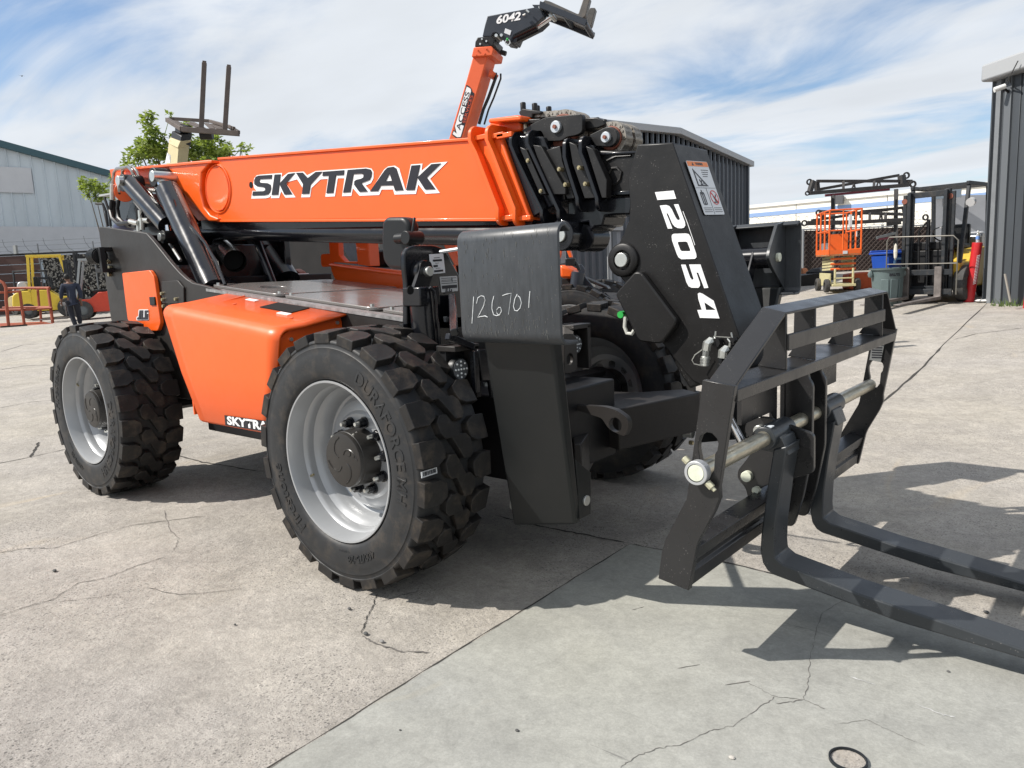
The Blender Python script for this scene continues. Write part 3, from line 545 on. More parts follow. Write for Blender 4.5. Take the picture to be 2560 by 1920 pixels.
bq=(-1.021, 14.885, 0.501); bb2=empty('recycling_bin',bq,'blue wheeled recycling bin with hinged lid behind the grey bin','bin')
BL=mat('blue_bin_plastic',(.012,.06,.32),.4,var=.1)
def loc(o,x,y,z): return tuple(Vector(o)+R3*x+V3*y+Vector((0,0,z)))
b=B(); b.xf=lambda x,y,z:loc(bq,x,y,z); b.hexa([(-.26,-.3,.08),(.26,-.3,.08),(.26,.2,.08),(-.26,.2,.08)],[(-.34,-.38,.95),(.34,-.38,.95),(.34,.3,.95),(-.34,.3,.95)]); b.build('bin_body',BL,bb2,bevel=.04)
b=B(); b.xf=lambda x,y,z:loc(bq,x,y,z); b.prism(rrect(-.37,.37,-.42,.34,.05),'Z',.95,1.0); b.box(-.33,.33,-.44,-.40,1.0,1.04); b.build('bin_lid',BL,bb2,bevel=.015)
b=B(); b.xf=lambda x,y,z:loc(bq,x,y,z); b.box(-.2,.2,.31,.33,.84,.88); b.box(-.2,-.16,.31,.33,.75,.84); b.box(.16,.2,.31,.33,.75,.84); b.build('bin_handle',mat('pale_blue',(.1,.2,.35),.5),bb2)
# =============== FORKLIFTS
YEL=mat('yellow_paint',(.62,.40,.045),.45,var=.1,dust=.2); YEL2=mat('hyster_yellow',(.72,.52,.05),.45,var=.06); REDF=mat('red_machine_paint',(.55,.05,.02),.45,var=.08); GRYM=mat('machine_grey',(.11,.125,.13),.5,var=.1); TANM=mat('tan_paint',(.45,.36,.18),.5,var=.12,dust=.2); MASTM=mat('mast_steel',(.022,.025,.029),.45,var=.25,vs=8,dust=.2); RUST=mat('worn_fork_steel',(.17,.15,.14),.5,metal=.3,var=.4,vs=10); TYR=mat('grey_tyre',(.05,.05,.05),.8,var=.3,dust=.5)
TANK=mat('tank_white',(.5,.5,.5),.35,metal=.3)
def wheelset(par,xf,c_,r,w,hubm):
    b=B(); b.xf=xf; b.ring([(0,r*.55),(0,r*.9),(.02,r),(w-.02,r),(w,r*.9),(w,r*.55)],c_,(0,1,0),22,close=True); wh=b.build('wheel',TYR,par)
    b=B(); b.xf=xf; b.ring([(.02,0),(.02,r*.3),(.05,r*.55),(w-.05,r*.55),(w-.02,r*.3),(w-.02,0)],c_,(0,1,0),16); b.build('wheel_hub',hubm,wh)
def forklift(q,hd,label,body,guard,mastm=MASTM,s=1.0,fork_len=1.05,masth=2.1,backrest=False,mask=None,tank=True,group=None):
    # local: x forward (mast side), y left
    cs,sn=math.cos(hd),math.sin(hd)
    def xf(x,y,z): return (q[0]+s*(cs*x-sn*y),q[1]+s*(sn*x+cs*y),q[2]+s*z)
    t=empty('forklift',q,label,'forklift',group)
    def mk(fn,name,m,**k): b=B(); b.xf=xf; fn(b); return b.build(name,m,t,**k)
    mk(lambda b:(b.prism([(.55,.25),(.62,.7),(.1,.72),(-.2,.95),(-.7,.98),(-.75,.25)],'Y',-.5,.5)),'chassis',body,bevel=.03)
    mk(lambda b:b.prism(rounded([(-.7,.25),(-.7,.95),(-1.0,.95),(-1.25,.85),(-1.3,.35)],.12),'Y',-.52,.52),'counterweight',body,bevel=.04)
    mk(lambda b:(b.box(-.55,0,-.28,.28,.95,1.05),b.box(-.62,-.5,-.25,.25,1.0,1.42)),'seat',PLAS,bevel=.03)
    for y in (-.5,.46):
        mk(lambda b:b.prism([(.50,.7),(.57,.7),(.30,2.08),(.23,2.08)],'Y',y,y+.06),'guard_post',guard,bevel=.008)
        mk(lambda b:b.prism([(-.78,.95),(-.70,.95),(-.62,2.08),(-.70,2.08)],'Y',y,y+.06),'guard_post',guard,bevel=.008)
        mk(lambda b:b.box(-.72,.32,y,y+.06,2.08,2.15),'guard_rail',guard,bevel=.008)
    for k in range(6): mk(lambda b:b.box(-.66+k*.18,-.60+k*.18,-.44,.46,2.09,2.13),'guard_bar',guard)
    for y in (-.62,.42): wheelset(t,xf,(.35,y,.33),.33,.20,GRYM)
    for y in (-.54,.36): wheelset(t,xf,(-.85,y,.26),.26,.18,GRYM)
    for y in (-.36,.26): mk(lambda b:(b.box(.66,.74,y,y+.10,.12,masth),b.box(.75,.82,y+.02,y+.08,.12,masth-.02),b.box(.68,.73,y+(-.09 if y<0 else .12),y+(-.03 if y<0 else .18),.15,masth-.05)),'mast_rail',mastm,bevel=.006)
    mk(lambda b:(b.box(.67,.73,-.26,.26,masth-.12,masth-.02),b.box(.67,.73,-.26,.26,.2,.3)),'mast_crossbar',mastm,bevel=.006)
    mk(lambda b:b.cyl((.70,0,.3),(.70,0,1.5),.035,n=10),'lift_ram',GLOSS)
    mk(lambda b:(b.box(.84,.88,-.5,.5,.15,.25),b.box(.84,.88,-.5,.5,.5,.6)),'fork_carriage',mastm,bevel=.005)
    for y in (-.34,.22): mk(lambda b:b.prism([(.89,.65),(.93,.65),(.93,.12),(.93+fork_len,.07),(.93+fork_len,.05),(.89,.06)],'Y',y,y+.12),'fork',RUST,bevel=.006)
    if tank: mk(lambda b:b.cyl((-.95,-.36,1.12),(-.95,.36,1.12),.155,n=16),'gas_tank',TANK,bevel=.04)
    mk(lambda b:b.ring([(0,.16),(.02,.17),(.04,.16)],(.22,.05,1.22),(-.8,0,.6),16),'steering_wheel',PLAS)
    return t,xf,mk
hd_=lambda px_dir:0
# left yard forklifts
forklift((-35.071, 11.105, 0.331),math.radians(65),'yellow forklift with bright yellow guard posts behind the walking man',YEL2,YEL2,s=1.3,masth=2.2)
forklift((-29.962, 10.706, 0.313),math.radians(-118),'red and grey forklift with white gas tank, right of the man',REDF,mat('guard_pale',(.3,.32,.33),.4),s=1.12,masth=2.15)
forklift((-41.003, 12.148, 0.378),math.radians(20),'small dusty tan forklift with black guard behind the orange basket',TANM,MASTM,s=1.05,masth=1.8)
# big right forklift facing the camera
fq=(-0.451, 14.829, 0.499); hdg=math.atan2(-.765+.10,.643-.42) 
ft_,fxf,fmk=forklift((-.20,15.05,.50),math.radians(-101),'worn yellow forklift with tall black mast and forks on the ground beside the red bollard',YEL,MASTM,s=1.05,fork_len=1.6,masth=2.02,tank=True)
fmk(lambda b:(b.tube([(.95,-.62,.15),(.95,-.62,1.15),(.95,-.58,1.22),(.95,0,1.20),(.95,.52,1.18),(.95,.6,1.1),(.95,.6,.15)],.012,6),b.tube([(.95,-.6,.72),(.95,.6,.70)],.011,6)),'load_backrest',mat('bent_wire',(.16,.15,.13),.5,metal=.4))
fmk(lambda b:b.cyl((.72,-.42,1.86),(.74,-.42,1.86),.05,n=14),'chain_wheel',BROWN)
fmk(lambda b:b.cyl((.72,.36,1.88),(.74,.36,1.88),.05,n=14),'chain_wheel',BROWN)
fmk(lambda b:(b.box(.58,.64,-.40,.40,.15,.95),b.box(.45,.6,-.3,.3,.95,1.1)),'front_cowl',DARK,bevel=.02)
fmk(lambda b:b.cyl((.30,.56,1.78),(.38,.56,1.76),.075,n=14),'guard_lamp',mat('lamp_white',(.5,.5,.5),.3))
fmk(lambda b:(b.tube([(.8,-.1,.4),(.8,-.12,1.3),(.78,0,1.45)],.02,6),b.tube([(.8,.08,.5),(.8,.05,1.2),(.78,.02,1.5)],.014,6)),'mast_hose',DARK)
b=B(); q=fxf(.86,-.50,.95); b.sphere((q[0],q[1],q[2]),.07,8,(.55,.5,2.4)); b.build('hanging_rag',mat('rag_cream',(.6,.57,.48),.9,var=.2),label='cream rag hanging on the left mast rail of the big forklift',cat='rag',smooth=False)
# =============== SCISSOR LIFT
def scissor(q,label,hd):
    t=empty('scissor_lift',q,label,'scissor lift'); cs,sn=math.cos(hd),math.sin(hd); s=1.0
    xf=lambda x,y,z:(q[0]+cs*x-sn*y,q[1]+sn*x+cs*y,q[2]+z)
    def mk(fn,name,m,**k): b=B(); b.xf=xf; fn(b); return b.build(name,m,t,**k)
    CRM=mat('cream_paint',(.55,.50,.28),.5,var=.12,dust=.2); OS=mat('platform_orange',(.75,.13,.02),.45,var=.05)
    mk(lambda b:(b.box(-.62,.78,-.26,.26,.14,.2),b.box(.7,.76,-.22,-.18,.14,.56),b.box(.7,.76,.18,.22,.14,.56),b.box(.7,.76,-.22,.22,.32,.35),b.box(-.6,.6,-.3,-.26,.14,.45)),'base_frame',CRM,bevel=.006)
    for x in (.55,-.5):
        for y in (-.40,.28): wheelset(t,xf,(x,y,.16),.16,.11,TYR)
    for k in range(5):
        for y in (-.24,.20): mk(lambda b:b.hexa([(-.6,y,.50+k*.07),(-.6,y+.04,.50+k*.07),(-.6,y+.04,.55+k*.07),(-.6,y,.55+k*.07)],[(.62,y,.53+k*.07),(.62,y+.04,.53+k*.07),(.62,y+.04,.58+k*.07),(.62,y,.58+k*.07)]),'scissor_arm',CRM,bevel=.004)
    for k in range(3): mk(lambda b:b.cyl((.62,-.28,.55+k*.12),(.62,.28,.55+k*.12),.025,n=8),'cross_tube',OS)
    mk(lambda b:(b.box(-.75,.80,-.36,.36,.86,.90)),'platform_floor',CRM)
    for y in (-.36,.34): mk(lambda b:b.box(-.75,.8,y,y+.02,.86,1.02),'toe_board',OS)
    mk(lambda b:b.box(.78,.80,-.36,.36,.86,1.0),'toe_board',OS); mk(lambda b:b.box(-.77,-.75,-.36,.36,.86,1.0),'toe_board',OS)
    for y in (-.35,.35):
        for x in (-.74,-.25,.25,.78): mk(lambda b:b.cyl((x,y,.9),(x,y,1.92),.021,n=8),'rail_post',OS)
        for z in (1.45,1.92): mk(lambda b:b.cyl((-.74,y,z),(.78,y,z),.019,n=8),'guard_rail',OS)
    for x in (.78,-.74):
        mk(lambda b:b.cyl((x,-.35,1.92),(x,.35,1.92),.019,n=8),'guard_rail',OS); mk(lambda b:b.cyl((x,-.35,1.45),(x,-.05,1.45),.017,n=8),'guard_rail',OS); mk(lambda b:b.cyl((x,-.05,.95),(x,-.05,1.9),.017,n=8),'rail_post',OS)
    mk(lambda b:b.box(-.55,-.50,-.1,.34,.98,1.40),'side_panel',OS)
    mk(lambda b:(b.box(-.3,-.2,.30,.36,1.55,1.85),b.box(.80,.81,-.05,.05,.9,.97),b.box(.2,.3,.35,.37,1.3,1.45)),'notice_label',MATS['sticker_white'])
    return t
scissor((-2.885, 17.367, 0.613),'scissor lift with bright orange platform rails and cream folded arms',math.radians(-62))
o2=(-2.498, 17.932, 0.638); b=B(); b.prism(rounded([(-.35,0),(.4,0),(.45,.35),(.1,.42),(-.35,.38)],.06),'Y',-.25,.25); b.xf=None
o_=b.build('machine_cover',mat('dull_orange',(.42,.07,.02),.5,var=.2),label='low dull orange machine cover behind the grey bin',cat='machine',bevel=.02); o_.location=(o2[0],o2[1],o2[2]); o_.rotation_euler=(0,0,.6)
# =============== JIB RACK
def jib(P_,label,name='lattice_jib'):
    t=empty(name,P_[0],label,'jib'); return t
JB=mat('jib_black',(.04,.038,.038),.5,var=.2,dust=.25)
rk=empty('storage_rack',(-4.175, 21.312, 2.161),'steel rack of dark posts carrying the black truss jibs','rack')
for a_,c_ in [((-4.242, 21.469, 3.249),(-4.089, 21.086, 0.643)),((-2.821, 22.679, 3.343),(-2.691, 22.293, 0.814))]: B().beam(a_,c_,.10,.10,(1,0,0)).build('rack_post',JB,rk)
b=B(); b.beam((-4.423, 21.319, 3.259),(-2.975, 22.552, 3.352),.06,.07); b.build('rack_beam',mat('maroon_beam',(.12,.015,.03),.5),rk)
B().beam((-2.952, 22.373, 2.342),(-2.679, 22.609, 2.377),.15,.12).build('rack_arm',JB,rk); B().beam((-3.254, 21.955, 1.502),(-2.469, 22.617, 1.52),.1,.08).build('rack_beam',mat('grey_beam',(.16,.17,.17),.5),rk)
B().beam((-3.183, 22.102, 1.952),(-2.739, 22.5, 2.078),.1,.07).build('rack_arm',MATS['grey_beam'],rk); B().beam((-3.142, 22.13, 1.912),(-2.81, 22.414, 1.943),.1,.06).build('rack_arm',MATS['maroon_beam'],rk)
def lattice(pairs,loops,base,label,dark):
    t=empty('truss_jib',base,label,'jib')
    for a_,c_,w in pairs: B().beam(a_,c_,w,w,(0,0,1)).build('chord' if w>.075 else 'brace',JB,t,bevel=.006)
    for c_,r in loops: B().ring([(-.02,r*.55),(-.02,r),(.02,r),(.02,r*.55)],c_,(.64,-.76,0),14,close=True).build('end_eye',JB,t)
lattice([((-4.511, 20.793, 3.648),(-2.381, 22.555, 3.524), 0.08),((-4.575, 20.405, 3.291),(-2.404, 22.248, 3.399), 0.1),((-4.639, 21.441, 3.463),(-2.834, 23.016, 3.771), 0.08),((-4.645, 20.617, 3.321),(-4.589, 20.731, 3.664), 0.12),((-4.54, 20.977, 3.366),(-4.577, 21.003, 3.655), 0.12),((-3.911, 21.29, 3.613),(-3.833, 21.037, 3.334), 0.07),((-3.223, 21.858, 3.573),(-3.166, 21.603, 3.369), 0.07),((-3.764, 21.637, 3.409),(-3.733, 21.687, 3.532), 0.04),((-3.696, 21.693, 3.405),(-3.723, 21.695, 3.531), 0.04),((-3.22, 22.096, 3.427),(-3.182, 22.162, 3.6), 0.04),((-3.123, 22.179, 3.434),(-3.172, 22.17, 3.599), 0.04),((-2.624, 22.386, 3.699),(-2.589, 22.366, 3.45), 0.16),((-2.549, 22.395, 3.423),(-2.381, 22.553, 3.512), 0.1)],[((-4.668, 20.658, 3.632), 0.09),((-2.517, 22.474, 3.693), 0.1),((-2.309, 22.331, 3.418), 0.1),((-4.623, 20.365, 3.294), 0.07)],(-4.645, 20.617, 3.321),'upper black truss jib resting on top of the rack, against the sky',1)
lattice([((-4.299, 20.4, 2.756),(-2.366, 21.983, 2.559), 0.08),((-4.443, 19.819, 2.427),(-3.391, 20.694, 2.39), 0.12),((-3.391, 20.694, 2.39),(-2.248, 21.657, 2.408), 0.1),((-4.659, 20.847, 2.539),(-2.622, 22.607, 2.798), 0.08),((-4.232, 20.424, 2.593),(-4.203, 20.477, 2.738), 0.14),((-3.18, 21.319, 2.655),(-3.119, 21.057, 2.401), 0.07),((-2.835, 21.599, 2.61),(-2.771, 21.35, 2.405), 0.07),((-3.513, 21.039, 2.65),(-3.445, 20.801, 2.493), 0.05),((-3.013, 21.686, 2.468),(-2.997, 21.741, 2.677), 0.04),((-2.955, 21.734, 2.465),(-2.987, 21.749, 2.676), 0.04),((-3.471, 21.486, 2.733),(-2.548, 22.27, 2.779), 0.05),((-3.48, 21.478, 2.734),(-3.468, 21.45, 2.535), 0.05),((-2.491, 22.321, 2.8),(-2.437, 22.317, 2.55), 0.16)],[((-4.499, 19.772, 2.43), 0.09),((-4.307, 20.387, 2.72), 0.09),((-1.884, 21.968, 2.442), 0.09)],(-4.493, 20.189, 2.511),'lower black truss jib on the rack behind the orange platform',1)
# dark low trailer and clutter behind the far outrigger
tq=[(-4.571, 19.402, 0.845),(-4.031, 19.868, 0.91)]; b=B(); b.beam((tq[0][0],tq[0][1],tq[0][2]-.05),(tq[1][0],tq[1][1],tq[1][2]-.05),.8,.38); tl=b.build('flat_trailer',DARK,label='low black flat trailer by the fence left of the scissor lift',cat='trailer')
b=B(); b.sphere((-4.065, 19.858, 1.009),.35,10,(1.2,.8,.5)); b.build('tarp_heap',mat('tarp_black',(.015,.016,.02),.6),label='heap of black sheeting on the low trailer',cat='sheeting',smooth=False)
q=(-4.831, 20.537, 1.014); B().cyl(q,(q[0]+.1,q[1]+.1,q[2]),.16,n=16).build('cable_reel',mat('reel_orange',(.45,.16,.06),.6),label='small orange cable reel by the fence post',cat='reel')
b=B(); b.prism([(0,0),(.28,.02),(.26,.34),(.02,.32)],lambda a,c_,w:tuple(Vector((-4.186, 20.12, 1.518))+R3*a+Vector((0,0,c_))+V3*w),0,.03); b.build('parking_sign',mat('sign_frame',(.5,.5,.5),.5),label='small white framed sign against the fence left of the orange platform',cat='sign')

# =============== MAIN TELEHANDLER (front = +X, near side = low Y)
T=empty('telehandler',(-1.4,1.27,0),'large orange and charcoal telescopic handler with black forks, nearest machine filling the picture','telehandler')
ZW=.609
def sw(r):
    P_=[(.375,.03),(.39,0),(.43,-.012),(.48,-.012),(.53,-.004),(.552,0),(.62,0)]
    for (a,b),(c,d) in zip(P_,P_[1:]):
        if a<=r<=c: return b+(d-b)*(r-a)/(c-a)
    return 0
def make_wheel(parent):
    rim=B(); prof=[(.008,.374),(0,.381),(-.004,.379),(-.003,.371),(.012,.366),(.03,.362),(.05,.357),(.075,.352),(.085,.343),(.10,.338),(.125,.336),(.14,.325),(.155,.312),(.195,.302),(.208,.297),(.215,.285),(.205,.272),(.185,.262),(.175,.245),(.172,.215),(.166,.207),(.162,.2),(.162,.0)]
    rim.ring(prof,(0,0,ZW),(0,1,0),72)
    rim.ring([(.205,.2),(.205,.24),(.25,.285),(.26,.30),(.30,.315),(.33,.345),(.36,.36),(.375,.378),(.37,.384),(.35,.375)],(0,0,ZW),(0,1,0),64)
    w=rim.build('wheel',SILVER,parent,ang=28)
    ty=B(); ty.ring([(.01,.372),(.03,.3745),(.0,.388),(-.009,.405),(-.012,.43),(-.0125,.48),(-.009,.505),(-.004,.528),(-.0045,.531),(-.001,.535),(0,.550),(-.003,.553),(-.002,.560),(.004,.566),(.03,.571),(.06,.573),(.34,.573),(.38,.571),(.398,.562),(.404,.53),(.412,.48),(.412,.43),(.40,.39),(.375,.372),(.35,.366),(.05,.366)],(0,0,ZW),(0,1,0),120,close=True)
    ty.build('tyre',RUB,w,ang=40)
    tr=B(); NL=22; PI=2*math.pi*.6/NL
    def lug(poly,u0,mir,rb=.560):
        top=[];bot=[]
        if mir: poly=[(-u,.40-y) for u,y in poly][::-1]
        cu=sum(p[0] for p in poly)/len(poly); cy=sum(p[1] for p in poly)/len(poly)
        for u,y in [(cu+(u-cu)*.93,cy+(y-cy)*(.97 if 0<y<.4 else 1)) for u,y in poly]:
            for ls,k,rr in ((top,1.0,None),(bot,1.07,rb)):
                uu=u0+cu+(u-cu)*k; yy=cy+(y-cy)*(k if 0<y<.4 else 1); a=uu/.6
                r=rr or .611-.9*max(0,abs(y-.2)-.15)**2-(.008 if (y<.01 or y>.39) else 0)
                if k!=1 and (y<.01 or y>.39): yy=y+(.0 if y<.2 else 0); r=.553
                ls.append((r*math.sin(a),yy,ZW+r*math.cos(a)))
        tr.hexa(bot,top)
    sh=[(0,-.006),(.118,-.006),(.122,.07),(.095,.118),(.06,.122),(.022,.112),(.002,.075)]
    ce=[(.0,.14),(.03,.112),(.085,.118),(.112,.14),(.112,.172),(.165,.20),(.218,.228),(.222,.27),(.19,.292),(.135,.286),(.108,.262),(.106,.232),(.055,.205),(.004,.178)]
    for k in range(NL):
        u=k*PI+.092
        lug(sh,u,False); lug(ce,u+.078,False,.566); lug(sh,u+PI*.5+.15,True)
    tr.build('tread',LUG,w,bevel=.003,seg=2,smooth=False)
    hb=B(); hb.ring([(0,0),(0,.118),(.003,.127),(.012,.131),(.02,.131),(.022,.134),(.20,.138)],(0,.043,ZW),(0,1,0),48)
    # swirl ribs on the cap
    for k in range(4):
        a0=math.radians(90*k+20); pts=[]
        for i in range(9):
            t=i/8; rr=.03+.08*t; a=a0+1.1*t*t; pts.append((rr*math.sin(a),.043,ZW+rr*math.cos(a)))
        hb.tube(pts,.0035,5)
    hb.cyl((.05,.04,ZW+.04),(.05,.05,ZW+.04),.014); hb.cyl((.085,.038,ZW+.035),(.085,.05,ZW+.035),.008)
    hb.build('hub_cap',mat('hub_paint',(.028,.026,.024),.38,var=.1,rvar=.08),w,ang=30)
    for k in range(10):
        a=math.radians(36*k+12); c_=(.168*math.sin(a),.162,ZW+.166*math.cos(a)); d=B()
        d.cyl(c_,(c_[0],.152,c_[2]),.027); d.cyl((c_[0],.153,c_[2]),(c_[0],.120,c_[2]),.021,.018,6)
        n_=d.build('wheel_nut',GLOSS,w)
        B().cyl((c_[0],.122,c_[2]),(c_[0],.100,c_[2]),.0105,.009,10).build('nut_stud',ZINC,w)
    va=math.radians(248); B().cyl((.342*math.sin(va),.08,ZW+.342*math.cos(va)),(.315*math.sin(va),.08,ZW+.315*math.cos(va)),.006,n=8).build('valve_stem',GOLD,w)
    for s_,ph,rm,sz,bd in (('Firestone',239,.462,.098,.002),('DURAFORCE MH',66,.462,.083,.003),('400/75-28',160,.452,.05,.001),('TUBELESS',176,.415,.018,0)):
        def fn(x,y,z,ph=ph,rm=rm):
            a=math.radians(ph)+x/rm; r=rm+y; return (r*math.sin(a), sw(r)-.0022-z, ZW+r*math.cos(a))
        text(s_,sz,fn,'sidewall_lettering',RUB,w,ext=.0014,bold=bd*.5,shear=.15 if s_=='Firestone' else 0)
    return w
w1=make_wheel(T)
WB=2.84; TW=2.53
def Rm(deg,y=1): 
    c_=Vector((0,0,ZW)); return Matrix.Translation(c_)@Matrix.Rotation(math.radians(deg),4,'Y')@Matrix.Translation(-c_)
copy_tree(w1,Matrix.Translation((-WB,0,0))@Rm(50),T)
FL=Matrix.Translation((0,TW,0))@Matrix.Rotation(math.pi,4,'Z')
copy_tree(w1,FL@Rm(20),T); copy_tree(w1,Matrix.Translation((-WB,0,0))@FL@Rm(75),T)
# axles
for x0 in (0,-WB):
    b=B(); b.cyl((x0,.2,ZW),(x0,TW-.2,ZW),.10); b.sphere((x0,TW/2,ZW),.26,20,(1,.9,1)); b.cyl((x0,.3,ZW),(x0,.44,ZW),.17,.12); b.cyl((x0,TW-.3,ZW),(x0,TW-.44,ZW),.17,.12)
    b.beam((x0,.35,ZW+.1),(x0,TW-.35,ZW+.1),.16,.1); b.cyl((x0+.16,.4,ZW-.02),(x0+.16,TW-.4,ZW-.02),.04)
    b.build('axle',DARK,T,bevel=.006)
# frame: near side plate, rail and far side plate
out=[(-3.381, 1.921),(-3.299, 1.917),(-2.599, 1.824),(-2.495, 1.755),(-2.389, 1.677),(-2.285, 1.6),(-2.181, 1.532),(-2.103, 1.491),(-2.024, 1.461),(-1.863, 1.438),(-1.586, 1.387)]
rl=[(-1.173, 1.361),(-0.481, 1.286),(0.045, 1.233)]
fr=[*out,*rl[1:],(.14,1.20),(.14,.98),(-.45,.98),(-.72,.98),(-2.05,.98),(-2.18,.66),(-3.1,.66),(-3.36,1.22)]
b=B(); b.prism(fr,'Y',.46,.49); b.build('frame',FRAME,T,bevel=.004)
b=B(); b.prism([(-3.36,1.22),(-3.36,1.9),(-2.9,1.9),(-2.6,1.42),(-1.9,1.33),(.14,1.2),(.14,.98),(-2.05,.98),(-2.18,.66),(-3.1,.66)],'Y',1.56,1.59); b.build('far_frame_plate',FRAME,T,bevel=.004)
b=B(); b.box(-3.3,-2.6,.5,2.02,.7,1.5); b.box(-2.6,.1,.6,1.5,.62,.95); b.box(-3.36,-3.3,.5,2.02,.62,1.86); b.box(-.5,.08,.5,1.54,.9,1.1); b.box(-2.1,-.6,.5,.9,.45,.66); b.box(-2.0,-.6,2.08,2.4,.5,1.0)
b.build('belly_frame',DARK,T,bevel=.01)
# deck between the rails (follows the sloping rail)
def dz(x): return 1.416-.098*(x+1.85)
b=B(); b.hexa([(-2.0,.49,dz(-2.0)-.02),(.1,.49,dz(.1)-.02),(.1,1.56,dz(.1)-.02),(-2.0,1.56,dz(-2.0)-.02)],[(-2.0,.49,dz(-2.0)-.005),(.1,.49,dz(.1)-.005),(.1,1.56,dz(.1)-.005),(-2.0,1.56,dz(-2.0)-.005)])
b.build('deck',DECKM,T)
def panel(x0,x1,y0,y1,hole=None,name='deck_panel'):
    lp=[rounded([(x0,y0),(x1,y0),(x1,y1),(x0,y1)],.06)]
    if hole: lp.append(circle(*hole,20))
    m=lambda x,y,w:(x,y,dz(x)+w)
    return B().prism(lp,m,.0,.018).build(name,DECKM,T,bevel=.003)
panel(-1.98,-1.2,.56,1.54,(-1.62,.80,.09)); panel(-1.16,-.32,.56,1.54); panel(-.28,.08,.56,1.54)
B().hexa([(-1.85,.455,dz(-1.85)-.012),(.1,.455,dz(.1)-.012),(.1,.52,dz(.1)-.012),(-1.85,.52,dz(-1.85)-.012)],[(-1.85,.455,dz(-1.85)+.006),(.1,.455,dz(.1)+.006),(.1,.52,dz(.1)+.006),(-1.85,.52,dz(-1.85)+.006)]).build('rail_cap',mat('rail_edge',(.3,.3,.3),.35,metal=.4,var=.5,vs=30),T)
for x in (-1.95,-1.24,-1.12,-.38,-.22):
    B().cyl((x,.60,dz(x)+.017),(x,.60,dz(x)+.03),.012,n=8).build('deck_bolt',ZINC,T)
# bulkhead behind cylinders
b=B(); b.box(-2.75,-2.68,.95,1.6,1.2,1.75); b.box(-2.3,-2.0,.9,1.5,1.3,1.42); b.box(-2.75,-2.5,1.5,1.56,1.35,1.9); b.hexa([(-2.62,.52,1.36),(-1.98,.52,1.36),(-1.98,.9,1.36),(-2.62,.9,1.36)],[(-2.62,.52,1.6),(-2.2,.52,1.45),(-2.2,.9,1.45),(-2.62,.9,1.6)])
b.build('engine_bay_walls',GLOSS,T,bevel=.01)
# orange access door
dr=[(-2.995, 1.553),(-2.984, 1.559),(-2.55, 1.565),(-2.495, 1.514),(-2.477, 1.194),(-2.531, 1.138),(-2.763, 1.134),(-2.893, 1.174),(-2.995, 1.211)]
door=B().prism(rounded(dr,.02),'Y',.43,.458).build('access_door',ORANGE,T,bevel=.004,label='orange access door with three black letters')
lc=(-2.546, 0.43, 1.349)
b=B(); b.box(lc[0]-.04,lc[0]+.04,.42,.43,lc[2]-.03,lc[2]+.03); b.build('door_latch',PLAS,door,bevel=.004)
jl=[[(-2.764, 1.285),(-2.74, 1.285),(-2.769, 1.219),(-2.821, 1.219),(-2.812, 1.233),(-2.792, 1.234)],[(-2.738, 1.285),(-2.706, 1.285),(-2.724, 1.234),(-2.694, 1.234),(-2.703, 1.219),(-2.763, 1.218)],[(-2.683, 1.284),(-2.631, 1.285),(-2.637, 1.271),(-2.658, 1.27),(-2.671, 1.234),(-2.667, 1.234),(-2.661, 1.249),(-2.67, 1.249),(-2.664, 1.26),(-2.637, 1.26),(-2.652, 1.219),(-2.7, 1.219)]]
bb_=B(); bb_.prism(rounded([(-2.781, 1.29),(-2.63, 1.29),(-2.645, 1.214),(-2.839, 1.212),(-2.83, 1.237),(-2.803, 1.239)],.01),'Y',.4255,.4285); bb_.build('decal_backing',WHITE,door)
b=B()
for p in jl: b.prism(p,'Y',.422,.4250)
b.build('decal_letters',BLACKP,door)
gd=[(-2.43, 1.482),(-2.196, 1.483),(-2.127, 1.434),(-2.146, 1.327),(-2.456, 1.33)]
B().prism(gd,'Y',.447,.459).build('side_cover',FRAME,T,bevel=.003)
for q in [(-2.426, 0.44, 1.399),(-2.423, 0.44, 1.357),(-2.423, 0.44, 1.312),(-2.235, 0.44, 1.358)]:
    B().cyl((q[0],.43,q[2]),(q[0],.447,q[2]),.011,n=8).build('cover_bolt',GOLD,T)
# ---- orange hood
def hood():
    b=B()
    # stations along X: rear and front; profile in (y,z)
    def prof(x,t):
        zt=1.385-.118*(x+1.6)/1.1*1.0   # far top edge height
        zn=1.335-.118*(x+1.6)/1.1
        P_=[(.455,zt)]
        P_.append((.20,zn+.012))
        for k in range(7):
            a=math.radians(90*k/6); P_.append((.10-.06*math.sin(a),zn-.06+.06*math.cos(a)+.004*(6-k)/6))
        P_+=[(.04,.95),(.06,.675),(.075,.66),(.10,.66)]
        return P_
    xs_t=[]
    N_=10; rows=[]
    for i in range(N_+1):
        t=i/N_; row=[]
        for y,z in prof(-1.6+1.17*t,t):
            # rear edge slants: lower points start further forward; front edge too
            zr=max(0,min(1,(1.30-z)/.64)); xr=-1.60+.27*zr; xf=-.42-.22*zr*zr
            x=xr+(xf-xr)*t
            zz=z+(.0 if z<.7 else 0)
            row.append(b.v((x,y,zz if z<.9 else z)))
        rows.append(row)
    for A,C in zip(rows,rows[1:]):
        for k in range(len(A)-1): b.f((A[k],A[k+1],C[k+1],C[k]))
    o=b.build('hood',ORANGE,T,ang=50)
    md=o.modifiers.new('shell','SOLIDIFY'); md.thickness=.012; md.offset=-1
    return o
hd=hood()
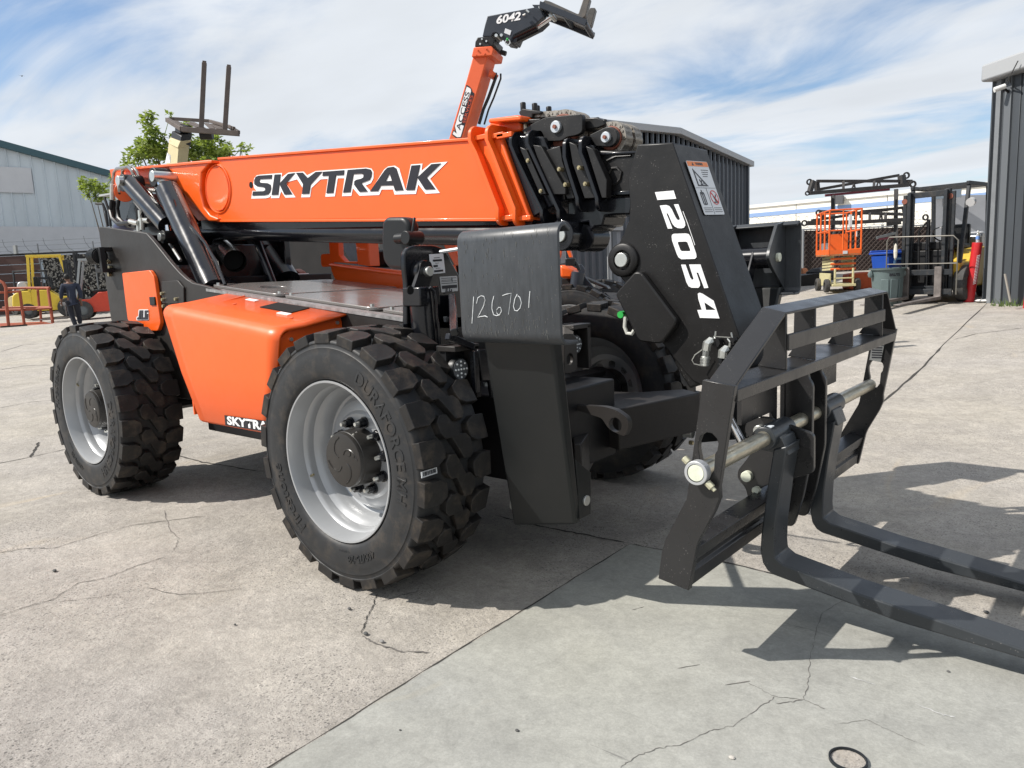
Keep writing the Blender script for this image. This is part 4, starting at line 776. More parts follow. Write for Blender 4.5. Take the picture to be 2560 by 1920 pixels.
# hood front end panel (inside of the flange) and rear end
b=B(); b.prism(rounded([(.455,1.262),(.15,1.215),(.06,1.16),(.055,.98),(.2,.74),(.455,.74)],.05),'X',-.475,-.463); b.build('hood_end_panel',ORANGE,hd,bevel=.003)
for y_,z_ in ((.13,1.155),(.42,1.215)): B().cyl((-.465,y_,z_),(-.452,y_,z_),.010,n=8).build('hood_bolt',ZINC,hd)
b=B(); b.prism([(.455,1.37),(.15,1.31),(.06,1.25),(.06,.70),(.455,.70)],'X',-1.40,-1.39); b.build('hood_rear_panel',ORANGE,hd)
def hz(x,y): 
    return (1.335-.1073*(x+1.6))+.012+(.05-.012)*(y-.20)/.255
b=B(); m=lambda x,y,w:(x,y,hz(x,y)+w)
b.prism([(-1.02,.32),(-.72,.32),(-.72,.44),(-1.02,.44)],m,.001,.006); b.build('hood_opening_shade',mat('void_shade_black',(.004,.004,.004),.9),hd)  # flat black patch laid on the hood; notch shade put into its colour
for (x,y) in ((-1.25,.3),(-.62,.25)): B().prism(circle(x,y,.012,10),m,.001,.005).build('hood_bolt',ORANGE2,hd)
B().prism([(-1.30,.40),(-1.2,.40),(-1.2,.43),(-1.30,.43)],m,.001,.004).build('small_label',WHITE,hd)
B().prism([(-.80,.28),(-.70,.28),(-.70,.31),(-.80,.31)],m,.001,.004).build('small_label',WHITE,hd)
# small SKYTRAK strip on the hood
sf=lambda z:.04+.02*(.95-z)/.275 if z<.95 else .04
p0=(-1.043, 0.052, 0.728); p1=(-0.658, 0.052, 0.734); p2=(-1.052, 0.052, 0.67); p3=(-0.669, 0.052, 0.673)
dxx=.62
def sm(u,v): # u 0..1 across, v 0..1 down
    a=Vector(p0).lerp(Vector((p0[0]+dxx,p0[1],p0[2]+(p1[2]-p0[2])*dxx/(p1[0]-p0[0]))),u); c_=Vector(p2).lerp(Vector((p2[0]+dxx,p2[1],p2[2]+(p3[2]-p2[2])*dxx/(p3[0]-p2[0]))),u); q=a.lerp(c_,v); return (q.x,sf(q.z),q.z)
b=B(); q=[Vector(sm(*k)) for k in ((0,0),(1,0),(1,1),(0,1))]
b.hexa([k+Vector((0,-.0025,0)) for k in q],[k+Vector((0,-.001,0)) for k in q]); b.build('decal_strip',BLACKP,hd)
tw_=p1[0]-p0[0]
text('SKYTRAK',.115,lambda x,y,z:tuple(Vector(sm((x+.025)/dxx,.5-y/.105*1.0))+Vector((0,-.0032-z,0))),'decal_letters',WHITE,hd,bold=.0045,align='LEFT',sx=.96)
# ---- boom
YB=1.0; YF=1.36
BO=[(-4.34, 1.0, 2.511),(-2.642, 1.0, 2.375),(-2.143, 1.0, 2.323),(-0.869, 1.0, 2.217)]
top=[(-2.48, 2.362),(-0.869, 2.219)]; topf=[(0.032, 2.154),(0.242, 2.125)]; bot=[(0.417, 1.694),(0.174, 1.709)]; botr=[(-0.918, 1.797),(-2.58, 1.916)]
main=[*top,topf[1],*bot,*botr]
b=B(); b.prism(main,'Y',YB,YF); boom=b.build('boom',ORANGE,T,bevel=.012,seg=3)
b=B()
for e0,e1,s_ in ((top[0],topf[1],1),(botr[1],bot[0],-1)):      # edge flanges along top and bottom
    b.hexa([(e0[0],YB-.012,e0[1]-.01*s_),(e0[0],YB+.02,e0[1]-.01*s_),(e0[0],YB+.02,e0[1]+.006*s_),(e0[0],YB-.012,e0[1]+.006*s_)],[(e1[0],YB-.012,e1[1]-.01*s_),(e1[0],YB+.02,e1[1]-.01*s_),(e1[0],YB+.02,e1[1]+.006*s_),(e1[0],YB-.012,e1[1]+.006*s_)])
b.build('boom_edge_flange',ORANGE,boom,bevel=.003)
# rear end: thin web with flared bracket
web=[(-4.476, 2.528),(-3.327, 2.434),(-2.75, 2.391),(-2.588, 2.361),(-2.675, 1.925),(-2.981, 1.948),(-3.351, 2.21),(-3.514, 2.24),(-3.894, 2.278),(-4.359, 2.361),(-4.452, 2.392)]
b=B(); b.prism(web,'Y',1.06,1.30); b.build('boom_tail',ORANGE,boom,bevel=.008)
o1=[(-2.571, 2.36),(-2.428, 2.263),(-2.509, 1.91),(-2.805, 1.94),(-3.073, 2.24),(-3.209, 2.405)]
i1=[(-2.75, 2.391),(-2.602, 2.291),(-2.686, 1.926),(-3.143, 2.048),(-3.391, 2.279),(-3.51, 2.437)]
b=B(); b.prism([(-3.211, 2.413),(-2.598, 2.367),(-2.566, 2.345),(-2.711, 2.286),(-2.755, 2.158),(-2.727, 2.034),(-2.644, 1.967),(-2.532, 1.934),(-2.548, 1.911),(-2.677, 1.923),(-3.039, 2.174),(-3.198, 2.355)],'Y',.975,1.07)
b.build('tail_bracket',ORANGE,boom,bevel=.012,seg=3)
b=B(); fl=[(-4.169, 2.486),(-3.122, 2.398),(-2.517, 2.353)]
b.prism([(fl[0][0],fl[0][1]),(fl[2][0],fl[2][1]),(fl[2][0],fl[2][1]-.02),(fl[0][0],fl[0][1]-.02)],'Y',.96,1.10); b.build('tail_top_flange',ORANGE,boom,bevel=.004)
# stamped round panel
cc_=(-2.529, 1.0, 2.148); rc=[(-2.496, 2.315),(-2.563, 1.979)]; R_=(rc[0][1]-rc[1][1])/2
b=B(); b.ring([(0,0),(-.004,R_*.86),(-.006,R_*.92),(.004,R_*.95),(.004,R_*.98),(-.006,R_*1.02),(-.004,R_*1.06),(.012,R_*1.09)],(cc_[0],YB-.004,cc_[2]),(0,1,0),56)
b.build('round_cover',ORANGE,boom,ang=25)
hq=(-2.085, 1.0, 2.131); b=B(); b.cyl((hq[0],YB-.003,hq[2]),(hq[0],YB+.01,hq[2]),.022); b.build('boom_hole_shade',mat('void_shade_black',(.004,.004,.004),.9),boom)  # black disc on the solid boom side; hole shade is painted
# SKYTRAK lettering traced on the boom side
WH=[[(-2.095, 2.037),(-2.071, 2.089),(-2.018, 2.083),(-2.045, 2.105),(-2.053, 2.133),(-2.034, 2.171),(-2.0, 2.187),(-1.957, 2.187),(-1.693, 2.168),(-1.703, 2.14),(-1.62, 2.162),(-1.451, 2.149),(-1.417, 2.121),(-1.32, 2.137),(-0.818, 2.098),(-0.774, 2.087),(-0.757, 2.066),(-0.762, 2.029),(-0.788, 2.004),(-0.839, 1.995),(-0.797, 1.959),(-0.661, 2.068),(-0.625, 2.081),(-0.566, 2.079),(-0.53, 2.058),(-0.488, 1.93),(-0.43, 2.069),(-0.336, 2.062),(-0.348, 2.023),(-0.268, 2.056),(-0.14, 2.048),(-0.283, 1.973),(-0.213, 1.889),(-0.325, 1.896),(-0.38, 1.954),(-0.404, 1.903),(-0.584, 1.917),(-0.594, 1.947),(-0.695, 1.957),(-0.72, 1.928),(-0.902, 1.941),(-0.96, 1.993),(-0.98, 1.948),(-1.071, 1.955),(-1.034, 2.06),(-1.101, 2.067),(-1.144, 1.961),(-1.241, 1.968),(-1.2, 2.075),(-1.276, 2.08),(-1.381, 2.036),(-1.403, 1.981),(-1.499, 1.989),(-1.476, 2.049),(-1.527, 2.108),(-1.646, 2.102),(-1.653, 2.09),(-1.564, 1.995),(-1.678, 2.004),(-1.722, 2.052),(-1.753, 2.009),(-1.852, 2.017),(-1.842, 2.038),(-1.869, 2.024),(-1.911, 2.022)]]
b=B()
for p in WH: b.prism(p,'Y',.9965,.9995)
b.build('decal_backing',WHITE,boom,smooth=False)
LT=[[[(-1.809, 2.169),(-1.819, 2.144),(-1.956, 2.156),(-1.97, 2.147),(-1.96, 2.133),(-1.871, 2.12),(-1.837, 2.106),(-1.835, 2.083),(-1.851, 2.059),(-1.877, 2.045),(-1.926, 2.044),(-2.073, 2.056),(-2.059, 2.083),(-1.927, 2.072),(-1.904, 2.077),(-1.906, 2.091),(-1.929, 2.1),(-2.0, 2.112),(-2.034, 2.131),(-2.03, 2.157),(-2.008, 2.178),(-1.97, 2.182)]],
[[(-1.776, 2.167),(-1.708, 2.161),(-1.757, 2.031),(-1.833, 2.037)]],[[(-1.543, 2.151),(-1.621, 2.153),(-1.73, 2.101),(-1.681, 2.024),(-1.594, 2.018),(-1.655, 2.094)]],
[[(-1.529, 2.15),(-1.457, 2.143),(-1.407, 2.102),(-1.315, 2.131),(-1.249, 2.125),(-1.383, 2.058),(-1.407, 2.003),(-1.484, 2.009),(-1.462, 2.07)]],
[[(-1.239, 2.123),(-1.028, 2.108),(-1.036, 2.08),(-1.113, 2.086),(-1.154, 1.983),(-1.223, 1.988),(-1.182, 2.092),(-1.25, 2.098)]],
[[(-0.992, 2.105),(-0.819, 2.093),(-0.779, 2.082),(-0.769, 2.067),(-0.777, 2.042),(-0.794, 2.024),(-0.827, 2.019),(-0.873, 2.014),(-0.82, 1.958),(-0.896, 1.963),(-0.941, 2.011),(-0.937, 2.031),(-0.917, 2.038),(-0.871, 2.039),(-0.85, 2.044),(-0.845, 2.059),(-0.863, 2.068),(-0.941, 2.074),(-0.985, 1.971),(-1.054, 1.975)]],
[[(-0.798, 1.957),(-0.653, 2.062),(-0.626, 2.075),(-0.575, 2.074),(-0.552, 2.061),(-0.504, 1.934),(-0.573, 1.938),(-0.585, 1.97),(-0.697, 1.98),(-0.726, 1.951)],[(-0.612, 2.041),(-0.595, 1.997),(-0.651, 2.0)]],
[[(-0.422, 2.062),(-0.353, 2.057),(-0.411, 1.926),(-0.48, 1.932)]],[[(-0.189, 2.045),(-0.261, 2.05),(-0.38, 1.991),(-0.323, 1.919),(-0.243, 1.913),(-0.306, 1.984)]]]
b=B()
for p in LT: b.prism(p if len(p)>1 else p[0],'Y',.992,.9962)
b.build('decal_letters',BLACKP,boom,smooth=False)
# collars (ribs round the section ends); path on the near side, x as function of z
def collar(path,y0,y1,th,m,name='boom_collar',parent=None,rad=.05,dy=.045):
    path=sorted(path,key=lambda p:p[1]); z0,z1_=path[0][1],path[-1][1]
    def xz(z):
        z=max(z0,min(z1_,z))
        for (xa,za),(xb,zb) in zip(path,path[1:]):
            if za<=z<=zb: return xa+(xb-xa)*(z-za)/max(1e-6,zb-za)
        return path[-1][0]
    P_=rrect(y0,y1,z0,z1_,rad,5); ks=[p[1] for p in path[1:-1]]
    out=[]
    for i,p in enumerate(P_):
        q=P_[(i+1)%len(P_)]; out.append(p); mid=[k for k in ks if min(p[1],q[1])+1e-4<k<max(p[1],q[1])-1e-4]
        for k in (sorted(mid) if q[1]>p[1] else sorted(mid)[::-1]): out.append((p[0]+(q[0]-p[0])*(k-p[1])/(q[1]-p[1]),k))
    inn=[(y0+dy+(y-y0)*(y1-y0-2*dy)/(y1-y0),z0+dy*1.2+(z-z0)*(z1_-z0-2.4*dy)/(z1_-z0)) for y,z in out]
    b=B(); n=len(out)
    def loop(P,off): return [b.v((xz(z)+off,y,z)) for y,z in P]
    a,c_,e,g=loop(out,0),loop(out,th),loop(inn,0),loop(inn,th)
    for i in range(n):
        j=(i+1)%n
        for q in ((a[i],a[j],c_[j],c_[i]),(a[i],e[i],e[j],a[j]),(c_[i],c_[j],g[j],g[i]),(e[i],g[i],g[j],e[j])): b.f(q)
    return b.build(name,m,parent,bevel=.003,ang=40)
C1=[(0.064, 2.2),(0.058, 2.125),(0.094, 2.065),(0.228, 1.765),(0.219, 1.679)]; C2=[(0.18, 2.19),(0.175, 2.114),(0.205, 2.055),(0.339, 1.755),(0.332, 1.666)]
collar(C1,.95,1.41,.022,ORANGE,parent=boom,rad=.045); collar(C2,.95,1.41,.022,ORANGE,parent=boom,rad=.045)
# gusset blocks between ribs and flange
for z_ in ((138,545),(300,540)):
    pass
for p in [(0.134, 0.97, 2.137),(0.23, 0.97, 2.13),(0.284, 0.97, 2.123),(0.273, 0.97, 1.716),(0.383, 0.97, 1.705)]:
    B().box(p[0]-.05,p[0]+.05,.975,1.0,p[2]-.012,p[2]+.012).build('rib_stiffener',ORANGE,boom,bevel=.003)
tb=[(0.148, 2.231),(0.338, 2.218),(0.363, 2.212),(0.362, 2.188),(0.147, 2.209)]
b=B(); b.prism(tb,'Y',1.02,1.34); b.prism([(0.085, 2.23),(0.299, 2.212),(0.296, 2.157),(0.08, 2.158)],'Y',1.1,1.3); b.build('boom_top_box',ORANGE,boom,bevel=.008)
# second section
s2p=[(0.149, 2.161),(0.49, 2.092),(0.501, 2.061),(0.612, 1.836),(0.609, 1.778),(0.587, 1.77),(0.394, 1.703),(0.12, 1.724)]
sec2=B().prism(s2p,'Y',1.03,1.33).build('boom_second_section',GLOSS,boom,bevel=.008)
K1=[(0.316, 2.136),(0.312, 2.072),(0.34, 2.012),(0.493, 1.733),(0.489, 1.664)]; K2=[(0.421, 2.131),(0.418, 2.065),(0.447, 2.01),(0.595, 1.724),(0.593, 1.657)]
collar(K1,.975,1.385,.02,GLOSS,parent=sec2,rad=.045); collar(K2,.975,1.385,.02,GLOSS,parent=sec2,rad=.045)
sp=[(0.408, 2.036),(0.444, 1.997),(0.536, 1.807),(0.587, 1.711),(0.585, 1.662),(0.527, 1.75),(0.461, 1.815),(0.404, 1.953)]
B().prism([(0.373, 2.056),(0.414, 2.036),(0.526, 1.811),(0.488, 1.81),(0.378, 2.035)],'Y',.99,1.03).build('wear_pad_plate',CHAR,sec2,bevel=.003)
B().prism([(0.456, 2.054),(0.506, 2.042),(0.643, 1.823),(0.642, 1.797),(0.569, 1.804),(0.478, 1.993)],'Y',.99,1.03).build('wear_pad_plate',CHAR,sec2,bevel=.003)
s3p=[(0.456, 2.048),(0.581, 2.038),(0.763, 2.018),(0.835, 1.851),(0.832, 1.765),(0.607, 1.779),(0.444, 1.79)]
sec3=B().prism(s3p,'Y',1.055,1.305).build('boom_third_section',GLOSS,boom,bevel=.008)
K3=[(0.626, 2.065),(0.623, 1.975),(0.637, 1.926),(0.69, 1.774),(0.691, 1.712)]; K4=[(0.719, 2.061),(0.716, 1.982),(0.732, 1.948),(0.802, 1.763),(0.803, 1.703)]
collar(K3,1.0,1.36,.02,GLOSS,parent=sec3,rad=.04); collar(K4,1.0,1.36,.02,GLOSS,parent=sec3,rad=.04)
B().prism([(0.505, 2.021),(0.6, 2.032),(0.612, 1.959),(0.677, 1.778),(0.635, 1.777)],'Y',1.015,1.06).build('wear_pad_plate',CHAR,sec3,bevel=.003)
B().prism([(0.655, 2.043),(0.698, 2.023),(0.793, 1.767),(0.735, 1.77),(0.671, 1.942)],'Y',1.015,1.06).build('wear_pad_plate',CHAR,sec3,bevel=.003)
B().prism([(0.75, 2.011),(0.789, 1.992),(0.861, 1.843),(0.857, 1.761),(0.832, 1.763)],'Y',1.015,1.06).build('wear_pad_plate',CHAR,sec3,bevel=.003)
fly=B().prism([(0.559, 2.03),(0.991, 1.962),(0.965, 1.768),(0.549, 1.801)],'Y',1.085,1.275).build('boom_fly_section',CHAR,boom,bevel=.01)
B().prism([(0.746, 1.983),(0.989, 1.96),(0.989, 1.951),(0.746, 1.973)],'Y',1.07,1.29).build('section_edge',GLOSS,fly,bevel=.002)
B().prism([(0.843, 1.795),(0.964, 1.787),(0.963, 1.77),(0.843, 1.778)],'Y',1.07,1.29).build('section_edge',GLOSS,fly,bevel=.002)
b=B(); wl=[(0.796, 1.083, 1.909),(0.822, 1.083, 1.938),(0.873, 1.083, 1.953),(0.955, 1.083, 1.947)]; b.tube(wl,.007,6)
wl=[(0.832, 1.083, 1.881),(0.849, 1.083, 1.902),(0.877, 1.083, 1.901),(0.901, 1.083, 1.878),(0.892, 1.083, 1.847),(0.869, 1.083, 1.828),(0.841, 1.083, 1.827)]; b.tube(wl,.007,6); b.build('weld_bead',CHAR,fly)
und=B(); und.prism([(0.59, 1.782),(0.963, 1.76),(0.945, 1.681),(0.857, 1.686),(0.806, 1.686),(0.787, 1.639),(0.746, 1.638),(0.716, 1.616),(0.709, 1.665),(0.585, 1.654)],'Y',1.08,1.28); und.build('boom_nose_bracket',GLOSS,boom,bevel=.008)
pn=(0.608, 1.0, 1.605); pn2=(0.636, 1.12, 1.592)
b=B(); b.cyl((pn[0],.985,pn[2]),(pn[0],1.12,pn[2]),.075,n=32); b.build('cylinder_eye',GLOSS,boom,bevel=.004)
B().cyl((pn[0],.972,pn[2]),(pn[0],.99,pn[2]),.034,n=28).build('pin_end',ZINC,boom,bevel=.003)
b=B(); b.cyl((pn[0]+.02,1.1,pn[2]),(pn2[0],1.14,pn2[2]),.045,n=24); b.cyl((pn2[0]+.02,1.1,pn2[2]),(pn2[0]+.02,1.25,pn2[2]),.07,n=28); b.build('cylinder_link',GLOSS,boom,bevel=.004)
for q in [(0.422, 1.0, 1.983),(0.495, 1.0, 1.828),(0.611, 1.0, 1.919),(0.644, 1.0, 1.843),(0.727, 1.0, 1.912),(0.759, 1.0, 1.834)]:
    b=B(); b.cyl((q[0],.985,q[2]),(q[0],1.02,q[2]),.011,n=6); b.cyl((q[0],.980,q[2]),(q[0],.99,q[2]),.006,n=10); b.build('pad_bolt',GOLD,boom)
# ---- chain gear on top
pl=B(); pl.prism(rounded([(0.328, 2.146),(0.394, 2.168),(0.482, 2.188),(0.696, 2.17),(0.706, 2.161),(0.702, 2.085),(0.669, 2.076),(0.615, 2.077),(0.578, 2.063),(0.486, 2.074),(0.457, 2.129),(0.392, 2.129)],.015),'Y',1.06,1.09); pl.prism(rounded([(0.482, 2.188),(0.696, 2.17),(0.706, 2.161),(0.702, 2.085),(0.669, 2.076),(0.615, 2.077),(0.578, 2.063),(0.486, 2.074)],.015),'Y',1.27,1.30)
pl=pl.build('sheave_bracket',CHAR,boom,bevel=.004)
sh=(0.554, 1.06, 2.131)
b=B(); b.cyl((sh[0],1.10,sh[2]-.02),(sh[0],1.26,sh[2]-.02),.088,n=36); b.build('chain_roller',BROWN,boom,bevel=.004)
b=B(); b.cyl((sh[0],1.045,sh[2]),(sh[0],1.062,sh[2]),.029,n=28); b.build('pin_washer',mat('washer_plate',(.5,.53,.56),.4,metal=.5),pl,bevel=.002)
B().cyl((sh[0],1.035,sh[2]),(sh[0],1.05,sh[2]),.010,n=8).build('grease_nipple',BROWN,pl)
t2=(0.826, 1.08, 2.045)
tp=[(0.725, 2.07),(0.823, 2.094),(0.856, 2.089),(0.881, 2.068),(0.888, 2.039),(0.876, 2.014),(0.848, 1.999),(0.758, 2.014),(0.742, 2.042)]
p2_=B().prism(rounded(tp,.03),'Y',1.08,1.105).build('sheave_bracket',CHAR,boom,bevel=.004)
B().prism(rounded(tp,.03),'Y',1.30,1.32).build('sheave_plate',CHAR,p2_,bevel=.004)
b=B(); b.cyl((t2[0],1.066,t2[2]),(t2[0],1.082,t2[2]),.025,n=28); b.build('pin_washer',MATS['washer_plate'],p2_,bevel=.002)
B().cyl((t2[0],1.056,t2[2]),(t2[0],1.07,t2[2]),.009,n=8).build('grease_nipple',BROWN,p2_)
b=B(); b.cyl((t2[0],1.11,t2[2]),(t2[0],1.295,t2[2]),.056,n=32); b.build('chain_roller',BROWN,boom,bevel=.004)
def chain(pts,y0,ns,name='leaf_chain'):
    # pts in XZ; links as rounded plates in layers along Y
    b=B(); P_=[Vector((x,z)) for x,z in pts]; L_=[0]
    for a,c_ in zip(P_,P_[1:]): L_.append(L_[-1]+(c_-a).length)
    def at(s_):
        for i in range(len(P_)-1):
            if s_<=L_[i+1]: t=(s_-L_[i])/max(1e-9,L_[i+1]-L_[i]); return P_[i].lerp(P_[i+1],t)
        return P_[-1]
    pit=.028; n=int(L_[-1]/pit)
    for i in range(n):
        a=at(i*pit); c_=at((i+1)*pit); d=(c_-a)
        if d.length<1e-5: continue
        d.normalize(); nrm=Vector((-d.y,d.x)); h=.0135
        for k in range(ns):
            if (k+i)%2: continue
            yy=y0+k*.0055
            poly=[]
            for cc2,sgn in ((a,-1),(c_,1)):
                for t in range(5):
                    an=math.radians(-90+45*t); poly.append(tuple(cc2+d*(sgn*h*math.cos(an))+nrm*(h*math.sin(an)*sgn)))
            b.prism(poly,'Y',yy,yy+.005)
        b.cyl((a.x,y0-.004,a.y),(a.x,y0+ns*.0055+.004,a.y),.0055,n=6)
    return b.build(name,CHAIN,boom,smooth=False,kind=None)
c0=[(0.317, 2.234),(0.453, 2.217)]
ca=[c0[0],c0[1]]
for k in range(14):
    a=math.radians(95-k*14); ca.append((sh[0]+.098*math.cos(a),sh[2]-.02+.098*math.sin(a)))
chain(ca,1.12,9); chain(ca,1.19,9)
cb_=[(0.735, 2.115)]
for k in range(16):
    a=math.radians(100-k*14); cb_.append((t2[0]+.066*math.cos(a),t2[2]+.066*math.sin(a)))
chain(cb_,1.125,12); chain(cb_,1.215,12)
an=[(0.287, 2.252),(0.311, 2.265),(0.43, 2.233),(0.43, 2.218),(0.375, 2.225),(0.374, 2.208),(0.315, 2.217),(0.29, 2.239)]
b=B(); b.prism(an,'Y',1.10,1.27); b.prism([(0.288, 2.209),(0.444, 2.192),(0.418, 2.171),(0.3, 2.19)],'Y',1.08,1.28)
for q in [(0.302, 1.12, 2.264),(0.377, 1.12, 2.247)]:
    for yy in (1.12,1.24): b.cyl((q[0],yy,q[2]-.02),(q[0],yy,q[2]+.035),.016,n=6)
b.build('chain_anchor',CHAR,boom,bevel=.005)
b=B(); q=(0.314, 1.1, 2.185); b.cyl((q[0],1.12,q[2]-.05),(q[0],1.12,q[2]+.06),.013,n=10); b.build('anchor_bolt',PINM,boom)
b=B(); b.prism([(0.68, 2.161),(0.755, 2.152),(0.789, 2.132),(0.8, 2.11),(0.759, 2.102),(0.707, 2.105),(0.678, 2.1)],'Y',1.11,1.27)
for q in [(0.745, 1.12, 2.135),(0.787, 1.12, 2.119),(0.724, 1.12, 2.136)]: b.cyl((q[0],1.13,q[2]-.02),(q[0],1.13,q[2]+.02),.013,n=6)
b.build('chain_anchor',CHAR,boom,bevel=.005)
# under-boom cylinder
ua=(-2.963, 1.05, 1.885); ub=(-0.146, 1.05, 1.641); r_u=.052
b=B(); b.cyl((ua[0],1.10,ua[2]-.02),(pn[0],1.06,pn[2]),.062,n=28); b.build('extend_cylinder',GLOSS,boom,ang=50)
b=B(); b.cyl((ua[0],1.25,ua[2]+.05),(pn[0]-.3,1.24,pn[2]+.08),.05,n=20); b.build('extend_cylinder',GLOSS,boom,ang=50)
b=B(); u0=(-2.884, 1.02, 1.928); u1=(0.401, 1.02, 1.687); b.hexa([(u0[0],1.03,u0[2]-.05),(u0[0],1.33,u0[2]-.05),(u0[0],1.33,u0[2]+.02),(u0[0],1.03,u0[2]+.02)],[(u1[0],1.03,u1[2]-.05),(u1[0],1.33,u1[2]-.05),(u1[0],1.33,u1[2]+.02),(u1[0],1.03,u1[2]+.02)]); b.build('boom_belly',GLOSS,boom)

# ---- lift and levelling cylinders at the rear
def rod_end(b,p,r,y0,y1): b.cyl((p[0],y0,p[2]),(p[0],y1,p[2]),r,n=20)
A=(-3.204, 0.9, 2.3); Bq=(-2.039, 0.62, 1.408)
b=B(); b.cyl((-3.056, 0.88, 2.184),Bq,.088,n=28); lc_=b.build('lift_cylinder',GLOSS,T,ang=50)
b=B(); b.cyl(A,(-3.042, 0.88, 2.164),.05,n=20); b.build('piston_rod',CHROME,lc_)
b=B(); b.cyl((-3.045, 0.88, 2.17),(-2.981, 0.87, 2.108),.093,n=28); b.build('cylinder_gland',DARK,lc_,bevel=.004)
b=B(); rod_end(b,A,.075,.84,.97); b.build('rod_eye',DARK,lc_,bevel=.006)
q=(-3.117, 0.82, 2.295); B().cyl((q[0],.79,q[2]),(q[0],1.06,q[2]),.042,n=24).build('pin_end',ZINC,lc_,bevel=.003)
b=B(); b.prism(rounded([(-3.35, 2.364),(-3.227, 2.356),(-3.149, 2.285),(-3.136, 2.17),(-3.302, 2.161),(-3.346, 2.268)],.02),'Y',.90,.96); b.build('pin_bracket',GLOSS,boom,bevel=.005)
pts=[(-2.776, 0.77, 2.079),(-2.681, 0.75, 1.94),(-2.485, 0.74, 1.861),(-2.306, 0.73, 1.74),(-2.089, 0.68, 1.595),(-1.861, 0.6, 1.438)]
B().tube(pts,.012,8).build('hydraulic_tube',GLOSS,lc_)
Bf=(-2.524, 1.5, 1.435); Af=(-3.033, 1.55, 1.912)
b=B(); b.cyl(Af,Bf,.125,n=24); b.build('lift_cylinder',GLOSS,T,ang=50)
b=B(); b.cyl((-2.41, 1.2, 1.779),(-2.235, 1.2, 1.43),.03,n=12); b.build('hydraulic_tube',GLOSS,T)
e0=(-3.663, 0.86, 2.303); e1=(-2.968, 0.8, 1.909); e2=(-2.95, 0.8, 1.821)
b=B(); b.cyl(e0,e1,.072,n=28); lv=b.build('levelling_cylinder',GLOSS,T,ang=50)
b=B(); b.cyl(e1,e2,.026,n=16); b.build('piston_rod',CHROME,lv)
b=B(); rod_end(b,e2,.05,.74,.92); b.build('rod_eye',DARK,lv,bevel=.004); b=B(); rod_end(b,e0,.07,.80,.96); b.build('rod_eye',DARK,lv,bevel=.004)
q=(-2.938, 0.76, 1.82); B().cyl((q[0],.71,q[2]),(q[0],.95,q[2]),.030,n=20).build('pin_end',ZINC,lv,bevel=.002)
q=(-3.649, 0.8, 2.317); B().cyl((q[0],.76,q[2]),(q[0],1.06,q[2]),.040,n=20).build('pin_end',ZINC,lv,bevel=.002)
b=B(); b.cyl((-3.862, 0.9, 2.253),(-4.089, 1.0, 2.281),.08,n=24); b.build('pivot_boss',ORANGE,boom,bevel=.004)
b=B(); b.tube([(-3.013, 0.82, 1.782),(-2.626, 0.7, 1.63)],[.012,.012],6); b.build('threaded_rod',ZINC,lv)
# steel tubes and hoses over the tail
tb1=[(-4.093, 0.9, 2.29),(-4.019, 0.9, 2.432),(-3.954, 0.9, 2.458),(-3.732, 0.9, 2.445),(-3.676, 0.9, 2.405),(-3.672, 0.93, 2.302),(-3.624, 0.95, 2.255),(-3.332, 0.97, 2.21)]
tb2=[(-3.972, 0.93, 2.306),(-3.923, 0.93, 2.436),(-3.868, 0.93, 2.454),(-3.705, 0.93, 2.44),(-3.648, 0.93, 2.391),(-3.617, 0.95, 2.284),(-3.58, 0.97, 2.252),(-3.372, 0.99, 2.219)]
B().tube(tb1,.014,8).build('steel_tube',mat('tube_steel',(.42,.40,.38),.25,metal=.9,var=.2),boom)
B().tube(tb2,.014,8).build('steel_tube',MATS['tube_steel'],boom)
HOSE=mat('rubber_hose',(.014,.014,.015),.45,var=.2)
h1=[(-3.983, 0.85, 2.249),(-4.03, 0.84, 2.117),(-3.97, 0.82, 2.043),(-3.827, 0.8, 1.984),(-3.597, 0.8, 1.98),(-3.494, 0.8, 1.977)]
h2=[(-3.886, 0.87, 2.254),(-3.964, 0.87, 2.126),(-3.938, 0.86, 2.042),(-3.833, 0.85, 1.993),(-3.715, 0.85, 1.97)]
for h in (h1,h2,[(-4.084, 0.9, 2.206),(-4.127, 0.9, 2.057),(-3.938, 0.88, 1.981),(-3.622, 0.86, 1.95)],[(-3.681, 0.9, 1.955),(-3.661, 0.9, 2.087),(-3.64, 0.92, 2.166)],[(-3.455, 0.84, 1.964),(-3.479, 0.85, 2.07),(-3.644, 0.88, 2.151)]): B().tube(h,.017,8).build('hydraulic_hose',HOSE,T)
for h in [[(-3.96, 0.85, 2.328),(-3.997, 0.85, 2.203)], [(-3.874, 0.87, 2.32),(-3.918, 0.87, 2.196)], [(-3.594, 0.8, 1.989),(-3.453, 0.8, 1.963)], [(-3.492, 0.82, 1.986),(-3.5, 0.82, 1.902)], [(-3.424, 0.82, 2.0),(-3.439, 0.82, 1.911)], [(-3.485, 0.83, 1.986),(-3.329, 0.83, 1.977)], [(-3.48, 0.84, 2.07),(-3.488, 0.84, 1.993)]]:
    B().tube(h,.021,8).build('hose_fitting',ZINC,T)
b=B(); b.sphere((-3.939, 0.9, 1.974),.07,14,(2.2,1,.8)); b.build('oil_filter',mat('navy_filter',(.02,.025,.08),.35),T)
b=B(); b.prism([(-4.07, 1.984),(-3.893, 2.163),(-3.798, 2.168),(-3.733, 1.953)],'Y',.95,1.0); b.prism([(-4.288, 2.289),(-3.444, 2.206),(-2.966, 1.932),(-3.129, 1.659),(-3.872, 1.916),(-4.4, 2.01)],'Y',1.05,1.2); b.build('tail_inner_plate',GLOSS,T,bevel=.004)
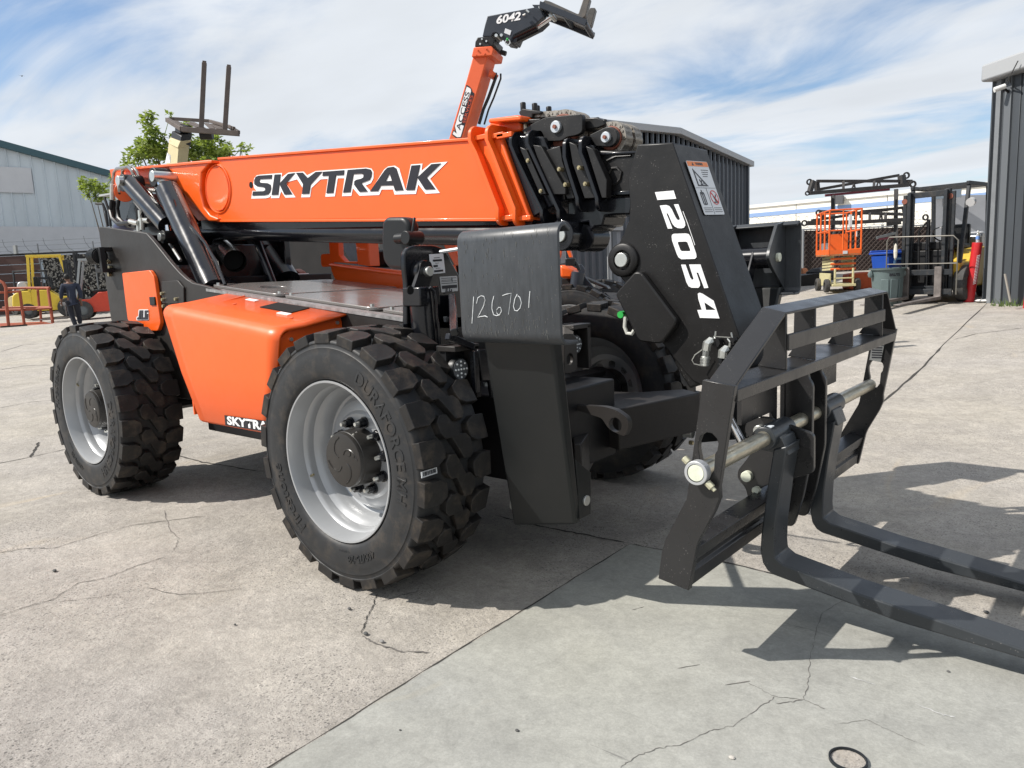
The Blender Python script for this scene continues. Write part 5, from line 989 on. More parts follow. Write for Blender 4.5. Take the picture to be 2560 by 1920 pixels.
# rear top clutter (left edge): small plate, mirror bracket
b=B(); b.prism([(-5.848, 2.457),(-5.545, 2.446),(-5.549, 2.43),(-5.846, 2.437)],'Y',1.5,1.8); b.build('rear_cover',mat('cover_grey',(.35,.36,.36),.5),T)
b=B(); b.tube([(-5.938, 1.5, 2.37),(-5.771, 1.5, 2.352),(-5.715, 1.5, 2.27),(-5.715, 1.5, 2.115)],.014,6); b.tube([(-5.712, 1.5, 2.413),(-5.637, 1.5, 2.263),(-5.642, 1.5, 2.109)],.014,6); b.build('cable_conduit',DARK,T)
# rear work lamp bracket
x0=-3.36
lb=B(); fr_=[(-3.181, 0.3, 1.759),(-3.184, 0.3, 1.582),(-3.31, 0.46, 1.769),(-3.338, 0.46, 1.586)]
xa,za=fr_[0][0],fr_[0][2]; xb=fr_[2][0]
for zz in (fr_[0][2],fr_[1][2]+.02): lb.prism([(xa,zz-.03),(x0+.08,zz-.03),(x0+.08,zz),(xa,zz)],'Y',.36,.46)
lb.prism([(xa-.01,fr_[1][2]-.01),(xa+.03,fr_[1][2]-.01),(xa+.02,za),(xa-.02,za)],'Y',.36,.40)
lb.build('lamp_bracket',DARK,T,bevel=.003)
q=(-3.269, 0.38, 1.696); b=B()
for k in range(8): b.cyl((q[0]-.055+k*.014,.38,q[2]),(q[0]-.049+k*.014,.38,q[2]),.06,n=20)
b.cyl((q[0]-.06,.38,q[2]),(q[0]+.06,.38,q[2]),.05,n=20); b.build('work_lamp',PLAS,T)
for q in [(-3.244, 0.42, 1.746),(-3.252, 0.42, 1.652),(-3.239, 0.42, 1.608),(-3.261, 0.42, 1.557)]: B().cyl((q[0],.44,q[2]),(q[0],.46,q[2]),.016,n=8).build('bracket_bolt',GOLD,T)
# exhaust
b=B(); b.tube([(-2.842, 1.15, 1.743),(-2.765, 1.12, 1.72),(-2.638, 1.08, 1.681),(-2.488, 1.03, 1.632),(-2.397, 1.0, 1.61)],[.07,.074,.078,.082,.084],20,caps=False); b.build('exhaust_pipe',EXH,T,ang=60)
b=B(); b.cyl((-2.463, 1.02, 1.627),(-2.502, 1.035, 1.635),.078,n=20); b.build('exhaust_mouth_shade',MATS['void_shade_black'],T)  # solid black plug; the dark inside of the pipe is painted
# ---- boom head (gooseneck)
YH=1.0
hp=[(1.036, 1.977),(1.209, 1.961),(1.521, 1.095),(1.548, 0.991),(1.507, 0.903),(1.367, 0.893),(1.293, 0.923),(1.241, 0.976),(1.143, 1.092),(0.955, 1.368),(0.905, 1.42),(0.891, 1.477),(0.905, 1.512),(0.953, 1.587),(0.986, 1.654),(0.991, 1.729),(0.982, 1.84)]
b=B(); b.prism(hp,'Y',YH,1.34); head=b.build('boom_head',CHAR,T,bevel=.006,seg=2)
cp=[(0.928, 1.317),(1.036, 1.416),(1.066, 1.414),(1.239, 1.201),(1.235, 1.174),(1.163, 1.09),(1.049, 1.098)]
b=B(); b.prism(rounded(cp,.02),'Y',.955,.9985); b.build('cylinder_cover',CHAR,head,bevel=.008)
pb=(0.954, 1.0, 1.471)
b=B(); b.ring([(0,.078),(-.012,.078),(-.018,.07),(-.018,.046),(.0,.042)],(pb[0],.9995,pb[2]),(0,1,0),40); b.build('pin_boss',CHAR,head,ang=60)
b=B(); b.cyl((pb[0],.970,pb[2]),(pb[0],1.36,pb[2]),.033,n=28); b.build('pin_end',ZINC,head,bevel=.003)
# digits 12054 traced on the near face
DG=[[[(1.122, 1.76),(1.213, 1.758),(1.225, 1.722),(1.134, 1.725)]],
[[(1.145, 1.7),(1.175, 1.7),(1.191, 1.694),(1.203, 1.679),(1.219, 1.647),(1.227, 1.634),(1.236, 1.629),(1.242, 1.634),(1.239, 1.643),(1.214, 1.699),(1.235, 1.698),(1.265, 1.62),(1.267, 1.605),(1.26, 1.596),(1.248, 1.594),(1.232, 1.596),(1.216, 1.604),(1.204, 1.619),(1.188, 1.655),(1.182, 1.664),(1.177, 1.663),(1.205, 1.596),(1.183, 1.597)]],
[[(1.212, 1.573),(1.268, 1.571),(1.282, 1.567),(1.291, 1.555),(1.317, 1.48),(1.318, 1.467),(1.311, 1.46),(1.247, 1.461),(1.233, 1.47),(1.225, 1.485),(1.203, 1.544),(1.201, 1.563),(1.204, 1.57)],[(1.232, 1.537),(1.268, 1.536),(1.276, 1.533),(1.29, 1.498),(1.287, 1.494),(1.249, 1.496),(1.243, 1.5),(1.23, 1.532)]],
[[(1.245, 1.438),(1.266, 1.437),(1.288, 1.38),(1.296, 1.37),(1.304, 1.374),(1.283, 1.437),(1.336, 1.435),(1.372, 1.334),(1.353, 1.333),(1.326, 1.4),(1.317, 1.401),(1.333, 1.357),(1.334, 1.344),(1.326, 1.335),(1.294, 1.336),(1.28, 1.343),(1.27, 1.36)]],
[[(1.323, 1.31),(1.331, 1.314),(1.345, 1.309),(1.396, 1.278),(1.422, 1.203),(1.332, 1.205),(1.32, 1.239),(1.341, 1.24),(1.325, 1.288)],[(1.353, 1.273),(1.406, 1.239),(1.361, 1.239)]]]
b=B()
for p in DG: b.prism(p if len(p)>1 else p[0],'Y',.9965,.9992)
b.build('decal_digits',WHITE,head,smooth=False)
b=B(); b.tube([(1.256, 0.998, 1.666),(1.278, 0.998, 1.612),(1.311, 0.998, 1.518)],.0016,4); b.build('scratch',WHITE,head)
# warning sticker on the sloping front face
F0=(1.216, 1.0, 1.961); F1=(1.421, 1.0, 1.366); fd=(Vector(F1)-Vector(F0)).normalized(); fn_=Vector((-fd.z,0,fd.x)); fn_=fn_ if fn_.x>0 else -fn_
def onf(u,v,h=.0015): # u across (0..1) y, v down the face in metres
    return tuple(Vector((F0[0],1.0,F0[2]))+fd*v+Vector((0,.0+u*.34,0))+fn_*h)
SA=(1.242, 1.051, 1.884)
SB=(1.238, 1.269, 1.896)
SC=(1.322, 1.274, 1.654)
SD=(1.325, 1.062, 1.646)
SA,SB,SC,SD=[Vector(q) for q in (SA,SB,SC,SD)]
def stk(u,v,h=0): return tuple(SA.lerp(SB,u).lerp(SD.lerp(SC,u),v)+fn_*(.0015+h))
stm=lambda u,v,w: stk(u,v,w)
B().prism(rounded([(0,0),(1,0),(1,1),(0,1)],.04),stm,0,.0015).build('warning_sticker',mat('sticker_white',(.62,.64,.66),.5),head,smooth=False)
b=B(); b.prism([(.02,.01),(.98,.01),(.98,.1),(.02,.1)],stm,.0017,.0025); b.build('sticker_band',mat('sticker_orange',(.75,.22,.06),.5),head,smooth=False)
b=B()
for lp in ([[(.16,.14),(.66,.47),(.16,.47)],[(.21,.21),(.55,.445),(.21,.445)]],[[(.02,.5),(.98,.5),(.98,.505),(.02,.505)]],[[(.49,.5),(.5,.5),(.5,.99),(.49,.99)]],[[(.3,.35),(.34,.34),(.42,.44),(.38,.45)]],[[(.4,.36),(.43,.37),(.36,.45),(.32,.44)]],[[(.47,.36),(.5,.36),(.5,.43),(.46,.43)]],
  [rounded([(.12,.58),(.32,.58),(.32,.82),(.12,.82)],.05),rounded([(.16,.62),(.2,.62),(.2,.8),(.16,.8)],.02),rounded([(.24,.62),(.28,.62),(.28,.8),(.24,.8)],.02)],[[(.2,.54),(.24,.54),(.24,.58),(.2,.58)]],
  [[(.68,.6),(.71,.6),(.80,.76),(.76,.76)]],[[(.85,.62),(.88,.63),(.78,.72),(.75,.70)]],[[(.66,.76),(.88,.76),(.88,.78),(.66,.78)]]): b.prism(lp if len(lp)>1 else lp[0],stm,.0017,.0026)
for k in range(4): b.prism([(.55,.16+.04*k),(.9-.04*k,.16+.04*k),(.9-.04*k,.172+.04*k),(.55,.172+.04*k)],stm,.0017,.0022)
for k in range(3):
    for u in (.06,.56): b.prism([(u,.87+.035*k),(u+.38,.87+.035*k),(u+.38,.88+.035*k),(u,.88+.035*k)],stm,.0017,.0022)
b.build('sticker_pictogram',BLACKP,head,smooth=False)
b=B(); b.prism([circle(.76,.68,.19,28,.135),circle(.76,.68,.17,28,.12)],stm,.0017,.003); b.prism([(.63,.58),(.66,.575),(.9,.78),(.87,.79)],stm,.0017,.003); b.build('prohibition_sign',REDP,head,smooth=False)
text('WARNING',.07,lambda x,y,z:stk(.56+x*1.0,.055-y*.9,.0028),'sticker_text',BLACKP,head,bold=.004)
b=B(); b.prism([(.2,.085),(.3,.085),(.25,.025)],stm,.0026,.003); b.build('warning_triangle',BLACKP,head)
# couplers near the bottom of the head
def coup(z,x,y,s,cap):
    pass
for (ex,ey,tx,ty,bx,by,cap) in [(1783.5648148148148, 851.6358024691358, 1766.2037037037037, 860.1234567901234, 1762.3456790123457, 912.2067901234568, 0),(1822.145061728395, 872.4691358024692, 1806.712962962963, 879.4135802469135, 1802.8549382716049, 925.7098765432098, 1)]:
    pass
for P3,cap in (([(1.404, 0.99, 1.106),(1.402, 0.95, 1.111),(1.392, 0.94, 1.101),(1.387, 0.94, 1.071),(1.384, 0.94, 1.044),(1.381, 0.94, 1.011)], 0),([(1.471, 0.99, 1.074),(1.471, 0.95, 1.078),(1.462, 0.94, 1.068),(1.46, 0.94, 1.041),(1.457, 0.94, 1.017),(1.455, 0.94, 0.988)], 1)):
    b=B(); b.tube(P3[:4],[.014,.017,.019,.019],6); b.build('elbow_fitting',ZINC,head,smooth=False)
    b=B(); b.cyl(P3[3],P3[4],.015,n=6); b.cyl(P3[4],P3[5],.019 if not cap else .018,n=16); q=Vector(P3[4]).lerp(Vector(P3[5]),.35); b.build('quick_coupler',ZINC if not cap else PLAS,head,bevel=.001)
    if not cap:
        for t in (.2,.55,.95): 
            q=Vector(P3[4]).lerp(Vector(P3[5]),t); B().cyl(q,q+Vector((0,0,-.008)),.022,n=16).build('coupler_ring',ZINC,head)
b=B(); b.tube([(1.363, 0.96, 1.073),(1.33, 0.95, 1.048),(1.316, 0.95, 1.024),(1.326, 0.95, 1.008),(1.358, 0.95, 1.002)],.0025,5); b.tube([(1.411, 0.96, 1.129),(1.494, 0.96, 1.126)],.002,4); b.tube([(1.422, 0.96, 1.151),(1.418, 0.96, 1.119)],.004,6); b.tube([(1.49, 0.96, 1.147),(1.497, 0.96, 1.115)],.004,6); b.tube([(1.475, 0.96, 1.119),(1.489, 0.95, 1.109),(1.487, 0.95, 1.086)],.004,6); b.build('retaining_wire',ZINC,head)
b=B(); q=(1.492, 0.97, 1.114); b.cyl((q[0],.955,q[2]),(q[0],1.0,q[2]),.014,n=8); q=(1.424, 0.97, 1.102); b.cyl((q[0],.955,q[2]),(q[0],1.0,q[2]),.018,n=12); q=(1.483, 0.97, 1.076); b.cyl((q[0],.955,q[2]),(q[0],1.0,q[2]),.018,n=12); b.build('bulkhead_fitting',DARK,head)
# lifting ring below the cover
b=B(); b.tube([(0.962, 0.99, 1.208),(0.962, 0.98, 1.162),(0.974, 0.98, 1.133),(0.999, 0.98, 1.13),(1.013, 0.98, 1.148)],.009,8); b.build('lifting_ring',mat('ring_white',(.5,.5,.46),.5,var=.2),head)
b=B(); q=(0.939, 1.0, 1.219); b.cyl((q[0],.98,q[2]),(q[0],1.02,q[2]),.017,n=8); b.build('ring_nut',mat('green_tag',(.02,.35,.06),.5),head)
b=B(); q=(1.278, 1.0, 0.929); b.prism([(1.138, 1.09),(1.205, 1.103),(1.326, 0.911),(1.268, 0.883),(1.216, 0.959)],'Y',1.02,1.3); b.build('tilt_cylinder_guard',CHAR,head,bevel=.01)
# ---- fork carriage
def cx(x,y,z): return (x+.02*(y-.25),y,z+.008*(y-.25))
YL,YR=.25,2.22
npl=[(1.698, 1.057),(1.81, 1.043),(1.798, 0.966),(1.755, 0.697),(1.757, 0.66),(1.739, 0.611),(1.683, 0.501),(1.673, 0.473),(1.64, 0.303),(1.521, 0.32),(1.538, 0.428),(1.551, 0.471),(1.633, 0.632),(1.639, 0.653),(1.69, 1.002)]
sl=[[(1.681, 0.817),(1.681, 0.842),(1.691, 0.868),(1.709, 0.88),(1.73, 0.879),(1.748, 0.862),(1.753, 0.846),(1.749, 0.823),(1.741, 0.81),(1.737, 0.754),(1.723, 0.732),(1.695, 0.728),(1.683, 0.747),(1.688, 0.783)]]
def plate_(y0,th,nm='side_plate',par=None):
    b=B(); b.xf=lambda x,y,z:cx(x,y,z); b.prism([npl,sl[0]],'Y',y0,y0+th); return b.build(nm,SLATE,par,bevel=.0025)
car=plate_(YL,.026,'fork_carriage',T); plate_(YR-.026,.026,'side_plate',car)
def cb(name,m=SLATE,bevel=.003):
    b=B(); b.xf=lambda x,y,z:cx(x,y,z); return b,(lambda **k: b.build(name,m,car,bevel=bevel,**k))
# top angle: plate between the sides with a front lip
b,fin=cb('top_channel'); b.prism([(1.70,1.040),(1.808,1.028),(1.808,.985),(1.798,.985),(1.798,1.018),(1.70,1.030)],'Y',YL+.026,YR-.026); fin()
# guard rail on top
zt=1.242; A0=.70; A1=2.05
b,fin=cb('load_guard'); 
b.prism([(1.715,zt+.024),(1.80,zt+.003),(1.80,zt-.007),(1.715,zt+.014)],'Y',A0,A1)
for (ya,yb) in ((YL+.01,A0),(YR-.01,A1)):
    b.hexa([(1.712,ya,1.052),(1.806,ya,1.040),(1.806,ya+(.012 if ya<1 else -.012),1.034),(1.712,ya+(.012 if ya<1 else -.012),1.046)],[(1.715,yb,zt+.024),(1.80,yb,zt+.003),(1.80,yb+(.004 if ya<1 else -.004),zt-.010),(1.715,yb+(.004 if ya<1 else -.004),zt+.012)])
fin()
for y0 in (.715,1.02,1.50,1.97):
    b,fin=cb('guard_upright'); b.prism(rounded([(1.715,zt+.012),(1.798,zt-.004),(1.80,1.03),(1.69,1.042),(1.712,1.075)],.02,which=(4,)),'Y',y0,y0+.014); fin()
b,fin=cb('guard_mid_rail'); b.prism([(1.799,1.165),(1.809,1.163),(1.809,1.103),(1.799,1.105)],'Y',.716,1.985); fin()
# lower cross beam with stepped channel
b,fin=cb('lower_cross_beam'); b.prism([(1.59,.475),(1.665,.46),(1.648,.405),(1.633,.40),(1.630,.372),(1.642,.362),(1.636,.31),(1.56,.318)],'Y',YL+.026,YR-.026); fin()
# pin bar
PB=(1.689,.745)
b,fin=cb('fork_bar',PINM,.003); b.cyl((PB[0],.235,PB[1]),(PB[0],2.20,PB[1]),.030,n=36); fin(ang=50)
b,fin=cb('bar_collar',mat('galvanised',(.52,.53,.54),.42,metal=.6,var=.1),.002); b.ring([(0,.031),(0,.0415),(.032,.0415),(.032,.031)],(PB[0],.213,PB[1]),(0,1,0),40); fin()
b,fin=cb('bar_end',PINEND,.002); b.cyl((PB[0],.2145,PB[1]),(PB[0],.24,PB[1]),.0295,n=36); fin()
b,fin=cb('collar_bolt',mat('pale_bolt',(.52,.5,.36),.45,metal=.4),.001); b.cyl((PB[0]+.034,.229,PB[1]-.03),(PB[0]+.052,.229,PB[1]-.046),.0125,n=6); b.cyl((PB[0]+.052,.229,PB[1]-.046),(PB[0]+.062,.229,PB[1]-.055),.007,n=10); fin(); b,fin=cb('collar_bolt',MATS['pale_bolt'],.001); b.cyl((PB[0]-.034,.229,PB[1]+.03),(PB[0]-.05,.229,PB[1]+.044),.012,n=6); fin()
# centre plates and back box
b,fin=cb('back_plate'); b.prism([[(.74,.80),(1.06,.80),(1.06,.42),(1.62,.42),(1.62,.99),(.74,1.01)],rrect(1.10,1.18,.72,.93,.035),rrect(1.22,1.33,.72,.93,.05)],'X',1.60,1.618); fin()
for y0 in (1.19,1.355):
    b,fin=cb('centre_plate'); b.prism(rounded([(1.61,1.01),(1.715,1.01),(1.715,.93),(1.735,.90),(1.735,.60),(1.70,.40),(1.66,.255),(1.60,.255)],.02),'Y',y0,y0+.025); fin()
b,fin=cb('hook_block'); b.prism([(1.50,.985),(1.61,.985),(1.61,.80),(1.50,.84)],'Y',1.62,1.9); fin()
b=B(); b.prism(rounded([(1.556, 0.764),(1.601, 0.798),(1.65, 0.8),(1.837, 0.749),(1.839, 0.591),(1.636, 0.504),(1.569, 0.434),(1.559, 0.484),(1.522, 0.521),(1.522, 0.555),(1.569, 0.62),(1.602, 0.682),(1.552, 0.727)],.02),'Y',.95,.975); b.build('coupler_link',SLATE,car,bevel=.003)
for q,r in [((1.569, 0.93, 0.541), 0.023),((1.609, 0.93, 0.487), 0.015),((1.623, 0.9, 0.744), 0.024)]: B().cyl((q[0],.925,q[2]),(q[0],.96,q[2]),r,n=20).build('link_pin',PINEND if r!=.024 else ZINC,car,bevel=.002)
b=B(); b.tube([(1.413, 1.1, 0.762),(1.507, 1.1, 0.597)],.02,12); b.build('tilt_rod',CHROME,car)
# data plate
pm=lambda y,z,w:(1.80+.04-(.0) ,y,z)
dp=[(1.737, 0.985),(1.796, 0.989),(1.78, 0.885),(1.724, 0.895)]
# forks
fpts=[(1.786, 0.726),(1.776, 0.656),(1.761, 0.56),(1.742, 0.391),(1.739, 0.3),(1.743, 0.262),(1.773, 0.242),(2.042, 0.193),(2.341, 0.156),(2.574, 0.128)]; fb=[(2.577, 0.061),(2.193, 0.117),(1.736, 0.189),(1.711, 0.202),(1.691, 0.231),(1.681, 0.281),(1.684, 0.341),(1.708, 0.546),(1.732, 0.707)]
e=Vector((fpts[-1][0]-fpts[-2][0],0,fpts[-1][1]-fpts[-2][1])).normalized()
tip=(fpts[-1][0]+e.x*.34,fpts[-1][1]+e.z*.34)
prof=[fb[-1],*[p for p in fpts[:-1]],(tip[0],tip[1]-.005),(tip[0],tip[1]-.018),*fb[1:-1]]
def fork(y0,w,dx,dz_):
    b=B(); sh_=lambda x,y,wv:(x+dx,wv,y+dz_)
    b.prism(prof,sh_,y0,y0+w); f_=b.build('fork',FORKM,car,bevel=.006)
    b=B(); b.cyl((PB[0]+.02*(y0-.25),y0-.02,PB[1]+.008*(y0-.25)),(PB[0]+.02*(y0-.25),y0+w+.07,PB[1]+.008*(y0-.25)),.047,n=32); b.prism([(PB[0]+.01,PB[1]+.02),(PB[0]+.075,PB[1]+.01),(PB[0]+.1,PB[1]-.06),(PB[0]-.0,PB[1]-.05)],'Y',y0+.01,y0+w-.01); b.build('fork_eye',FORKM,f_,bevel=.004)
    B().box(PB[0]+.005,PB[0]+.035,y0,y0+.03,PB[1]+.047,PB[1]+.051).build('eye_label',mat('label_pale',(.6,.64,.68),.5),f_)
fork(.80,.15,0,0); fork(1.43,.15,-.008,-.018)
# front blade-like near plates under bar, right of centre: stop plate
b=B(); b.prism(dp,'Y',2.186,2.190); 
dpo=b.build('data_plate',mat('plate_metal',(.3,.31,.31),.35,metal=.5),car)
b=B(); ys=[p[0] for p in dp]; zs=[p[1] for p in dp]
for k in range(6): b.box(min(ys)+.012,max(ys)-.010,2.1845,2.1862,max(zs)-.018-k*.013,max(zs)-.012-k*.013)
b.build('plate_print',BLACKP,dpo)
# ---- outrigger (near side), arm folded up with the foot at the top
def outrigger(M_=None):
    r=[]
    pa=[(0.759, 1.598),(1.011, 1.595),(1.239, 1.589),(1.235, 1.211),(0.757, 1.188)]
    x0=pa[0][0]; x1=pa[2][0]; zt_=pa[0][1]; zb=pa[4][1]
    prof=[(.17,zt_-.02)]
    for k in range(6):
        a=math.radians(90*k/5); prof.append((.14-.04*math.sin(a),zt_-.04+.04*math.cos(a)))
    for k in range(6):
        a=math.radians(90*k/5); prof.append((.14-.04*math.cos(a),zb+.03-.04*math.sin(a)+.0))
    prof.append((.2,zb-.01))
    b=B(); n=len(prof); th=.012
    inn=[(y+th*.9,z+(0 if 0<i<n-1 else 0)) for i,(y,z) in enumerate(prof)]
    def row(x,P_): return [b.v((x,y,z+.0*(x))) for y,z in P_]
    A,C=row(x0,prof),row(x1,prof)
    for k in range(n-1): b.f((A[k],A[k+1],C[k+1],C[k]))
    ft=b.build('outrigger_foot',mat('foot_steel',(.035,.039,.044),.40,var=.25,vs=9,speck=.3,streak=(9,9,1.4),rvar=.1),T,ang=50)
    md=ft.modifiers.new('shell','SOLIDIFY'); md.thickness=.014; md.offset=0
    md2=ft.modifiers.new('bev','BEVEL'); md2.width=.003; md2.segments=2; md2.limit_method='ANGLE'
    return ft,x0,x1,zt_,zb
foot_parts=[]
foot,fx0,fx1,fz1,fz0=outrigger()
# chalk number 126701
chm=mat('chalk',(.55,.57,.58),.8,var=.35,vs=60)
ck=[[(290,800),(283,900),(275,1022)],[(313,858),(325,810),(350,793),(375,800),(385,830),(370,880),(335,950),(320,972),(355,965),(385,962),(405,973)],[(457,795),(443,850),(440,900),(455,950),(480,960),(505,950),(520,920),(512,890),(495,890),(480,910),(478,935),(500,960)],[(528,792),(560,780),(600,773),(590,850),(578,948)],[(650,780),(630,820),(620,880),(630,915),(650,920),(675,895),(685,850),(670,805),(655,795)],[(757,755),(750,820),(745,895)]]
cpts=[[(0.834, 0.099, 1.352),(0.827, 0.099, 1.306),(0.818, 0.099, 1.249)], [(0.847, 0.099, 1.326),(0.856, 0.099, 1.348),(0.872, 0.099, 1.355),(0.887, 0.099, 1.352),(0.892, 0.099, 1.338),(0.882, 0.099, 1.315),(0.858, 0.099, 1.283),(0.848, 0.099, 1.273),(0.87, 0.099, 1.276),(0.888, 0.099, 1.278),(0.9, 0.099, 1.273)], [(0.937, 0.099, 1.353),(0.927, 0.099, 1.329),(0.924, 0.099, 1.306),(0.931, 0.099, 1.283),(0.946, 0.099, 1.279),(0.961, 0.099, 1.283),(0.971, 0.099, 1.297),(0.967, 0.099, 1.31),(0.957, 0.099, 1.31),(0.947, 0.099, 1.301),(0.946, 0.099, 1.29),(0.958, 0.099, 1.279)], [(0.979, 0.099, 1.354),(0.998, 0.099, 1.359),(1.022, 0.099, 1.362),(1.014, 0.099, 1.328),(1.004, 0.099, 1.284)], [(1.05, 0.099, 1.358),(1.038, 0.099, 1.341),(1.03, 0.099, 1.314),(1.035, 0.099, 1.299),(1.047, 0.099, 1.297),(1.061, 0.099, 1.308),(1.068, 0.099, 1.327),(1.061, 0.099, 1.347),(1.052, 0.099, 1.352)], [(1.11, 0.099, 1.368),(1.105, 0.099, 1.34),(1.101, 0.099, 1.308)]]
b=B()
for L_ in cpts: b.tube([(p[0],.0922,p[2]) for p in L_],.0017,4)
b.build('chalk_number',chm,foot)
# scuffs on the foot: short strokes
b=B(); random.seed(5)
for k in range(150):
    x=fx0+.02+random.random()*(fx1-fx0-.04); z=fz0+.02+(random.random()**2)*.07 if random.random()<.45 else (fz1-.02-(random.random()**1.5)*.14 if random.random()<.5 else fz0+random.random()*.36)
    l=.004+random.random()*.018; dxs=random.uniform(-.3,.05)*l
    b.hexa([(x,.0918,z),(x+.0007,.0918,z),(x+.0007+dxs,.0918,z+l),(x+dxs,.0918,z+l)],[(x,.0928,z),(x+.0007,.0928,z),(x+.0007+dxs,.0928,z+l),(x+dxs,.0928,z+l)])
b.build('scuff_marks',mat('scuff',(.16,.16,.15),.7),foot,kind='stuff')
# arm: sloping channel from the foot to the pivot
at_=[(0.815, 0.15, 1.18),(1.155, 0.15, 1.196)]; ab=[(0.717, 0.4, 0.323),(1.056, 0.4, 0.39)]; am=[(0.762, 0.28, 0.745),(1.109, 0.28, 0.81)]
def quad(a0,a1,y,dy):
    z1_=a1[2] if a1[2] else a0[2]
    return [(a0[0],y,a0[2]),(a1[0],y,z1_),(a1[0],y+dy,z1_),(a0[0],y+dy,a0[2])]
b=B(); b.hexa(quad(ab[0],ab[1],.40,.045),quad((at_[0][0],0,at_[0][2]+.1),(at_[1][0],0,0),.135,.07))
arm=b.build('outrigger_arm',mat('arm_paint',(.012,.0135,.014),.38,var=.1,rvar=.08),T,bevel=.012,seg=3)
b=B(); b.prism([(.42,ab[1][2]+.02),(.50,ab[1][2]+.02),(.51,ab[1][2]+.20),(.40,ab[1][2]+.28)],'X',ab[1][0]-.01,ab[1][0]+.012); b.build('arm_flange',MATS['arm_paint'],arm,bevel=.003)
b=B(); q=ab[0]; b.cyl((q[0]-.06,.48,q[2]+.07),(q[0]+.0,.48,q[2]+.07),.03,n=16); b.build('pivot_pin',ZINC,arm,bevel=.002); 
b=B(); b.cyl((ab[1][0],.465,ab[1][2]+.09),(ab[1][0]+.02,.465,ab[1][2]+.09),.022,n=16); b.build('pivot_pin',ZINC,arm,bevel=.002)
b=B(); b.cyl((q[0]-.035,.46,q[2]+.005),(q[0]-.01,.46,q[2]+.005),.014,n=6); b.build('grease_fitting',GOLD,arm)
# tower plate behind the arm (faces forward) and its cylinder
XT=.10
tp_=[(0.402, 1.195),(0.421, 1.407),(0.415, 1.484),(0.42, 1.547),(0.444, 1.575),(0.487, 1.587),(0.619, 1.588),(0.684, 1.573),(0.732, 1.51),(0.79, 1.433),(0.812, 1.321),(0.799, 1.161)]
tw=B().prism(rounded(tp_,.02),'X',XT-.03,XT).build('outrigger_tower',GLOSS,T,bevel=.006)
b=B(); zz0=tp_[0][1]; b.prism([(tp_[0][0]-.02,zz0+.02),(tp_[-1][0],zz0+.02),(tp_[-1][0],.55),(tp_[0][0]-.02,.55)],'X',XT-.03,XT); b.build('tower_base',GLOSS,tw)
XS=XT+.003
for pts,cmat,nm in (([(0.579, 1.543),(0.678, 1.546),(0.685, 1.45),(0.588, 1.446)],MATS['sticker_white'],'serial_sticker'),([(0.643, 1.431),(0.769, 1.432),(0.77, 1.355),(0.65, 1.353)],mat('sticker_silver',(.45,.46,.47),.4,metal=.2),'data_plate'),([(0.654, 1.231),(0.713, 1.233),(0.714, 1.204),(0.655, 1.204)],MATS['sticker_white'],'small_label')):
    st_=B().prism(rounded(pts,.004),'X',XT+.001,XS).build(nm,cmat,tw,smooth=False)
    b=B()
    def bl(u,v): a=Vector(pts[0]).lerp(Vector(pts[1]),u); c_=Vector(pts[3]).lerp(Vector(pts[2]),u); return tuple(a.lerp(c_,v))
    rows={'serial_sticker':[(.2,.28,.85,.38),(.2,.56,.5,.66),(.2,.82,.85,.92),(.3,.18,.7,.21),(.35,.46,.6,.48),(.35,.72,.65,.74)],'data_plate':[(.08,.1,.92,.13),(.08,.22,.65,.25),(.05,.30,.95,.33),(.05,.42,.95,.46),(.05,.57,.95,.78),(.66,.08,.7,.36)],'small_label':[(.1,.3,.9,.35),(.1,.5,.9,.55),(.3,.72,.7,.8)]}[nm]
    for u0_,v0_,u1_,v1_ in rows: b.prism([bl(u0_,v0_),bl(u1_,v0_),bl(u1_,v1_),bl(u0_,v1_)],'X',XS+.0005,XS+.0015)
    b.build('sticker_print',BLACKP,st_,smooth=False)
    if nm=='data_plate':
        text('JLG',.034,lambda x,y,z:(XS+.0018,bl(.42,.88)[0]+x,bl(.42,.88)[1]+y),'plate_lettering',BLACKP,st_,bold=.001,shear=.2)
        text('JLG',.02,lambda x,y,z:(XS+.0018,bl(.42,.88)[0]+x-.11,bl(.42,.88)[1]+y+.42),'plate_lettering',BLACKP,st_,bold=.0005,shear=.2) if False else None
q=(0.17, 0.501, 1.459); b=B(); b.cyl((XT,q[1],q[2]),(XT+.05,q[1],q[2]),.055,n=28); b.build('pin_boss',GLOSS,tw,bevel=.004)
b=B(); b.cyl((XT+.04,q[1],q[2]),(XT+.085,q[1],q[2]),.024,n=24); b.build('pin_end',ZINC,tw,bevel=.003)
b=B(); b.cyl((XT+.01,q[1]+.0,q[2]-.075),(XT+.04,q[1],q[2]-.075),.015,n=6); b.build('keeper_bolt',GOLD,tw)
cy0=(0.16, 0.457, 1.388); b=B(); b.cyl((.16,cy0[1],cy0[2]),(.18,cy0[1],.55),.062,n=28); oc=b.build('outrigger_cylinder',GLOSS,T,ang=50)
b=B(); b.box(.10,.22,cy0[1]-.066,cy0[1]+.066,cy0[2]-.09,cy0[2]+.0); b.build('cylinder_head',GLOSS,oc,bevel=.006)
b=B(); b.prism(rounded([(cy0[1]-.05,cy0[2]-.01),(cy0[1]+.05,cy0[2]-.01),(q[1]+.05,q[2]),(q[1]+.03,q[2]+.05),(q[1]-.03,q[2]+.05),(q[1]-.05,q[2])],.015),'X',.14,.16); b.build('cylinder_clevis',GLOSS,oc)
q2=(0.225, 0.327, 1.377); B().cyl((.222,q2[1],q2[2]),(.228,q2[1],q2[2]),.02,n=16).build('port_hole_shade',MATS['void_shade_black'],oc)  # shade of the port painted as a black disc on the head
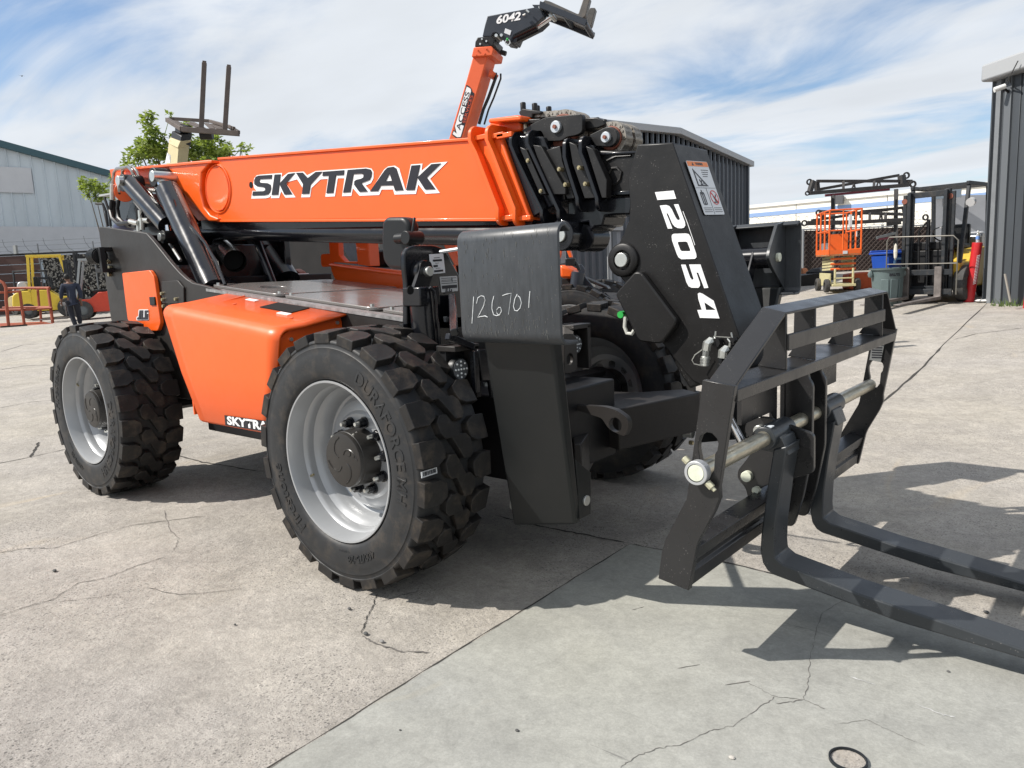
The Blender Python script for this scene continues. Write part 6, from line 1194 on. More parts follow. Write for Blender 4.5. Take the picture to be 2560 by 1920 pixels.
b=B(); b.tube([(0.24, 0.438, 1.385),(0.24, 0.462, 1.364),(0.24, 0.472, 1.322),(0.24, 0.47, 1.242),(0.24, 0.479, 1.19),(0.24, 0.478, 1.113)],.008,6); b.build('hydraulic_tube',GLOSS,oc)
# gusset on tower
b=B(); b.hexa([(0.1, 0.718, 1.337),(0.1, 0.733, 1.336),(0.1, 0.749, 1.166),(0.1, 0.66, 1.173)],[(0.18, 0.641, 1.34),(0.18, 0.646, 1.339),(0.26, 0.56, 1.184),(0.26, 0.546, 1.185)]); b.build('tower_gusset',GLOSS,tw)
# front frame: head-lamp boxes
for (cx_,cy_,X_,sc,nm) in [(0.396, 1.013, 0.45, 1, 0),(1.316, 1.032, 0.45, 1, 0)]:
    b=B(); b.box(X_-.10,X_-.04,cx_-.05,cx_+.10,cy_-.12,cy_+.11); b.build('lamp_housing',DARK,T,bevel=.004)
    b=B(); b.prism([(cx_-.06,cy_+.085),(cx_+.10,cy_+.085),(cx_+.10,cy_+.11),(cx_-.06,cy_+.11)],'X',X_-.08,X_+.03); b.prism([(cx_+.07,cy_-.14),(cx_+.10,cy_-.14),(cx_+.10,cy_+.1),(cx_+.07,cy_+.1)],'X',X_-.1,X_+.03); b.build('lamp_bracket',FRAME,T,bevel=.003)
    b=B(); b.ring([(0,0),(0,.052),(-.01,.056),(-.03,.056),(-.05,.04),(-.05,0)],(X_,cx_,cy_),(1,0,0),32); hl=b.build('headlight',PLAS,T)
    B().cyl((X_,cx_,cy_),(X_+.004,cx_,cy_),.047,n=28).build('headlight_lens',mat('lens_grey',(.12,.125,.13),.12,coat=.5),hl)
    b=B()
    for k in range(13):
        rr=0 if k==0 else (.018 if k<5 else .036); a=k*1.57 if k<5 else k*.785
        b.sphere((X_+.005,cx_+rr*math.cos(a),cy_+rr*math.sin(a)),.0052,8)
    b.build('headlight_diodes',mat('diode',(.8,.82,.8),.2),hl)
# vertical uprights and struts between lamp boxes
b=B()
for P_ in [[(0.5, 0.437, 1.095),(0.5, 0.438, 0.901)], [(0.5, 0.273, 1.176),(0.5, 0.43, 1.115)], [(0.3, 0.521, 1.337),(0.7, 0.113, 1.21)]]: b.beam(P_[0],P_[1],.03,.03,(1,0,0))
b.prism([(0.457, 1.098),(0.578, 1.088),(0.578, 0.857),(0.535, 0.864),(0.524, 0.945),(0.475, 0.952)],'X',.49,.51)
b.build('front_upright',GLOSS,T,bevel=.004)
pl2=[(1.111, 1.11),(1.197, 1.102),(1.224, 1.074),(1.221, 0.918),(1.158, 0.894),(1.099, 0.902)]; hq=(0.5, 1.154, 0.972)
b=B(); b.prism([pl2,circle(hq[1],hq[2],.03,20)],'X',.50,.52); b.build('front_plate',FRAME,T,bevel=.003)
b=B(); b.prism([(1.113, 1.147),(1.193, 1.115),(1.192, 1.102),(1.111, 1.11)],'X',.25,.52); b.build('front_cap',DECKM,T)
# loose hoses round the front axle and lamp area
random.seed(31)
for k in range(9):
    y0=.55+.09*k; x0_=.15+random.uniform(0,.3); zz=.95-random.uniform(0,.15)
    B().tube([(x0_,y0,zz),(x0_+.06,y0+.04,zz-.14),(x0_+.1,y0+.10,zz-.24),(x0_+.05,y0+.16,zz-.22),(x0_-.05,y0+.2,zz-.1)],.010,7).build('hydraulic_hose',HOSE,T)
    B().cyl((x0_,y0,zz),(x0_-.0,y0,zz+.04),.014,n=6).build('hose_fitting',ZINC,T)
# V shaped stabiliser beams
zt2=.72
va=[(0.341, 1.395),(0.3, 1.631),(0.602, 1.688),(0.795, 1.902),(0.933, 1.822),(0.783, 1.197),(0.658, 1.248),(0.487, 1.187)]
b=B(); m=lambda x,y,w:(x,y,w); b.prism(va,'Z',.50,zt2); vb=b.build('stabiliser_beam',FRAME,T,bevel=.008)
vc=[(0.248, 1.52),(0.467, 1.527),(0.812, 0.813),(0.776, 0.803)]; vc=[(x,y) for x,y in vc]
b=B(); b.prism(vc,'Z',.42,.62); b.build('stabiliser_beam',FRAME,T,bevel=.006)
lg=[(0.657, 0.773),(0.859, 0.78),(0.925, 0.769),(0.983, 0.736),(0.992, 0.698),(0.969, 0.645),(0.93, 0.654),(0.878, 0.674),(0.842, 0.723),(0.656, 0.756)]; hl_=(0.916, 0.95, 0.697)
b=B(); b.prism([rounded(lg,.02),circle(hl_[0],hl_[2],.036,24)],'Y',.95,.985); b.build('tie_down_lug',FRAME,T,bevel=.004)
b=B(); b.box(.1,.7,.6,1.3,.45,.86); b.build('front_subframe',DARK,T,bevel=.01)
# far outrigger (behind)
copy_m=Matrix.Translation((0,TW+.12,0))@Matrix.Diagonal((1,-1,1,1))
far_foot=copy_tree(foot,copy_m@Matrix.Translation((0,0,.06)),T); far_arm=copy_tree(arm,copy_m,T)
for c_ in kids(far_foot):
    if c_.name.startswith(('chalk','scuff')): bpy.data.objects.remove(c_)
def BM():
    b=B(); b.xf=lambda x,y,z:(x,2.65-y,z); return b
YM=TW+.12
GP=[(2.65-y,z) for y,z in [(2.409, 1.648),(2.438, 1.649),(2.599, 1.669),(2.72, 1.273),(2.575, 1.257),(2.311, 1.411),(2.271, 1.454),(2.287, 1.494)]]; GP=[(max(.118,y),z) for y,z in GP]
for x_ in (1.15,.86): BM().prism(rounded(GP,.015),'X',x_-.02,x_).build('foot_gusset',DARK if x_<1 else MATS['fork_steel_paint'],far_foot,bevel=.003)
gq=(1.16, 2.401, 1.455); gy=2.65-gq[1]; gz=gq[2]
BM().cyl((.80,gy,gz),(1.168,gy,gz),.026,n=24).build('foot_pin',PINEND,far_foot,bevel=.003)
BM().cyl((.84,gy,gz),(1.12,gy,gz),.062,n=24).build('foot_pivot_tube',GLOSS,far_foot)
b=BM()
for x_ in (.93,1.03): b.prism([(gy-.0,gz+.06),(gy+.05,gz+.04),(gy+.2,gz-.2),(gy+.1,gz-.26)],'X',x_-.015,x_)
b.build('cylinder_clevis',GLOSS,far_foot,bevel=.003)
BM().cyl((.98,gy+.14,gz-.2),(.98,gy+.42,gz-.85),.05,n=24).build('outrigger_cylinder',GLOSS,far_foot,ang=50)
BM().cyl((.98,gy+.14,gz-.2),(.98,gy+.155,gz-.235),.055,n=20).build('cylinder_gland',CHROME,far_foot)

# ---- cab on the far side
YC=1.62; cx0,cx1=-2.05,-.05
lowp=[(-2.066, 1.746),(-2.077, 1.571),(-2.073, 1.514),(-2.042, 1.451),(-1.985, 1.409),(-1.677, 1.376),(-1.206, 1.327)]
zb=[p for p in lowp]; xr=lowp[0][0]
fl_=[(-2.079, 1.557),(-1.214, 1.449)]
body=[(lowp[1][0],fl_[0][1]),*lowp[2:],(.05,lowp[-1][1]-.02),(.30,1.35),(.25,1.55),(-.05,1.55)]
sill=[(-2.077, 1.571),(-1.934, 1.57),(-1.211, 1.479)]
b=B(); b.prism([sill[0],*lowp[2:],(-.5,1.30),(-.45,1.32),(-.45,1.52),sill[2]],'Y',YC,YC+.03); cab=b.build('cab',ORANGE,T,bevel=.008)
b=B(); rib=[(-2.079, 1.555),(-1.791, 1.518),(-1.214, 1.449)]; b.tube([(x,YC-.002,z) for x,z in rib],.012,6); b.build('cab_swage',ORANGE,cab)
px_=lambda x0,z0,x1,z1,w:None
pr=[(-2.065, 1.751),(-1.954, 1.744),(-1.958, 1.625),(-1.896, 1.575),(-1.756, 1.569),(-1.758, 1.551),(-1.965, 1.571),(-2.076, 1.576)]; b=B(); b.prism([(pr[0][0],2.22),(pr[1][0],2.22),*pr[1:]],'Y',YC,YC+.05); b.build('cab_post',ORANGE,cab,bevel=.005)
pr=[(-1.749, 1.718),(-1.604, 1.709),(-1.603, 1.527),(-1.741, 1.546)]; b=B(); b.prism([(pr[0][0]-.0,2.22),(pr[1][0],2.22),pr[1],pr[2],pr[3],pr[0]],'Y',YC,YC+.10); b.build('cab_post',ORANGE,cab,bevel=.005)
fp=[(-0.825, 1.641),(-0.724, 1.633),(-0.684, 1.512),(-0.684, 1.423),(-0.723, 1.487)]; b=B(); b.prism([(fp[0][0]-.15,2.22),(fp[1][0]-.15,2.22),fp[1],fp[2],fp[3],(fp[3][0],1.3),(fp[4][0],fp[4][1]),fp[0]],'Y',YC,YC+.05); b.build('cab_front_post',ORANGE,cab,bevel=.005)
b=B(); b.prism([(-2.0,2.18),(-.75,2.18),(-.8,2.23),(-1.95,2.23)],'Y',YC,2.5); b.build('cab_roof',ORANGE,cab,bevel=.01)
b=B()
for x in (-2.0,-1.4,-.8): b.beam((x,2.47,1.3),(x,2.47,2.2),.06,.05,(0,1,0))
b.box(-2.0,-.8,2.45,2.5,.9,1.5); b.build('cab_far_frame',ORANGE,cab,bevel=.004)
b=B(); b.box(-1.98,-.7,YC+.04,2.45,1.1,1.16); b.build('cab_floor',DARK,cab)
sp_=[(-1.993, 1.532),(-1.995, 1.581),(-1.959, 1.629),(-1.911, 1.655),(-1.865, 1.663),(-1.733, 1.656),(-1.748, 1.513)]
b=B(); b.prism(rounded(sp_,.05),'Y',1.9,2.3); b.box(sp_[0][0],sp_[0][0]+.5,1.9,2.3,1.2,1.42); b.build('cab_seat',PLAS,cab,bevel=.02)
tg=(-2.125, 1.62, 1.595); b=B(); b.prism(rounded([(tg[0]-.08,tg[2]-.05),(tg[0]+.06,tg[2]-.05),(tg[0]+.06,tg[2]+.05),(tg[0]-.08,tg[2]+.05)],.03),'Y',YC+.01,YC+.03); b.build('cab_hinge_tab',ORANGE,cab)
pv=[(-3.058, 1.553),(-2.946, 1.551),(-2.876, 1.524),(-2.843, 1.47),(-2.859, 1.452),(-2.987, 1.463),(-3.057, 1.498)]; b=B(); b.prism(rounded(pv,.02),'Y',1.88,1.95); b.build('pivot_ear',BROWN,T,bevel=.004)
q=(-2.845, 1.86, 1.478); B().cyl((q[0],1.84,q[2]),(q[0],1.95,q[2]),.03,n=20).build('pin_end',mat('pinkish_pin',(.55,.4,.38),.4,metal=.4),T)
b=B(); b.tube([(-3.02, 1.9, 1.491),(-2.976, 1.9, 1.471),(-2.859, 1.9, 1.45)],.012,6); b.build('handrail',SILVER,T)
# ---- mirror
mp_=[(-0.426, 1.758),(-0.408, 1.766),(-0.246, 1.753),(-0.223, 1.737),(-0.219, 1.695),(-0.225, 1.61),(-0.265, 1.475),(-0.427, 1.479),(-0.46, 1.519)]
mr_=[(-0.253, 1.73),(-0.222, 1.749),(-0.087, 1.739),(-0.054, 1.703),(-0.06, 1.538),(-0.099, 1.471),(-0.226, 1.482),(-0.274, 1.529),(-0.272, 1.643)]
mo=B().prism(rounded(mr_,.03),'Y',.60,.68).build('rear_view_mirror',PLAS,T,bevel=.02,seg=4)
q=(-0.037, 0.57, 1.632); b=B(); b.cyl((q[0]-.09,.58,q[2]),(q[0]-.02,.58,q[2]),.026,n=16); b.cyl((q[0],.555,q[2]),(q[0],.66,q[2]),.034,n=20); b.tube([(q[0],.6,q[2]),(q[0]+.01,.62,q[2]+.10)],.008,6); b.tube([(q[0],.6,q[2]),(q[0]-.0,.66,q[2]-.15),(XT-.02,.60,q[2]-.2)],.014,8); b.build('mirror_arm',PLAS,mo,bevel=.003)
q=(0.12, 0.659, 1.573); B().beam((.13,q[1]-.03,q[2]-.02),(.63,q[1],q[2]+.012),.012,.012,(1,0,0)).build('reflector_tab',WHITE,T)
# barcode on the near front tyre tread
q=(0.578, 0.04, 0.618)
a_=math.atan2(q[0],q[2]-ZW)
b=B(); 
q=[(0.544, 0.03, 0.628),(0.542, 0.03, 0.607),(0.519, 0.14, 0.572),(0.523, 0.14, 0.592)]
# placed on the tyre surface between two tread blocks
def ty(a,y,r=.5745): return (r*math.sin(a),y,ZW+r*math.cos(a))
ang=math.radians(86.5)
b.hexa([ty(ang,.0),ty(ang,.09),ty(ang+.045,.09),ty(ang+.045,.0)],[ty(ang,.0,.577),ty(ang,.09,.577),ty(ang+.045,.09,.577),ty(ang+.045,.0,.577)]); bc=b.build('barcode_label',MATS['sticker_white'],T,smooth=False)
b=B(); random.seed(3); y=.008
while y<.08:
    w_=random.choice((.0015,.003,.004)); b.hexa([ty(ang+.006,y,.5775),ty(ang+.006,y+w_,.5775),ty(ang+.036,y+w_,.5775),ty(ang+.036,y,.5775)],[ty(ang+.006,y,.5782),ty(ang+.006,y+w_,.5782),ty(ang+.036,y+w_,.5782),ty(ang+.036,y,.5782)]); y+=w_+random.choice((.0015,.003))
b.build('barcode_bars',BLACKP,bc,smooth=False)

# =============== SECOND TELEHANDLER (raised boom marked 6042)
O2=Vector((-2.6,6.0,0)); F2=Vector((.917,.399,0)); L2=Vector((-.399,.917,0))
T2=empty('telehandler',(O2.x,O2.y,.05),'second orange telehandler parked behind, its boom raised high with black 6042 head','telehandler')
m2=lambda a,c_,w:(O2.x+F2.x*a+L2.x*w,O2.y+F2.y*a+L2.y*w,c_)
OR2=mat('weathered_orange',(.70,.11,.028),.5,var=.08,vs=3,rvar=.08)
MW=Matrix.Translation((O2.x,O2.y,.06))@Matrix.Rotation(math.atan2(F2.y,F2.x),4,'Z')
copy_tree(w1,MW@Matrix.Translation((0,-1.265,0))@Rm(33),T2)
copy_tree(w1,MW@Matrix.Translation((0,1.265,0))@Matrix.Rotation(math.pi,4,'Z')@Rm(11),T2)
copy_tree(w1,MW@Matrix.Translation((-3.2,-1.265,0))@Rm(60),T2)
copy_tree(w1,MW@Matrix.Translation((-3.2,1.265,0))@Matrix.Rotation(math.pi,4,'Z'),T2)
def P2(poly,w0,w1_,name,m,parent=T2,**k): b=B(); b.prism(poly,m2,w0,w1_); return b.build(name,m,parent,**k)
bl_=[(-1.347, 4.124),(-1.447, 3.854),(-1.727, 3.162),(-2.208, 1.965)]; br_=[(-1.153, 4.111),(-1.257, 3.833),(-1.515, 3.19),(-1.961, 2.075)]
bm2=P2([*bl_,*br_[::-1]],-.17,.17,'boom',OR2,bevel=.012)
P2([(-4.6,1.6),(-4.0,2.6),(-3.4,2.3),(-2.9,1.4),(.3,1.1),(.5,.6),(-4.6,.6)],-.55,.55,'frame',FRAME)
P2([(-1.32, 4.219),(-1.088, 4.206),(-1.06, 4.17),(-1.083, 4.093),(-1.352, 4.109)],-.21,.21,'boom_collar',OR2,bm2,bevel=.01)
P2([(-1.269, 4.335),(-1.089, 4.328),(-1.048, 4.285),(-1.069, 4.219),(-1.112, 4.196),(-1.309, 4.227),(-1.3, 4.288)],-.19,.19,'boom_tip',CHAR,bm2,bevel=.01)
NV=mat('navy_charcoal_paint',(.030,.036,.047),.4,var=.1,rvar=.06)
h2_=P2([(-1.133, 4.572),(-0.535, 4.593),(-0.45, 4.556),(-0.421, 4.473),(-0.516, 4.404),(-0.805, 4.311),(-0.857, 4.239),(-0.941, 4.264),(-0.981, 4.305),(-1.001, 4.353),(-1.037, 4.37),(-1.075, 4.362),(-1.095, 4.329),(-1.21, 4.343),(-1.174, 4.461)],-.17,.17,'boom_head',NV,bevel=.008)
tx=[(-1.011, 4.504),(-0.734, 4.513),(-1.029, 4.481),(-1.004, 4.548)]
def on2(x,y,z):
    a=Vector(tx[0]); d=(Vector(tx[1])-a); d.normalize(); n_=Vector((-d.y,d.x)); c_=(Vector(tx[0])+Vector(tx[1]))/2+d*x+n_*(y); return m2(c_.x,c_.y,-.174-z)
text('6042',.125,on2,'decal_digits',WHITE,h2_,bold=.004,shear=.25,sx=1.25)
P2([(-0.908, 4.399),(-0.832, 4.363),(-0.852, 4.311),(-0.926, 4.349)],-.176,-.172,'small_sticker',MATS['sticker_white'],h2_)
for q in [(-1.205, 4.302),(-1.149, 4.271),(-1.231, 4.248)]: b=B(); b.cyl(m2(q[0],q[1],-.21),m2(q[0],q[1],-.18),.012,n=8); b.build('pad_bolt',ZINC,h2_)
for q in [(-1.265, 4.177),(-1.154, 4.178),(-1.289, 4.121),(-1.177, 4.124)]: b=B(); b.cyl(m2(q[0],q[1],-.225),m2(q[0],q[1],-.2),.010,n=8); b.build('pad_bolt',OR2,bm2)
for q,r in zip([(-0.953, 4.317),(-1.019, 4.322),(-0.322, 4.472),(-0.457, 4.574)],(.018,.02,.028,.016)): b=B(); b.cyl(m2(q[0],q[1],-.21),m2(q[0],q[1],.0),r,n=14); b.build('pin_end',ZINC,h2_)
tc2=[(-0.862, 4.312),(-0.535, 4.413),(-0.345, 4.504)]
b=B(); b.cyl(m2(*tc2[0],-.05),m2(*tc2[1],-.05),.085,n=16); b.build('tilt_cylinder',GLOSS,h2_); b=B(); b.cyl(m2(*tc2[1],-.05),m2(*tc2[2],-.05),.04,n=12); b.build('piston_rod',CHROME,h2_)
P2([(-0.877, 4.27),(-0.847, 4.327),(-0.752, 4.326),(-0.806, 4.231),(-0.872, 4.254)],-.12,.12,'cylinder_mount',NV,h2_,bevel=.01)
b=B(); q=[(-0.879, 4.261),(-0.879, 4.226)]; b.sphere(m2(*q[0],-.2),.018,8); b.build('lock_nut',MATS['green_tag'],h2_); b=B(); b.ring([(-.006,.026),(-.006,.036),(.006,.036),(.006,.026)],m2(*q[1],-.2),L2,14,close=True); b.build('lock_ring',ZINC,h2_)
b=B()
for P_ in [[(-0.623, 4.563),(-0.592, 4.529)], [(-0.636, 4.515),(-0.67, 4.505)]]: b.cyl(m2(*P_[0],-.21),m2(*P_[1],-.21),.012,n=8)
b.build('quick_couplers',ZINC,h2_)
# raised carriage seen from below
b=B(); b.prism([(-0.431, 4.612),(0.13, 4.329),(0.102, 4.26),(-0.154, 4.395),(-0.445, 4.54)],m2,-.30,-.26); ca2=b.build('fork_carriage',NV,h2_,bevel=.004)
b=B(); b.prism([(-0.431, 4.612),(0.13, 4.329),(0.102, 4.26),(-0.154, 4.395),(-0.445, 4.54)],m2,.22,.26); b.build('side_plate',NV,ca2,bevel=.004)
b=B(); b.prism([(-0.579, 4.651),(-0.431, 4.631),(-0.445, 4.545),(-0.498, 4.549)],m2,-.1,.1); b.build('coupler_plate',NV,ca2,bevel=.004)
for q in [(-0.401, 4.569),(-0.153, 4.443),(0.093, 4.305)]: b=B(); b.cyl(m2(*q,-.28),m2(*q,.24),.035,n=10); b.build('cross_tube',NV,ca2)
for w_ in (-.28,.10):
    b=B(); b.prism(rounded([(-0.417, 4.553),(-0.383, 4.625),(-0.311, 4.596),(0.022, 4.408),(0.094, 4.587),(0.17, 4.576),(0.108, 4.378),(0.061, 4.351),(0.001, 4.366),(-0.252, 4.502)],.02),m2,w_,w_+.11); b.build('fork',mat('old_fork',(.09,.085,.08),.5,var=.3,dust=.3),ca2,bevel=.01)
q=[(-1.03, 4.181),(-0.963, 4.152),(-1.111, 3.94),(-1.114, 3.878),(-1.218, 3.657),(-1.296, 3.516),(-1.364, 3.34)]
b=B(); b.tube([m2(*p,.0) for p in q[2:]],.02,8); b.tube([m2(p[0]+.05,p[1],.06) for p in q[2:]],.012,6); b.tube([m2(*p,0) for p in q[:2]],.03,8); b.build('hydraulic_hose',HOSE,bm2)
P2([(-1.151, 3.975),(-1.096, 3.927),(-1.133, 3.879),(-1.19, 3.885)],-.1,.1,'hose_bracket',OR2,bm2,bevel=.01)
# dealer decal along the boom side
b=B(); b.prism([(-1.449, 3.796),(-1.409, 3.771),(-1.384, 3.74),(-1.379, 3.707),(-1.352, 3.684),(-1.358, 3.659),(-1.503, 3.298),(-1.553, 3.17),(-1.564, 3.161),(-1.629, 3.167),(-1.678, 3.21),(-1.657, 3.265),(-1.637, 3.254),(-1.639, 3.306),(-1.617, 3.361)],m2,-.1745,-.1715); b.build('decal_outline',BLACKP,bm2)
b=B(); b.prism([(-1.445, 3.773),(-1.405, 3.75),(-1.392, 3.732),(-1.392, 3.709),(-1.505, 3.449),(-1.547, 3.319),(-1.511, 3.304),(-1.563, 3.171),(-1.61, 3.173),(-1.667, 3.216),(-1.65, 3.25),(-1.612, 3.216),(-1.631, 3.31),(-1.613, 3.356)],m2,-.1765,-.175); b.build('decal_backing',WHITE,bm2)
def ontxt(p0,p1):
    a=Vector(p0); c_=Vector(p1); d=(c_-a).normalized(); n_=Vector((-d.y,d.x)); mid=(a+c_)/2
    return lambda x,y,z:m2(mid.x+d.x*x+n_.x*y,mid.y+d.y*x+n_.y*y,-.1775-z), (c_-a).length
fn_a,la=ontxt(*[(-1.593, 3.245),(-1.425, 3.726)]); text('ACCESS',.085,fn_a,'decal_text',BLACKP,bm2,bold=.001,sx=la/.085/3.75)
fn_a,la=ontxt(*[(-1.518, 3.314),(-1.373, 3.683)]); text('SERVICES',.055,fn_a,'decal_text',mat('decal_red',(.6,.08,.03),.5),bm2,sx=la/.055/4.6)
# body pieces seen past the main machine
P2([(-0.13, 1.502),(-0.053, 1.474),(0.043, 1.418),(0.012, 1.33),(-0.113, 1.341),(-0.126, 1.374)],-1.1,-.7,'hood',ORANGE,bevel=.03)
P2([(-0.136, 1.334),(-0.008, 1.326),(-0.015, 1.219),(-0.14, 1.224)],-.95,-.6,'side_frame',FRAME)
P2([(-0.342, 1.709),(-0.294, 1.707),(-0.262, 1.596),(-0.301, 1.591)],.3,.38,'cab_post',ORANGE,bevel=.005); P2([(-0.44, 1.714),(-0.401, 1.709),(-0.424, 1.61),(-0.445, 1.573)],.3,.38,'cab_post',OR2,bevel=.005)
P2([(-0.462, 1.69),(-0.399, 1.687),(-0.398, 1.533),(-0.468, 1.516)],.5,.55,'cab_panel',GT,bevel=.005)
mr2=P2(rounded([(-0.033, 1.567),(0.077, 1.565),(0.071, 1.49),(0.062, 1.474),(-0.031, 1.481),(-0.038, 1.495)],.02),-1.22,-1.14,'rear_view_mirror',PLAS,bevel=.015)
b=B(); q=[(0.064, 1.523),(0.1, 1.457),(0.11, 1.425)]; b.tube([m2(*p,-1.15) for p in q],.02,6); b.build('mirror_arm',PLAS,mr2)
P2(rounded([(0.081, 1.479),(0.098, 1.492),(0.12, 1.489),(0.157, 1.438),(0.157, 1.351),(0.271, 1.206),(0.271, 1.179),(0.094, 1.186)],.02),-1.08,-1.04,'outrigger_tower',NV,bevel=.006)
q=[(0.096, 1.404),(0.07, 1.223)]; b=B(); b.cyl(m2(*q[0],-1.15),m2(*q[1],-1.15),.075,n=20); b.build('levelling_cylinder',NV,T2,ang=50)
P2([(0.117, 1.349),(0.383, 1.229),(0.404, 1.195),(0.338, 1.203),(0.128, 1.327)],-.95,-.75,'outrigger_beam',SLATE,bevel=.01); P2([(0.13, 1.295),(0.158, 1.288),(0.346, 1.215),(0.251, 1.191),(0.174, 1.249)],-.97,-.95,'painted_sunlit_face',mat('sunlit_grey',(.25,.25,.24),.5,var=.2),T2)  # thin pale plate; sunlight on the beam put into its colour
P2([(-3.8,.5),(.2,.5),(.2,1.0),(-3.8,1.3)],-.5,.9,'belly_frame',DARK)
# =============== TAN TELEHANDLER WITH RAISED FORKS (left)
T3=empty('telehandler',(-11.846, 4.558, 0.021),'tan telehandler behind the boom tail, worn forks raised upright against the sky','telehandler')
TB=mat('tan_boom_paint',(.50,.43,.24),.5,var=.08,dust=.15)
b=B(); b.hexa([(-11.991, 5.088, 2.674),(-11.498, 5.098, 2.638),(-11.677, 5.348, 2.656),(-12.21, 5.437, 2.697)],[(-11.854, 5.389, 4.297),(-11.404, 5.339, 4.134),(-11.54, 5.63, 4.182),(-12.085, 5.733, 4.346)])
b3=b.build('boom',TB,T3,bevel=.01)
b=B(); b.hexa([(-11.858, 5.367, 4.2),(-11.365, 5.288, 4.043),(-11.537, 5.624, 4.143),(-12.084, 5.729, 4.319)],[(-11.84, 5.405, 4.322),(-11.335, 5.337, 4.168),(-11.514, 5.666, 4.258),(-12.09, 5.744, 4.426)]); b.build('boom_collar',TB,b3,bevel=.01)
b=B(); b.hexa([(-11.83, 5.412, 4.312),(-11.379, 5.366, 4.164),(-11.526, 5.631, 4.129),(-12.065, 5.75, 4.344)],[(-11.82, 5.446, 4.441),(-11.373, 5.393, 4.282),(-11.514, 5.692, 4.387),(-12.066, 5.787, 4.544)]); b.build('boom_tip',CHAR,b3,bevel=.01)
b=B(); b.hexa([(-11.877, 5.532, 4.449),(-11.494, 5.437, 4.344),(-11.513, 5.695, 4.4),(-11.967, 5.735, 4.523)],[(-11.881, 5.556, 4.592),(-11.503, 5.459, 4.497),(-11.53, 5.704, 4.517),(-11.974, 5.752, 4.642)]); b.build('head_link',DARK,b3,bevel=.01)
OF=mat('weathered_fork',(.085,.065,.055),.6,var=.35,vs=5,dust=.3)
cr3=B(); 
for a_,c_,w in [((-11.175, 5.312, 4.363),(-10.345, 5.983, 4.234), 0.09),((-12.307, 5.626, 4.75),(-11.275, 5.365, 4.39), 0.08),((-12.326, 5.749, 4.788),(-11.748, 6.219, 4.708), 0.06),((-11.748, 6.219, 4.708),(-11.364, 6.253, 4.587), 0.06),((-11.554, 6.109, 4.664),(-10.514, 5.997, 4.359), 0.05),((-10.985, 6.155, 4.486),(-10.352, 5.982, 4.259), 0.06),((-12.308, 5.628, 4.764),(-12.316, 5.759, 4.794), 0.05)]: cr3.beam(a_,c_,w,w)
cr3=cr3.build('fork_carriage',OF,T3,bevel=.004)
for a_,c_ in [((-11.793, 5.769, 4.629),(-11.026, 5.576, 4.401)),((-11.722, 5.829, 4.631),(-10.966, 5.623, 4.385)),((-11.506, 6.005, 4.599),(-10.828, 5.735, 4.364)),((-11.423, 6.071, 4.581),(-10.729, 5.816, 4.352)),((-11.34, 6.136, 4.563),(-10.67, 5.864, 4.342)),((-12.191, 5.718, 4.724),(-11.773, 5.643, 4.573))]: B().beam(a_,c_,.09,.02).build('carriage_bar',OF,cr3)
for a_,c_ in [((-10.895, 5.545, 4.359),(-10.928, 5.764, 5.613)),((-10.552, 5.824, 4.308),(-10.568, 6.047, 5.52))]:
    b=B(); b.beam(a_,Vector(a_).lerp(Vector(c_),.97),.085,.05,(.8,-.6,0)); b.beam(Vector(a_).lerp(Vector(c_),.97),c_,.07,.03,(.8,-.6,0)); b.build('fork',OF,cr3,bevel=.006)
b=B(); q=(-11.006, 5.7, 4.276); b.cyl((q[0]-.08,q[1]-.08,q[2]),(q[0]+.08,q[1]+.08,q[2]),.09,n=14); b.build('tilt_ram_end',DARK,cr3)
b=B(); q=[(-11.484, 5.171, 3.956),(-11.436, 5.2, 3.902),(-11.383, 5.15, 3.755),(-11.502, 5.119, 3.767)]; b.hexa([Vector(p)+Vector((.03,-.04,0)) for p in q],[Vector(p)+Vector((.05,-.06,0)) for p in q]); b.build('decal_backing',WHITE,b3)
q0=Vector((-11.585, 4.903, -0.01)); 
vd=Vector((-.90,.44,0)); rd=Vector((.44,.90,0))
m3=lambda a,c_,w:tuple(q0+vd*a+rd*w+Vector((0,0,c_-q0.z)))
b=B(); b.prism([(-1,.4),(-1,1.1),(1.5,1.4),(2.4,1.4),(2.4,.4)],m3,-.5,.5); b.build('chassis',TB,T3,bevel=.03)
for a_ in (-.6,2.0):
    for w_ in (-.95,.6): b=B(); b.xf=lambda x,y,z:m3(x,z,y); wheelset(T3,lambda x,y,z:m3(x,z,y),(a_,w_,.62),.6,.35,TB)
b.bm.free()
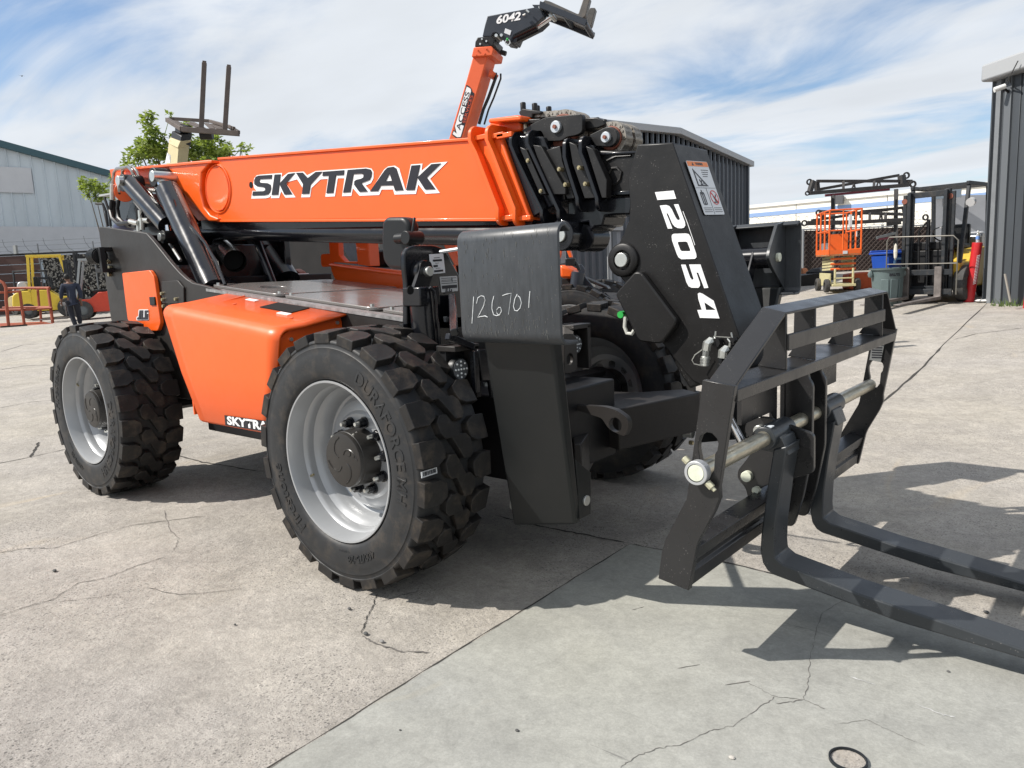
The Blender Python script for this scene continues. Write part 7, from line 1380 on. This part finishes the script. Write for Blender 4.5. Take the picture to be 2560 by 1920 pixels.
# =============== ORANGE BASKET AT THE LEFT EDGE
OBK=mat('basket_orange',(.30,.06,.022),.55,var=.15,dust=.2)
bk=empty('work_basket',(-30.925, 8.355, 0.042),'orange tubular man basket on the ground at the left edge','basket')
for L_,r in [([(-31.834, 7.588, 2.038),(-31.454, 7.896, 1.98),(-31.335, 7.977, 1.888),(-31.259, 8.007, 1.715),(-31.219, 7.945, 1.229),(-31.078, 7.854, 0.157)], 0.06),([(-31.18, 8.439, 1.559),(-30.953, 8.361, 0.19)], 0.055),([(-31.776, 9.275, 1.644),(-31.68, 9.207, 0.881)], 0.05),([(-30.665, 9.281, 1.633),(-30.183, 9.118, 0.086)], 0.06),([(-31.765, 9.272, 0.903),(-31.697, 9.208, 0.291)], 0.05)]: B().tube(L_,r,7).build('basket_post',OBK,bk)
for L_,r in [([(-32.742, 8.473, 1.687),(-32.112, 9.0, 1.676),(-30.617, 9.321, 1.631)], 0.05),([(-31.827, 7.627, 1.536),(-31.336, 8.04, 1.539),(-31.16, 8.452, 1.54)], 0.045),([(-32.14, 7.629, 0.86),(-31.126, 8.472, 0.826),(-30.268, 9.195, 0.838)], 0.05),([(-32.833, 8.247, 0.923),(-31.69, 9.198, 0.882),(-30.551, 9.228, 0.874)], 0.04)]: B().tube(L_,r,6).build('basket_rail',OBK,bk)
b=B(); b.hexa([(-32.016, 7.169, 0.007),(-29.826, 9.012, 0.038),(-29.849, 9.034, 0.245),(-32.028, 7.197, 0.201)],[(-33.451, 7.568, 0.1),(-31.596, 9.253, 0.083),(-31.608, 9.282, 0.286),(-33.463, 7.597, 0.303)]); b.build('basket_floor',OBK,bk,bevel=.02)
b=B(); b.beam((-31.895, 7.131, -0.037),(-30.724, 8.104, -0.081),.2,.2); b.build('under_frame',mat('basket_dark_red',(.16,.03,.02),.5),bk)
b=B(); b.beam((-31.182, 7.619, 0.078),(-30.396, 8.284, 0.105),.05,.32); b.build('control_box',DARK,bk)
# =============== PERSON
pq=Vector((-24.398, 7.834, 0.184)); RP=Vector((.42,.907,0)); BP=Vector((.907,-.42,0))   # RP image-right, BP towards the camera
def ps(x,y,z): return pq+RP*x*1.03+BP*y*1.03+Vector((0,0,z*1.03))
def skin(name,verts,edges,rad,m,parent=None,sub=2,root=0,**k):
    me=bpy.data.meshes.new(name); me.from_pydata([ps(*v) for v in verts],edges,[]); o=bpy.data.objects.new(name,me); COL.objects.link(o)
    sk=o.modifiers.new('skin','SKIN'); 
    if not me.skin_vertices: me.attributes  # layer is made by the modifier
    if len(me.skin_vertices)==0:
        bm=bmesh.new(); bm.from_mesh(me); bm.verts.layers.skin.verify(); bm.to_mesh(me); bm.free()
    for i,r in enumerate(rad): d=me.skin_vertices[0].data[i]; d.radius=(r,r) if not isinstance(r,tuple) else r; d.use_root=(i==root)
    s_=o.modifiers.new('sub','SUBSURF'); s_.levels=sub; s_.render_levels=sub
    me.materials.append(m)
    if parent: o.parent=parent; o.matrix_parent_inverse=parent.matrix_world.inverted()
    tag(o,**k); return o
NAVY=mat('navy_work_shirt',(.022,.028,.048),.85,var=.2,vs=6); TRS=mat('dark_trousers',(.018,.020,.028),.85,var=.2); SKN=mat('brown_skin',(.16,.075,.045),.5); HAIR=mat('black_hair',(.01,.009,.008),.6)
pe=empty('person',pq,'person in a navy work shirt and dark trousers walking away, head bowed, tool in hand','person')
V=[(0,0,.95),(0,0,1.12),(0,-.02,1.30),(-.01,-.03,1.45),(-.03,-.03,1.53),(-.06,-.05,1.60),(-.07,-.06,1.68),(-.2,-.02,1.43),(-.27,-.02,1.20),(-.31,-.12,.98),(-.32,-.16,.90),(.19,-.02,1.42),(.25,.02,1.18),(.24,.02,.95),(.24,-.02,.87),(-.09,0,.90),(-.08,-.06,.52),(.02,.06,.12),(.03,0,.05),(-.01,-.12,.04),(.10,0,.90),(.13,-.12,.55),(.12,-.20,.18),(.12,-.24,.10),(.10,-.34,.08)]
E_=[(0,1),(1,2),(2,3),(3,4),(4,5),(5,6),(3,7),(7,8),(8,9),(9,10),(3,11),(11,12),(12,13),(13,14),(0,15),(15,16),(16,17),(17,18),(18,19),(0,20),(20,21),(21,22),(22,23),(23,24)]
Rr=[(.15,.11),(.15,.11),(.17,.12),(.14,.10),.055,.075,.085,.07,.052,.042,.035,.07,.052,.042,.035,.10,.075,.055,.045,.04,.10,.075,.055,.045,.04]
skin('body',V,E_,Rr,SKN,pe)
skin('shirt',[V[i] for i in (0,1,2,3)]+[(-.2,-.02,1.43),(-.275,-.02,1.20),(-.31,-.11,1.0),(.19,-.02,1.42),(.26,.02,1.18),(.25,.02,.97),(-.03,-.03,1.50),(.02,0,.86)],[(0,1),(1,2),(2,3),(3,4),(4,5),(5,6),(3,7),(7,8),(8,9),(3,10),(0,11)],[(.185,.14),(.18,.135),(.195,.14),(.16,.12),.09,.072,.058,.09,.072,.058,.07,(.18,.135)],NAVY,pe)
skin('trousers',[(0,0,.96),(-.09,0,.88),(-.085,-.06,.52),(.02,.06,.10),(.10,0,.88),(.13,-.12,.55),(.12,-.20,.16)],[(0,1),(1,2),(2,3),(0,4),(4,5),(5,6)],[(.16,.12),.115,.09,.075,.115,.09,.075],TRS,pe)
b=B(); b.sphere(ps(-.065,-.035,1.70),.105,14,(.9,.95,1.0)); b.build('hair',HAIR,pe)
b=B(); b.sphere(ps(-.12,-.10,1.62),.035,8); b.build('ear',SKN,pe)
for s_ in (-1,): b=B(); b.sphere(ps(-.17,-.06,1.655),.018,8); b.build('nose',SKN,pe)
for x_,y_,z_ in ((-.33,-.17,.86),(.24,-.03,.83)):
    b=B(); b.sphere(ps(x_,y_,z_),.045,10,(.7,.9,1.1)); 
    for f in range(5): a=(f-2)*.016; b.tube([ps(x_+a*.5,y_+a,z_-.02),ps(x_+a*.6+.005,y_+a*1.2,z_-.06),ps(x_+a*.4,y_+a-.01,z_-.085+abs(f-2)*.006)],[.011,.010,.008],6)
    b.build('hand',SKN,pe)
for L_ in (((.03,.03,.04),(-.01,-.14,.03)),((.12,-.22,.07),(.10,-.36,.05))): b=B(); b.tube([ps(*L_[0]),ps(*[(u+v)/2 for u,v in zip(*L_)]),ps(*L_[1])],[.05,.055,.04],10); b.build('shoe',BLACKP,pe)
b=B(); b.hexa([ps(-.36,-.28,.78),ps(-.22,-.28,.80),ps(-.22,-.16,.80),ps(-.36,-.16,.78)],[ps(-.37,-.28,.90),ps(-.21,-.28,.88),ps(-.21,-.16,.88),ps(-.37,-.16,.90)]); tl_=b.build('hand_tool',mat('tool_shell',(.35,.34,.34),.4,var=.5,vs=30),label='black and white hand tool held in the walking person\'s left hand',cat='tool',bevel=.01)
# bird
q=(-67.21, 21.844, 18.776); b=B(); b.tube([(q[0]-.14,q[1],q[2]),(q[0],q[1],q[2]),(q[0]+.14,q[1],q[2])],[.01,.05,.02],6); b.f([b.v(q),b.v((q[0]-.05,q[1]-.3,q[2]+.05)),b.v((q[0]+.08,q[1]-.02,q[2]))]); b.f([b.v(q),b.v((q[0]-.05,q[1]+.3,q[2]+.05)),b.v((q[0]+.08,q[1]+.02,q[2]))]); b.build('bird',DARK,label='tiny dark bird flying in the sky at the far left',cat='bird')
